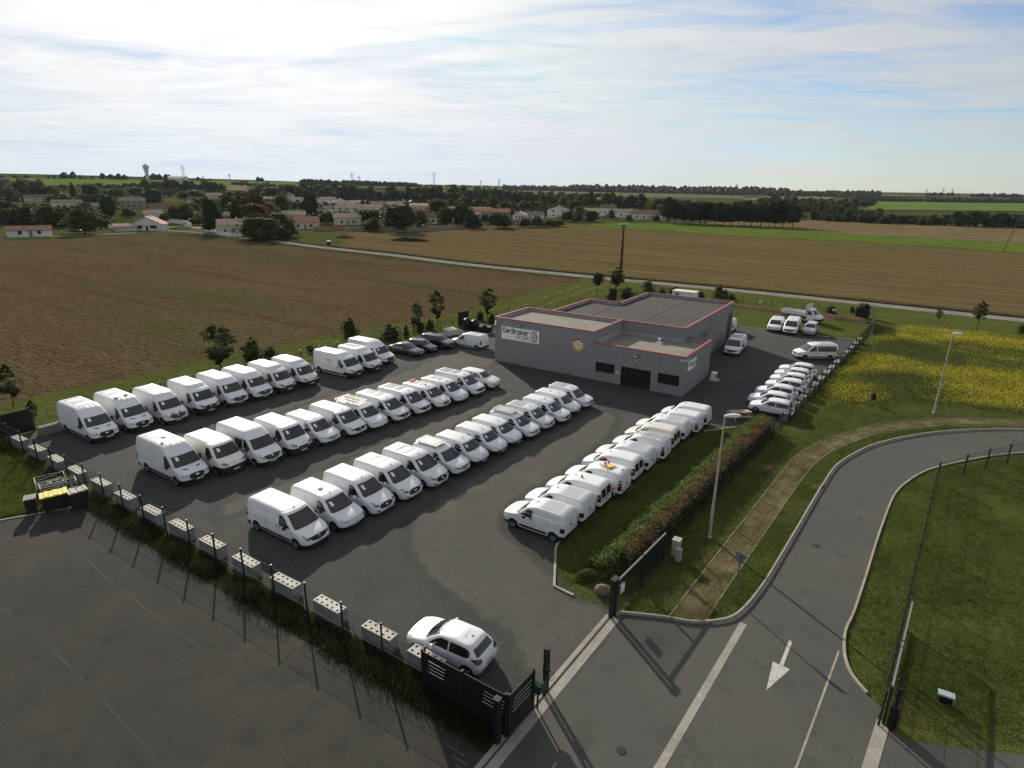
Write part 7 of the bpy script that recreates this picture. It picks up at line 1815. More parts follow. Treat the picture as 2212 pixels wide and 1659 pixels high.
def house(xL, xR, yT, yB, kind, roof, wall, label, group='houses of the village', yaw=0.0, depth=None, wins=2, pitch=.36, chim=True, shutters=False, storeys=1, lean_to=False, door=True):
    Hm = 5.8 if storeys == 1 else 7.5
    for _ in range(14):                      # a base hidden by gardens: step back until the house has a normal height
        p = GT((xL+xR)/2, yB); dist = (p - Vector((0, 0, CAM_H))).dot(FW); Wd = (xR-xL)*dist/FPX; Ht = (yB-yT)*dist/FPX
        if Ht <= Hm: break
        yB -= (yB-yT)*.08
    Wd = max(4.0, Wd); Ht = max(2.6, Ht)
    face = math.atan2(p.y, p.x) - math.pi/2 + R(yaw)             # local -y looks back at the viewer
    root = empty('house', p, face); tag(root, label, 'house', group)
    D_ = depth or (8.5 if kind == 'eave' else 11.0)
    span = D_ if kind == 'eave' else Wd
    rise = min(max(span/2*pitch, Ht*.34), Ht*.55); he = max(1.9, Ht - rise); ln = Wd if kind == 'eave' else D_
    # along = ridge direction x for eave houses, y for gable houses
    def T(a, b, z): return (a, b, z) if kind == 'eave' else (b, a, z)
    hw, hl = span/2, ln/2
    o1 = 0 if kind == 'eave' else 0
    v = [T(-hl, -hw, -.2), T(hl, -hw, -.2), T(hl, hw, -.2), T(-hl, hw, -.2), T(-hl, -hw, he), T(hl, -hw, he), T(hl, hw, he), T(-hl, hw, he), T(-hl, 0, he+rise), T(hl, 0, he+rise)]
    f = [(0, 1, 5, 4), (2, 3, 7, 6), (1, 2, 6, 9, 5), (3, 0, 4, 8, 7)]
    w_ = MB().add(v, f); o_ = w_.obj('wall', wall, root)
    bm_ = bmesh.new(); bm_.from_mesh(o_.data); bmesh.ops.recalc_face_normals(bm_, faces=bm_.faces); bm_.to_mesh(o_.data); bm_.free()
    e = .35; t_ = .14; sl = rise/hw
    rb_ = MB()
    for s_ in (-1, 1):
        q = [T(-hl-e, s_*(hw+e), he-sl*e+.02), T(hl+e, s_*(hw+e), he-sl*e+.02), T(hl+e, 0, he+rise+.02), T(-hl-e, 0, he+rise+.02)]
        q2 = [(a, b, z+t_) for a, b, z in q]; rb_.add(q + q2, [(4, 5, 6, 7), (3, 2, 1, 0), (0, 1, 5, 4), (1, 2, 6, 5), (2, 3, 7, 6), (3, 0, 4, 7)])
    ro = rb_.obj('roof', roof, root)
    bm_ = bmesh.new(); bm_.from_mesh(ro.data); bmesh.ops.recalc_face_normals(bm_, faces=bm_.faces); bm_.to_mesh(ro.data); bm_.free()
    if chim: c0 = T(hl*.45, .3, 0); MB().box((c0[0]-.3, c0[1]-.3, he), (c0[0]+.3, c0[1]+.3, he+rise+.7)).obj('chimney', wall, ro)
    yf = -(hw if kind == 'eave' else hl) ; fw = Wd
    for st in range(storeys):
        z0 = .9 + st*2.7
        if z0 + 1.2 > he + (rise*.4 if kind != 'eave' else 0): break
        for i in range(wins):
            x = fw*((i+.5)/wins - .5)*.86; ww = .55
            wn = MB().box((x-ww, yf-.04, z0), (x+ww, yf-.012, z0+1.25)).obj('window', M_wdark, root); MB().box((x-ww-.1, yf-.10, z0-.1), (x+ww+.1, yf-.045, z0)).obj('sill', wall, wn)
            if shutters:
                for s_ in (-1, 1): MB().box((x+s_*(ww+.36)-.34, yf-.08, z0-.05), (x+s_*(ww+.36)+.34, yf-.03, z0+1.3)).obj('shutter', M_shut, wn)
    if door and he > 2.2 and wins: x = fw*.02 if wins % 2 == 0 else fw*.27; MB().box((x-.45, yf-.05, 0), (x+.45, yf-.012, 2.05)).obj('door', M_shut if shutters else M_door, root)
    return root
A1 = lambda x0, y0, x1, y1: (x0/3.7236, x1/3.7236, y0/3.7236+324, y1/3.7236+324)          # left part of the village
A2 = lambda x0, y0, x1, y1: (x0/3.7236+540, x1/3.7236+540, y0/3.7236+351, y1/3.7236+351)
A3 = lambda x0, y0, x1, y1: (x0/3.7236+1080, x1/3.7236+1080, y0/3.7236+351, y1/3.7236+351)
house(*A1(1090, 540, 1325, 655), 'gable', M_tile, M_rendw, 'white gable-fronted house with dark shutters at the lane junction', yaw=-14, depth=10, shutters=True, pitch=.62)
house(*A1(935, 605, 1095, 655), 'eave', M_tilep, M_render, 'low flat annex left of the shuttered gable house', depth=5, wins=0, pitch=.1, chim=False)
house(*A1(1235, 438, 1405, 575), 'eave', M_tiled, M_rendw, 'tall white two-storey house behind the shuttered gable house', wins=0, storeys=2, pitch=.3, chim=False, door=False)
house(*A1(1170, 490, 1245, 555), 'eave', M_tilep, M_rendw, 'white wall annex left of the tall white house', depth=6, wins=0, pitch=.15, chim=False)
house(*A1(1540, 500, 1665, 580), 'eave', M_tile, M_render, 'small house with an orange tiled roof beside the yellow-green tree', wins=2, pitch=.6)
house(*A1(1765, 565, 1970, 680), 'eave', M_tilep, M_render, 'cream house with a white skylight behind the low white wall', wins=3, pitch=.42, yaw=8)
house(*A1(965, 385, 1160, 540), 'eave', M_tilew, M_stone, 'tall old stone building in the left part of the village', storeys=2, wins=4, pitch=.25)
house(*A1(230, 362, 440, 480), 'eave', M_tiled, M_render, 'pinkish-roofed house at the far left of the village', wins=2, pitch=.5, yaw=12)
house(*A1(445, 405, 650, 480), 'eave', M_tilew, M_rendw, 'long pale house right of the pinkish-roofed one', wins=4, pitch=.25)
house(*A1(1520, 383, 1655, 445), 'eave', M_tiled, M_render, 'old farmhouse with brown roof behind the big round tree', wins=3, pitch=.5)
house(*A1(1670, 350, 1785, 400), 'eave', M_tilep, M_render, 'distant pale-roofed house at the field edge', wins=2, pitch=.5)
house(*A1(100, 618, 390, 700), 'eave', M_tile, M_rendw, 'low white shed with red tiled half-roof at the far left lane', depth=4, wins=2, pitch=.2, chim=False)
house(*A1(2068, 378, 2225, 450), 'eave', M_tilep, M_render, 'pale-roofed bungalow left of the tall dark fir', wins=3, pitch=.5)
house(*A1(760, 430, 835, 520), 'eave', M_tilew, M_stone, 'small stone outhouse below the left trees', wins=1, pitch=.3, chim=False)
house(*A1(1770, 500, 1850, 580), 'eave', M_tilew, M_stone, 'grey stone barn end between dark trees', wins=0, pitch=.4, chim=False)
i_ = 0
for q, kd, rf, wl, lb_, kw in [
 ((265, 243, 352, 290), 'gable', M_slate, M_rendw, 'distant pale barn above the village roofs', dict(chim=False, wins=0)),
 ((300, 283, 440, 345), 'eave', M_tilep, M_rendw, 'cream house left of the tall dark fir', {}),
 ((540, 282, 690, 345), 'eave', M_tilep, M_rendw, 'wide pale-roofed house in the back row of the estate', {}),
 ((660, 295, 800, 350), 'gable', M_tilew, M_rendw, 'gabled pale house right of the wide back one', dict(pitch=.5)),
 ((545, 318, 672, 390), 'gable', M_tile, M_rendw, 'orange-roofed gable house right of the tall dark fir', dict(pitch=.45)),
 ((545, 352, 690, 440), 'eave', M_tilew, M_rendw, 'pale house below the orange-roofed gable', {}),
 ((710, 315, 850, 365), 'eave', M_tilep, M_render, 'pale-roofed house behind the white corner tower', {}),
 ((690, 338, 890, 430), 'eave', M_tilep, M_rendw, 'two-storey white house with a corner tower in the estate', dict(storeys=2, wins=3, pitch=.3)),
 ((800, 310, 930, 350), 'eave', M_tilep, M_rendw, 'pale-roofed house farthest back behind the long terrace', {}),
 ((790, 343, 1065, 405), 'eave', M_tilep, M_rendw, 'long terrace with a pale tiled roof', dict(wins=5)),
 ((970, 318, 1098, 372), 'eave', M_tile, M_render, 'brownish-roofed house above the right end of the terrace', {}),
 ((1095, 318, 1232, 378), 'eave', M_tilep, M_rendw, 'pale house left of the grey twin gables', {}),
 ((1205, 303, 1268, 375), 'gable', M_slate, M_stone, 'left one of the grey twin gables', dict(pitch=.7, chim=False)),
 ((1268, 305, 1332, 375), 'gable', M_slate, M_stone, 'right one of the grey twin gables', dict(pitch=.7, chim=False)),
 ((1290, 333, 1435, 375), 'eave', M_tilep, M_rendw, 'pale-roofed house right of the grey twin gables', {}),
 ((1285, 362, 1442, 425), 'eave', M_tile, M_render, 'bright orange-roofed house with a white skylight', dict(pitch=.55)),
 ((1040, 372, 1185, 440), 'eave', M_tilep, M_render, 'pinkish-roofed house with a tall chimney', dict(pitch=.5)),
 ((245, 392, 445, 465), 'eave', M_tilep, M_render, 'low pinkish-roofed house left of the tall dark fir', dict(pitch=.5)),
 ((325, 443, 548, 535), 'eave', M_tile, M_render, 'orange-roofed bungalow with a veranda facing the field', dict(pitch=.5, yaw=4)),
 ((680, 413, 892, 500), 'eave', M_tilep, M_render, 'cream bungalow right of the yellow-green tree', dict(pitch=.45)),
 ((1395, 408, 1505, 490), 'eave', M_tiled, M_render, 'dark-roofed house half hidden by garden trees', dict(pitch=.5)),
 ((1590, 358, 1690, 410), 'eave', M_tilep, M_render, 'small pale house between garden trees', {}),
 ((1755, 362, 1940, 400), 'eave', M_tile, M_render, 'long low orange roof behind the large orange one', {}),
 ((1800, 376, 2090, 450), 'eave', M_tile, M_rendw, 'large hall with a wide orange tiled roof', dict(wins=5, pitch=.4)),
 ((1860, 402, 2085, 475), 'eave', M_tiled, M_rendw, 'white house with dark roof before the large orange roof', dict(pitch=.5)),
 ((2120, 402, 2225, 455), 'gable', M_tilep, M_rendw, 'white gabled bungalow right of the large orange roof', dict(pitch=.4))]:
    house(*A2(*q), kd, rf, wl, lb_, **{**dict(yaw=random.uniform(-10, 10)), **kw})
for q, kd, rf, wl, lb_, kw in [
 ((-10, 378, 76, 440), 'eave', M_tilep, M_render, 'pale-roofed cottage at the left of the garden hedges', {}),
 ((118, 398, 352, 450), 'eave', M_tiled, M_rendw, 'low white bungalow with brown roof among hedges', dict(pitch=.4)),
 ((383, 357, 552, 452), 'gable', M_tiled, M_rendw, 'square two-storey white house with hipped brown roof', dict(pitch=.3, storeys=2, wins=2)),
 ((735, 373, 808, 440), 'eave', M_tilep, M_render, 'narrow pale-roofed house beside the two-storey white one', {}),
 ((808, 343, 928, 458), 'eave', M_tiled, M_rendw, 'tall white two-storey house near the parked cars', dict(storeys=2, wins=2, pitch=.35)),
 ((928, 378, 1105, 440), 'eave', M_tilew, M_rendw, 'low grey-roofed house behind the parked cars', {}),
 ((1058, 388, 1330, 478), 'eave', M_tiled, M_rendw, 'long white bungalow with brown roof left of the dark pines', dict(wins=4, pitch=.5)),
 ((600, 372, 740, 430), 'eave', M_tilep, M_render, 'pale house half hidden behind the round garden tree', {}),
 ((680, 274, 752, 320), 'eave', M_tilep, M_render, 'distant pale roof among the back trees, left one', {}),
 ((748, 283, 812, 320), 'eave', M_tilep, M_render, 'distant pale roof among the back trees, right one', {}),
 ((1410, 440, 1620, 482), 'eave', M_tilew, M_rendw, 'long white wall building behind the dark pine trunks', dict(wins=6, pitch=.3)),
 ((1970, 265, 2110, 300), 'eave', M_tiled, M_stone, 'distant farm shed at the right of the back fields', dict(wins=0, chim=False))]:
    house(*A3(*q), kd, rf, wl, lb_, **{**dict(yaw=random.uniform(-8, 8)), **kw})
# garden walls
def gwall(pts, h, m_, label, cat='wall'):
    O_ = GT(*pts[0]); o_ = ribbon('garden_wall', [GT(*p) for p in pts], .3, -.1, h, m_, kind=None); tag(o_, label, cat, 'garden walls of the village'); return o_
gwall([(364, 481), (395, 485), (413, 492)], 1.9, M_rendw, 'white garden wall right of the lane junction')
gwall([(470, 508), (490, 511), (528, 513)], 1.3, M_rendw, 'white scalloped wall before the cream house')
gwall([(235, 495), (252, 497)], 1.6, M_render, 'short cream wall left of the flat annex')
for k_ in range(7):
    x0 = 678 + k_*9.1; a_, b_ = GT(x0, 500.5 - k_*.25), GT(x0+9.1, 500.3 - k_*.25)
    o = ribbon('fence_board', [a_, b_], .08, 0, 2.0, mat('orange_board', (.34, .17, .09), .85, var=[(2, (.27, .13, .07), .45, .65, 4)]), kind=None); tag(o, 'pinkish wooden garden fence panel, %s from the left' % ORD[k_], 'fence panel', 'wooden garden fence panels')
gwall([(745, 500), (800, 500), (880, 503), (960, 497), (1040, 490)], 1.7, M_tilew, 'grey fence along the back gardens at the stubble field')
gwall([(1105, 482), (1122, 483)], 1.8, M_stone, 'short grey wall end before the right-hand hedges')
sk = MB().box((-2.2, -.05, 0), (2.2, .05, 3.0)).obj('veranda_roof', M_rendw); q = GT(638, 487); sk.location = q + Vector((0, 0, 2.3)); sk.rotation_euler = (R(-80), 0, 0); tag(sk, 'bright white veranda roof before the orange-roofed bungalow', 'awning')
# parked cars in the village
def far_car(x, y, md, h, lb_, sw=None): MODELS[md].place('parked_car', GT(x, y), h, lb_, 'car', 'cars parked in the village', None, sw)
far_car(1300, 469, 'K', R(160), 'white car in the drive by the tall white house', None)
far_car(1338, 467, 'suv', R(185), 'pale car near the grey-roofed house', {'body': M_silver})
far_car(1325, 471, 'hatchd', R(20), 'dark car in front of the pale one in the village drive')
far_car(166, 502, 'hatchd', R(10), 'dark car on the lane left of the dark bushes')

# ------------------------------------------------------------------ village trees
C1 = lambda x, y: (x/3.7236, y/3.7236+324); C2 = lambda x, y: (x/3.7236+540, y/3.7236+351); C3 = lambda x, y: (x/3.7236+1080, y/3.7236+351)
C4 = lambda x, y: (x/3.7307+1620, y/3.7307+351)
def vt(fn, x, yb, yt, w_, kd, m_, lb_, grp='village trees', bole=.12, det='mid', cat='tree'):
    p, t = fn(x, yb), fn(x, yt); tree_px(p[0], p[1], t[1], w_/3.7236, kd, m_, lb_, cat, grp, det, bole)
for a in [(1235, 455, 325, 165, 'round', L_dark, 'largest dark round tree behind the tall white house'), (735, 395, 280, 130, 'round', L_dark, 'round dark tree above the stone building'), (1410, 585, 465, 110, 'round', L_light, 'left half of the bright yellow-green tree pair'), (1505, 585, 458, 120, 'round', L_light, 'right half of the bright yellow-green tree pair'),
 (1715, 672, 420, 120, 'column', L_con, 'tall dark evergreen at the lane junction'), (1690, 668, 560, 110, 'bush', L_dark, 'dark bush at the foot of the junction evergreen'), (885, 565, 380, 130, 'oval', L_dark, 'dark spreading tree left of the stone building'), (940, 420, 330, 120, 'round', L_dark, 'dark tree behind the stone building'), (1110, 380, 305, 140, 'round', L_dark, 'dark tree right behind the stone building'),
 (75, 590, 425, 220, 'bush', L_mid, 'broad green thicket at the far left edge'), (255, 600, 465, 200, 'bush', L_olive, 'olive thicket second from the left edge'), (400, 612, 465, 180, 'bush', L_mid, 'green thicket third from the left edge'), (560, 618, 478, 180, 'bush', L_dark, 'dark thicket fourth from the left edge'), (685, 676, 495, 210, 'bush', L_olive, 'large olive bush beside the lane at the left'), (60, 440, 330, 170, 'round', L_dark, 'dark tree at the far left edge'),
 (200, 392, 262, 140, 'round', L_olive, 'olive tree behind the pinkish-roofed house, left one'), (320, 400, 268, 130, 'round', L_olive, 'olive tree behind the pinkish-roofed house, right one'), (430, 400, 310, 120, 'round', L_dark, 'dark tree above the long pale house'), (510, 335, 283, 64, 'round', L_dark, 'small round tree in the green field edge'), (597, 410, 295, 50, 'oval', L_dark, 'slender tree left of the leaning poles'), (690, 470, 430, 110, 'bush', L_dark, 'dark bush beside the small stone outhouse'), (755, 445, 380, 110, 'round', L_dark, 'dark tree over the small stone outhouse'),
 (1040, 545, 480, 110, 'bush', L_olive, 'olive bush before the stone building'), (1330, 580, 520, 90, 'bush', L_dark, 'dark hedge clump behind the gable house'), (1590, 610, 555, 130, 'bush', L_dark, 'dark bush before the small orange roof'), (1480, 395, 340, 90, 'round', L_dark, 'dark tree left of the old farmhouse'), (1590, 385, 330, 130, 'round', L_dark, 'dark tree right behind the old farmhouse'), (1640, 480, 440, 100, 'bush', L_olive, 'olive garden tree below the old farmhouse'), (1560, 500, 430, 110, 'round', L_dark, 'dark garden tree below the old farmhouse'),
 (1870, 560, 385, 150, 'round', L_dark, 'dark tree left of the russet group'), (1960, 575, 400, 190, 'round', L_dark, 'broad dark tree right of the junction evergreen'), (2050, 590, 440, 170, 'round', L_rust, 'russet-leaved tree among the dark village trees'), (2140, 570, 420, 150, 'round', L_olive, 'olive tree right of the russet one'), (2040, 725, 560, 190, 'bush', L_mid, 'large green bush right of the cream house'), (2170, 730, 565, 160, 'bush', L_olive, 'olive bush beside the large green one at the lane')]:
    vt(C1, *a)
for a in [(490, 445, 278, 118, 'column', L_con, 'tallest dark fir in the middle of the estate'), (385, 352, 308, 40, 'round', L_dark, 'small dark ball tree beside the fir'), (255, 420, 285, 120, 'round', L_olive, 'olive tree left of the tallest dark fir'), (130, 400, 300, 130, 'round', L_dark, 'dark tree at the left end of the estate'), (60, 480, 290, 140, 'round', L_rust, 'tall russet tree left of the estate'), (240, 600, 420, 200, 'bush', L_mid, 'big green bush before the orange-roofed bungalow'), (80, 620, 455, 220, 'bush', L_mid, 'big green bush at the lane below the estate'), (330, 600, 500, 110, 'bush', L_olive, 'olive bush right of the big green one'), (270, 590, 540, 90, 'bush', L_light, 'pale green bush by the lane below the estate'),
 (693, 430, 340, 40, 'column', L_con, 'narrow dark cypress left of the white tower'), (620, 500, 410, 130, 'bush', L_light, 'yellow-green tree beside the bungalow'), (970, 500, 385, 200, 'round', L_dark, 'broad dark tree before the long terrace'), (850, 425, 365, 50, 'oval', L_olive, 'palm-like plant left of the broad dark tree'), (985, 555, 465, 140, 'bush', L_olive, 'grey-olive shrub at the garden fence'), (1230, 560, 355, 250, 'round', L_dark, 'largest green tree before the estate gardens'), (1130, 540, 430, 120, 'bush', L_dark, 'dark bush left of the largest garden tree'), (1370, 540, 420, 120, 'round', L_olive, 'olive tree right of the largest garden tree'), (1510, 470, 305, 150, 'round', L_olive, 'grey-green broad tree right of the orange roof'), (1580, 520, 385, 120, 'round', L_dark, 'dark tree under the grey-green one'), (1705, 520, 360, 160, 'round', L_dark, 'dark round tree left of the large orange roof'), (1800, 530, 440, 130, 'bush', L_dark, 'dark bush below the large orange roof, left'), (1990, 530, 420, 160, 'bush', L_dark, 'dark bush below the white house with dark roof'), (1930, 470, 440, 60, 'bush', L_dark, 'small bush before the white house'),
 (200, 300, 205, 180, 'round', L_con, 'flat-topped dark pine at the back left of the estate'), (90, 270, 195, 150, 'round', L_dark, 'dark round tree far left behind the estate'), (300, 262, 190, 150, 'round', L_dark, 'dark round tree behind the distant barn'), (1820, 265, 205, 66, 'column', L_con, 'lone dark tree standing above the tree belt')]:
    vt(C2, *a)
for a in [(600, 400, 312, 110, 'round', L_dark, 'round dark tree between the white houses'), (640, 440, 365, 90, 'round', L_olive, 'olive tree right of the square white house'), (540, 480, 405, 110, 'bush', L_dark, 'dark shrub below the square white house'), (625, 488, 410, 80, 'bush', L_dark, 'dark shrub right of the square white house foot'), (740, 480, 395, 110, 'round', L_dark, 'dark tree before the narrow pale roof'), (40, 430, 330, 110, 'round', L_olive, 'olive tree above the left cottage'), (195, 395, 322, 90, 'round', L_olive, 'light olive tree above the hedge bungalow'), (265, 395, 318, 110, 'round', L_olive, 'broad olive tree right of the light one'), (1265, 400, 300, 130, 'round', L_mid, 'broad green tree left of the dark pine row'), (1080, 430, 380, 40, 'column', L_con, 'pair of small dark cypresses by the long bungalow'), (895, 455, 395, 60, 'bush', L_dark, 'dark bush before the tall white house'), (1035, 480, 430, 60, 'bush', L_olive, 'olive bush left of the long bungalow'), (1250, 480, 430, 60, 'bush', L_olive, 'olive bush before the long bungalow'), (30, 530, 440, 130, 'bush', L_dark, 'dark hedge clump at the stubble corner, left'), (300, 520, 450, 110, 'bush', L_dark, 'dark hedge clump at the stubble corner, middle'), (200, 522, 455, 110, 'bush', L_dark, 'dark hedge clump at the stubble corner, second'), (400, 518, 468, 110, 'bush', L_dark, 'dark hedge clump at the stubble corner, fourth'), (470, 515, 470, 90, 'bush', L_dark, 'dark hedge clump at the stubble corner, right end'), (720, 475, 440, 90, 'bush', L_olive, 'low olive shrub before the dark tree of the drive')]:
    vt(C3, *a)
# row of big dark pines at the right
for i in range(17):
    x = 1350 + i*62 + random.uniform(-14, 14); p, t = C3(x, 488 + i*2.4 + random.uniform(-3, 3)), C3(x, 322 + i*2 + random.uniform(-14, 14))
    tree_px(p[0], p[1], t[1], 34 + random.uniform(-4, 6), 'column', L_con, 'tall dark pine in the dense row, %s from the left' % ORD[i], 'tree', 'row of dark pines', 'mid', .16)
# tree belts: individual trees, alike ones sharing a label
def belt(pts, n, hpx, wpx, mats_, label, grp, jit=3.0, det='far', kinds=('round', 'bush'), bole=.05):
    seg = [math.hypot(b[0]-a[0], b[1]-a[1]) for a, b in zip(pts, pts[1:])]; tot = sum(seg)
    for i in range(n):
        t = tot*(i + random.uniform(.1, .9))/n
        for (a, b), L in zip(zip(pts, pts[1:]), seg):
            if t <= L: break
            t -= L
        k_ = min(1, t/L); x = a[0]+(b[0]-a[0])*k_; y = a[1]+(b[1]-a[1])*k_ + random.uniform(-jit, jit)*.5
        od = ORD[i] if i < 18 else '%d%s' % (i+1, 'th' if 10 < (i+1) % 100 < 14 else {1: 'st', 2: 'nd', 3: 'rd'}.get((i+1) % 10, 'th'))
        h = hpx*random.uniform(.65, 1.25); tree_px(x, y, y-h, wpx*random.uniform(.7, 1.3), random.choice(kinds), random.choice(mats_), label + ', %s from the left' % od, 'tree', grp, det, bole)
def mass(pts, n, hpx, wpx, m_, label, jit=3.0, bole=.0, name='tree_belt'):
    "hedge or belt that reads as one mass"
    seg = [math.hypot(b[0]-a[0], b[1]-a[1]) for a, b in zip(pts, pts[1:])]; tot = sum(seg); mb = MB(); src = [crown('round', m_, 'far', 0), crown('bush', m_, 'far', 1)]
    for i in range(n):
        t = tot*(i + random.uniform(.1, .9))/n
        for (a, b), L in zip(zip(pts, pts[1:]), seg):
            if t <= L: break
            t -= L
        k_ = min(1, t/L); p = GT(a[0]+(b[0]-a[0])*k_, a[1]+(b[1]-a[1])*k_ + random.uniform(-jit, jit)*.5); d = (p - Vector((0, 0, CAM_H))).dot(FW)
        h = hpx*random.uniform(.65, 1.25)*d/FPX; w_ = wpx*random.uniform(.8, 1.4)*d/FPX; me = random.choice(src); th = random.random()*6.28; c_, q = math.cos(th), math.sin(th)
        vs2 = [(p.x + w_*(v.co.x*c_ - v.co.y*q), p.y + w_*(v.co.x*q + v.co.y*c_), p.z + h*(bole + (1-bole)*v.co.z)) for v in me.vertices]; n0 = len(mb.v); mb.v += vs2
        for po in me.polygons: mb.f.append(tuple(j + n0 for j in po.vertices)); mb.mi.append(po.material_index)
        if bole: mb.tube([p, p + Vector((0, 0, h*.6))], .25, 4, 1)
    o_ = mb.obj(name, [m_, M_core]); tag(o_, label, 'trees', None, 'stuff')
DM = [L_dark, L_dark, L_mid, L_con]
belt([(648, 425), (760, 432), (860, 438), (960, 440), (1060, 436)], 56, 26, 24, DM, 'dark tree in the belt behind the estate roofs', 'tree belt behind the estate')
belt([(940, 452), (1040, 455), (1100, 452)], 14, 22, 20, DM + [L_olive], 'tree behind the large orange roof', 'trees behind the orange hall')
belt([(1060, 440), (1150, 444), (1240, 448), (1330, 452), (1420, 452)], 46, 23, 20, DM + [L_olive], 'tree in the green belt behind the right-hand houses', 'tree belt behind the right houses')
mass([(1100, 428), (1250, 432), (1400, 440)], 40, 14, 16, L_dark, 'farther dark tree belt behind the right-hand houses')
mass([(1640, 448), (1720, 455), (1800, 466), (1900, 474)], 44, 24, 20, L_dark, 'bushy field hedge right of the dark pines')
mass([(1750, 475), (1850, 480), (1960, 484), (2025, 486)], 40, 18, 20, L_dark, 'bushy field hedge behind the wooden pole')
belt([(2040, 487), (2110, 489), (2212, 493), (2290, 496)], 20, 24, 24, DM, 'bushy tree in the field hedge at the right edge', 'field hedge at the right edge')
mass([(1660, 442), (1760, 440), (1890, 447)], 22, 14, 18, L_dark, 'low trees before the far green strip')
mass([(308, 414), (380, 416), (440, 418), (486, 420)], 44, 22, 16, L_con, 'long dark copse in the green field above the village')
mass([(205, 412), (260, 412), (320, 411)], 18, 14, 14, L_dark, 'thin-stemmed trees left of the long copse', bole=.45)
mass([(506, 400), (560, 403), (594, 405)], 16, 9, 13, L_dark, 'short dark tree row above the tan field')
belt([(545, 425), (600, 428), (650, 426)], 14, 20, 20, DM, 'dark tree left behind the estate', 'trees left behind the estate')
belt([(0, 420), (60, 425), (140, 440), (240, 445)], 14, 20, 20, DM + [L_olive], 'tree between the far-left gardens', 'trees of the far-left gardens')
belt([(400, 455), (450, 452), (500, 450), (560, 452)], 12, 18, 18, DM + [L_olive, L_rust], 'garden tree between the farmhouse and the estate', 'gardens between farm and estate')
belt([(820, 480), (900, 476), (960, 478), (1080, 480)], 12, 14, 18, DM + [L_olive], 'garden shrub along the back fence of the estate', 'garden shrubs of the estate')

mass([(-10, 484), (120, 487), (232, 493)], 34, 34, 24, L_dark, 'dense dark thicket along the lane at the far left', 4.0, name='thicket')
mass([(480, 466), (545, 466), (612, 464)], 22, 26, 20, L_dark, 'dense dark trees between the farm and the estate', 4.0, name='thicket')
mass([(540, 512), (590, 516), (625, 517)], 12, 26, 22, L_mid, 'green bushes along the lane below the estate', 3.0, name='thicket')
for i, (pts, m_) in enumerate([([(0, 455), (120, 460), (240, 468)], L_dark), ([(0, 432), (150, 436), (300, 440)], L_mid), ([(380, 462), (470, 458), (560, 455)], L_dark), ([(420, 482), (520, 478), (600, 474)], L_dark), ([(560, 448), (680, 452), (760, 455)], L_mid), ([(640, 470), (760, 472), (900, 474)], L_dark), ([(760, 445), (900, 448), (1000, 452)], L_dark), ([(900, 468), (1000, 466), (1080, 464)], L_mid), ([(1080, 462), (1160, 464), (1260, 466)], L_dark), ([(1090, 452), (1200, 455), (1330, 458)], L_mid), ([(250, 418), (400, 424), (560, 424)], L_dark)]):
    mass(pts, 48, 13, 14, m_, 'continuous garden greenery between the village houses, %s strip' % ORD[i], 5.0, name='garden_greenery')
# ------------------------------------------------------------------ far woods, water tower, pylons
M_wood_far = leafmat('far_wood_leaf', (.026, .036, .016), (.036, .046, .020), .1)
def wood(name, pts, h, rows, step, seed, label, depth=18.0):
    "far wood: one mass of crowns"
    rnd = random.Random(seed); mb = MB()
    for (a, b) in zip(pts, pts[1:]):
        pa, pb = GT(*a), GT(*b); L = (pb-pa).length; n = max(2, int(L/step))
        for i in range(n):
            for r_ in range(rows):
                p = pa.lerp(pb, (i+rnd.random())/n); d = Vector((p.x, p.y, 0)).normalized(); p = p + d*(r_*depth + rnd.uniform(-6, 6)); z0 = terr(p.x, p.y)
                hh = h*rnd.uniform(.75, 1.2); w_ = hh*rnd.uniform(.4, .65); k = 7; v = []; f = []
                for (fz, fr_) in ((.0, .7), (.35, 1.0), (.65, .9), (.88, .5)):
                    for q in range(k): t = 6.283*q/k + fz*2; u_ = w_*fr_*rnd.uniform(.75, 1.2); v.append((p.x+u_*math.cos(t), p.y+u_*math.sin(t), z0 - 1 + hh*(fz + rnd.uniform(-.06, .06))))
                v.append((p.x, p.y, z0 + hh))
                for j in range(3):
                    for q in range(k): f.append((j*k+q, j*k+(q+1) % k, (j+1)*k+(q+1) % k, (j+1)*k+q))
                f += [(3*k+q, 3*k+(q+1) % k, 4*k) for q in range(k)]
                mb.add(v, f)
    o_ = mb.obj(name, M_wood_far); tag(o_, label, 'wood', None, 'stuff'); return o_
wood('far_wood', [(648, 402), (760, 402), (900, 405)], 10, 3, 8, 51, 'dark strip of woodland on the skyline left of the centre')
wood('far_wood', [(1085, 411), (1200, 413), (1420, 418), (1640, 424), (1800, 427), (1900, 426)], 11, 5, 10, 52, 'long dark forest along the skyline right of the centre', 60)
wood('far_wood', [(1230, 414), (1500, 419), (1700, 425)], 15, 4, 11, 53, 'higher back edge of the long dark forest', 120)
wood('far_wood', [(1840, 432), (1960, 437), (2090, 439), (2260, 440)], 9, 3, 8, 54, 'dark hedgerow wood across the far right fields')
wood('far_wood', [(2000, 424), (2070, 424)], 9, 2, 10, 55, 'small copse on the skyline at the right')
wood('far_wood', [(2090, 425), (2180, 427), (2300, 430)], 9, 2, 9, 56, 'dark trees on the skyline at the right edge')
wood('far_wood', [(-20, 385), (60, 385), (130, 385), (200, 386), (290, 387)], 5, 1, 12, 57, 'thin tree line on the hill crest at the far left')
wood('far_wood', [(130, 385), (160, 385.5)], 9, 2, 9, 58, 'clump of farm trees on the far left hill')
wood('far_wood', [(218, 386.5), (250, 387), (280, 387)], 8, 2, 9, 59, 'clump of farm trees left of the water tower')
wood('far_wood', [(312, 387.5), (345, 388), (375, 388.5)], 9, 2, 9, 60, 'dark trees below the water tower')
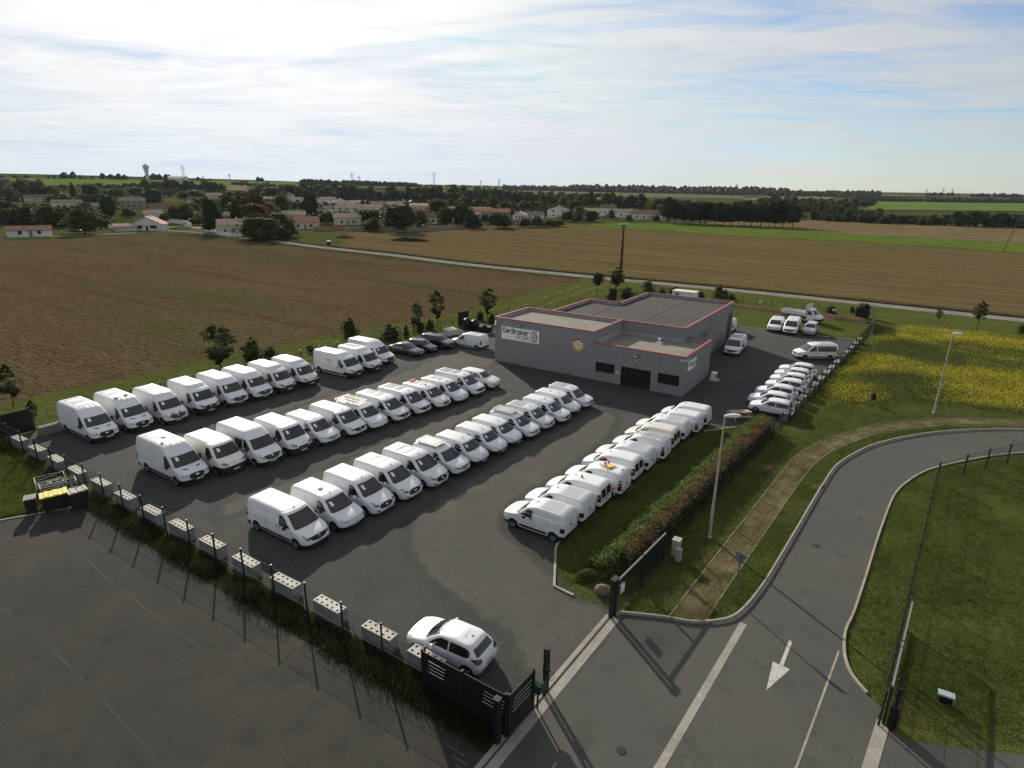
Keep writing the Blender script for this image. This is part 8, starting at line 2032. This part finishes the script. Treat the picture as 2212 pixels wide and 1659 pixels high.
wood('far_wood', [(395, 389), (430, 390), (455, 390)], 6, 1, 14, 61, 'low hedge right of the water tower')
wood('far_wood', [(548, 392), (570, 392.5)], 8, 1, 10, 62, 'tiny copse on the skyline')
wood('far_wood', [(900, 404), (980, 405), (1090, 407)], 7, 1, 14, 63, 'low broken hedge on the skyline near the centre')
wt = empty('water_tower', GT(319, 388)); dist = wt.location.length; tag(wt, 'white flared water tower on the left skyline', 'water tower')
sc = dist / FPX
MB().lathe([(3.2*sc, 0), (2.6*sc, 7*sc), (3.0*sc, 12*sc), (4.0*sc, 17*sc), (5.2*sc, 22*sc)], 16).obj('shaft', mat('tower_concrete', (.55, .56, .58), .9), wt, True, 40); MB().lathe([(5.2*sc, 22*sc), (5.3*sc, 24*sc), (2.0*sc, 24.6*sc), (1.6*sc, 26.5*sc), (.001, 26.8*sc)], 16).obj('cap', MATS['tower_concrete'], wt, True, 30)
bt_ = empty('barn', GT(385, 390)); tag(bt_, 'long pale farm barn right of the water tower', 'barn'); MB().box((-14, -6, 0), (14, 6, 4.5)).obj('wall', M_rendw, bt_); MB().add([(-14.5, -6.6, 4.4), (14.5, -6.6, 4.4), (14.5, 0, 7), (-14.5, 0, 7), (14.5, 6.6, 4.4), (-14.5, 6.6, 4.4)], [(0, 1, 2, 3), (3, 2, 4, 5), (1, 4, 2), (0, 3, 5)]).obj('roof', mat('barn_sheet', (.42, .43, .44), .6), bt_)
M_pyl = mat('pylon_steel', (.30, .31, .33), .6, .4, metal=.3)
def pylon(x, yb, yt, label):
    p = GT(x, yb); d = p.length; h = (yb-yt)*d/FPX; root = empty('pylon', p, math.atan2(p.y, p.x) - math.pi/2); tag(root, label, 'pylon', 'power pylons on the skyline')
    mb = MB(); w_ = h*.11; t_ = max(.12, d*.00022)
    for a in (-1, 1):
        for b in (-1, 1): mb.tube([(a*w_, b*w_, -1), (a*w_*.25, b*w_*.25, h*.72), (0, 0, h)], t_, 4)
    for i in range(5):
        z0, z1 = h*.14*i, h*.14*(i+1); k0, k1 = w_*(1-.75*z0/(h*.72)), w_*(1-.75*z1/(h*.72))
        for s_ in (-1, 1): mb.tube([(-k0, s_*k0, z0), (k1, s_*k1, z1)], t_*.7, 3); mb.tube([(k0, s_*k0, z0), (-k1, s_*k1, z1)], t_*.7, 3)
    mb.obj('lattice', M_pyl, root); mb = MB()
    for z, k in ((.72, .20), (.84, .15)): mb.tube([(-h*k, 0, h*z), (h*k, 0, h*z)], t_, 4); mb.tube([(-h*k, 0, h*z), (0, 0, h*(z+.06)), (h*k, 0, h*z)], t_*.7, 3)
    mb.obj('cross_arms', M_pyl, root)
for x, yb, yt, lb_ in ((398, 391, 363, 'steel pylon just right of the water tower'), (497, 392, 378, 'distant pylon left of the skyline wood'), (761, 399, 376, 'pylon above the left skyline wood, left one'), (776, 399, 381, 'pylon above the left skyline wood, right one'), (938, 404, 374, 'tallest steel pylon near the picture centre'), (1038, 405, 391, 'small pylon right of the tallest one'), (1078, 406, 388, 'small pylon left of the long forest'), (1590, 414, 399, 'pylon above the long forest'), (2000, 420, 411, 'small pylon on the right skyline, first'), (2036, 421, 410, 'small pylon on the right skyline, second'), (2056, 421, 411, 'small pylon on the right skyline, third'), (440, 391, 382, 'tiny pylon right of the farm barn')): pylon(x, yb, yt, lb_)
# utility poles and wires
M_pole = mat('creosoted_pole', (.07, .055, .042), .9, .1)
tops_ = {}
def upole(x, yb, xt, yt, lb_, r_=.11):
    p = GT(x, yb); d = (p - Vector((0, 0, CAM_H))).dot(FW); h = (yb-yt)*d/FPX; dx = (xt-x)*d/FPX; o_ = MB().tube([(0, 0, -.3), (dx, 0, h)], [r_, r_*.75], 7); o_.tube([(dx-.6, 0, h-.25), (dx+.6, 0, h-.25)], .05, 4)
    o_ = o_.obj('utility_pole', M_pole); o_.location = p; tag(o_, lb_, 'utility pole', 'wooden utility poles'); tops_[lb_] = p + Vector((dx, 0, h)); return o_
upole(2166, 545, 2181, 483, 'leaning wooden pole at the right edge of the green strip', .14)
upole(1892, 489, 1897, 456, 'wooden pole before the field hedge at the right')
upole(1811, 465, 1811, 447, 'wooden pole behind the pine row')
for x, yb, yt, lb_ in ((747, 468, 438, 'dark pole left of the white tower house'), (627, 470, 441, 'dark pole left of the orange-roofed bungalow'), (832, 465, 434, 'dark pole behind the broad dark tree'), (904, 465, 434, 'dark pole by the bright orange roof'), (1296, 465, 437, 'dark pole beside the tall white house'), (725, 452, 431, 'thin pole in the middle of the estate')): upole(x, yb, x, yt, lb_)
def wires(a, b, off, lb_):
    mb = MB()
    for o_ in off:
        pts = [a.lerp(b, i/10) + Vector((o_, 0, -.25 - (1-(2*i/10-1)**2)*1.2)) for i in range(11)]; mb.tube(pts, .02, 3)
    q = mb.obj('overhead_wires', M_pole); tag(q, lb_, 'wires')
t1, t2, t3 = tops_['leaning wooden pole at the right edge of the green strip'], tops_['wooden pole before the field hedge at the right'], tops_['wooden pole behind the pine row']
wires(t1, t2, (-.5, .5), 'overhead wires between the two right-hand field poles'); wires(t2, t3, (-.5, .5), 'overhead wires from the field hedge pole to the pine row')
wires(t1, t1 + (t1-t2)*.6 + Vector((0, 0, 1)), (-.5, .5), 'overhead wires leaving the picture at the right edge')
# weed heap and small box by the lane
mound('weed_heap', GT(885, 521), 8, 3, 1.6, L_dark, 2500, .28, 71, 'low dark weed heap at the corner of the stubble field', R(-12))
mound('weed_heap', GT(745, 514), 4, 2, 1.0, L_olive, 900, .22, 72, 'small olive weed patch beside the lane', R(-5))
bx2 = empty('lane_box', GT(711, 531)); tag(bx2, 'small grey box with dark base beside the lane', 'box'); MB().box((-.6, -.4, 0), (.6, .4, 1.0)).obj('base', M_slat, bx2); MB().box((-.6, -.45, 1.0), (.6, .45, 1.5)).obj('top', M_galv, bx2)
# dark barn at the left edge
db = empty('barn', GT(-8, 404)); tag(db, 'dark corrugated barn cut by the left edge', 'barn'); MB().box((-10, -5, 0), (13, 5, 8)).obj('wall', mat('dark_sheet', (.05, .05, .055), .7), db); MB().box((-10.4, -5.4, 8), (13.4, 5.4, 8.4)).obj('roof', M_slate, db)

# ------------------------------------------------------------------ haze
hm = bpy.data.materials.new('haze'); hm.use_nodes = True; t = hm.node_tree; t.nodes.clear()
pv = t.nodes.new('ShaderNodeVolumePrincipled'); pv.inputs['Color'].default_value = (.80, .88, .98, 1); pv.inputs['Density'].default_value = .00003; pv.inputs['Anisotropy'].default_value = .15
ou = t.nodes.new('ShaderNodeOutputMaterial'); t.links.new(pv.outputs[0], ou.inputs['Volume'])
hz_ = MB().box((-9600, -9600, -1.2), (9600, 9600, 120)).obj('haze', hm); hz_['kind'] = 'stuff'
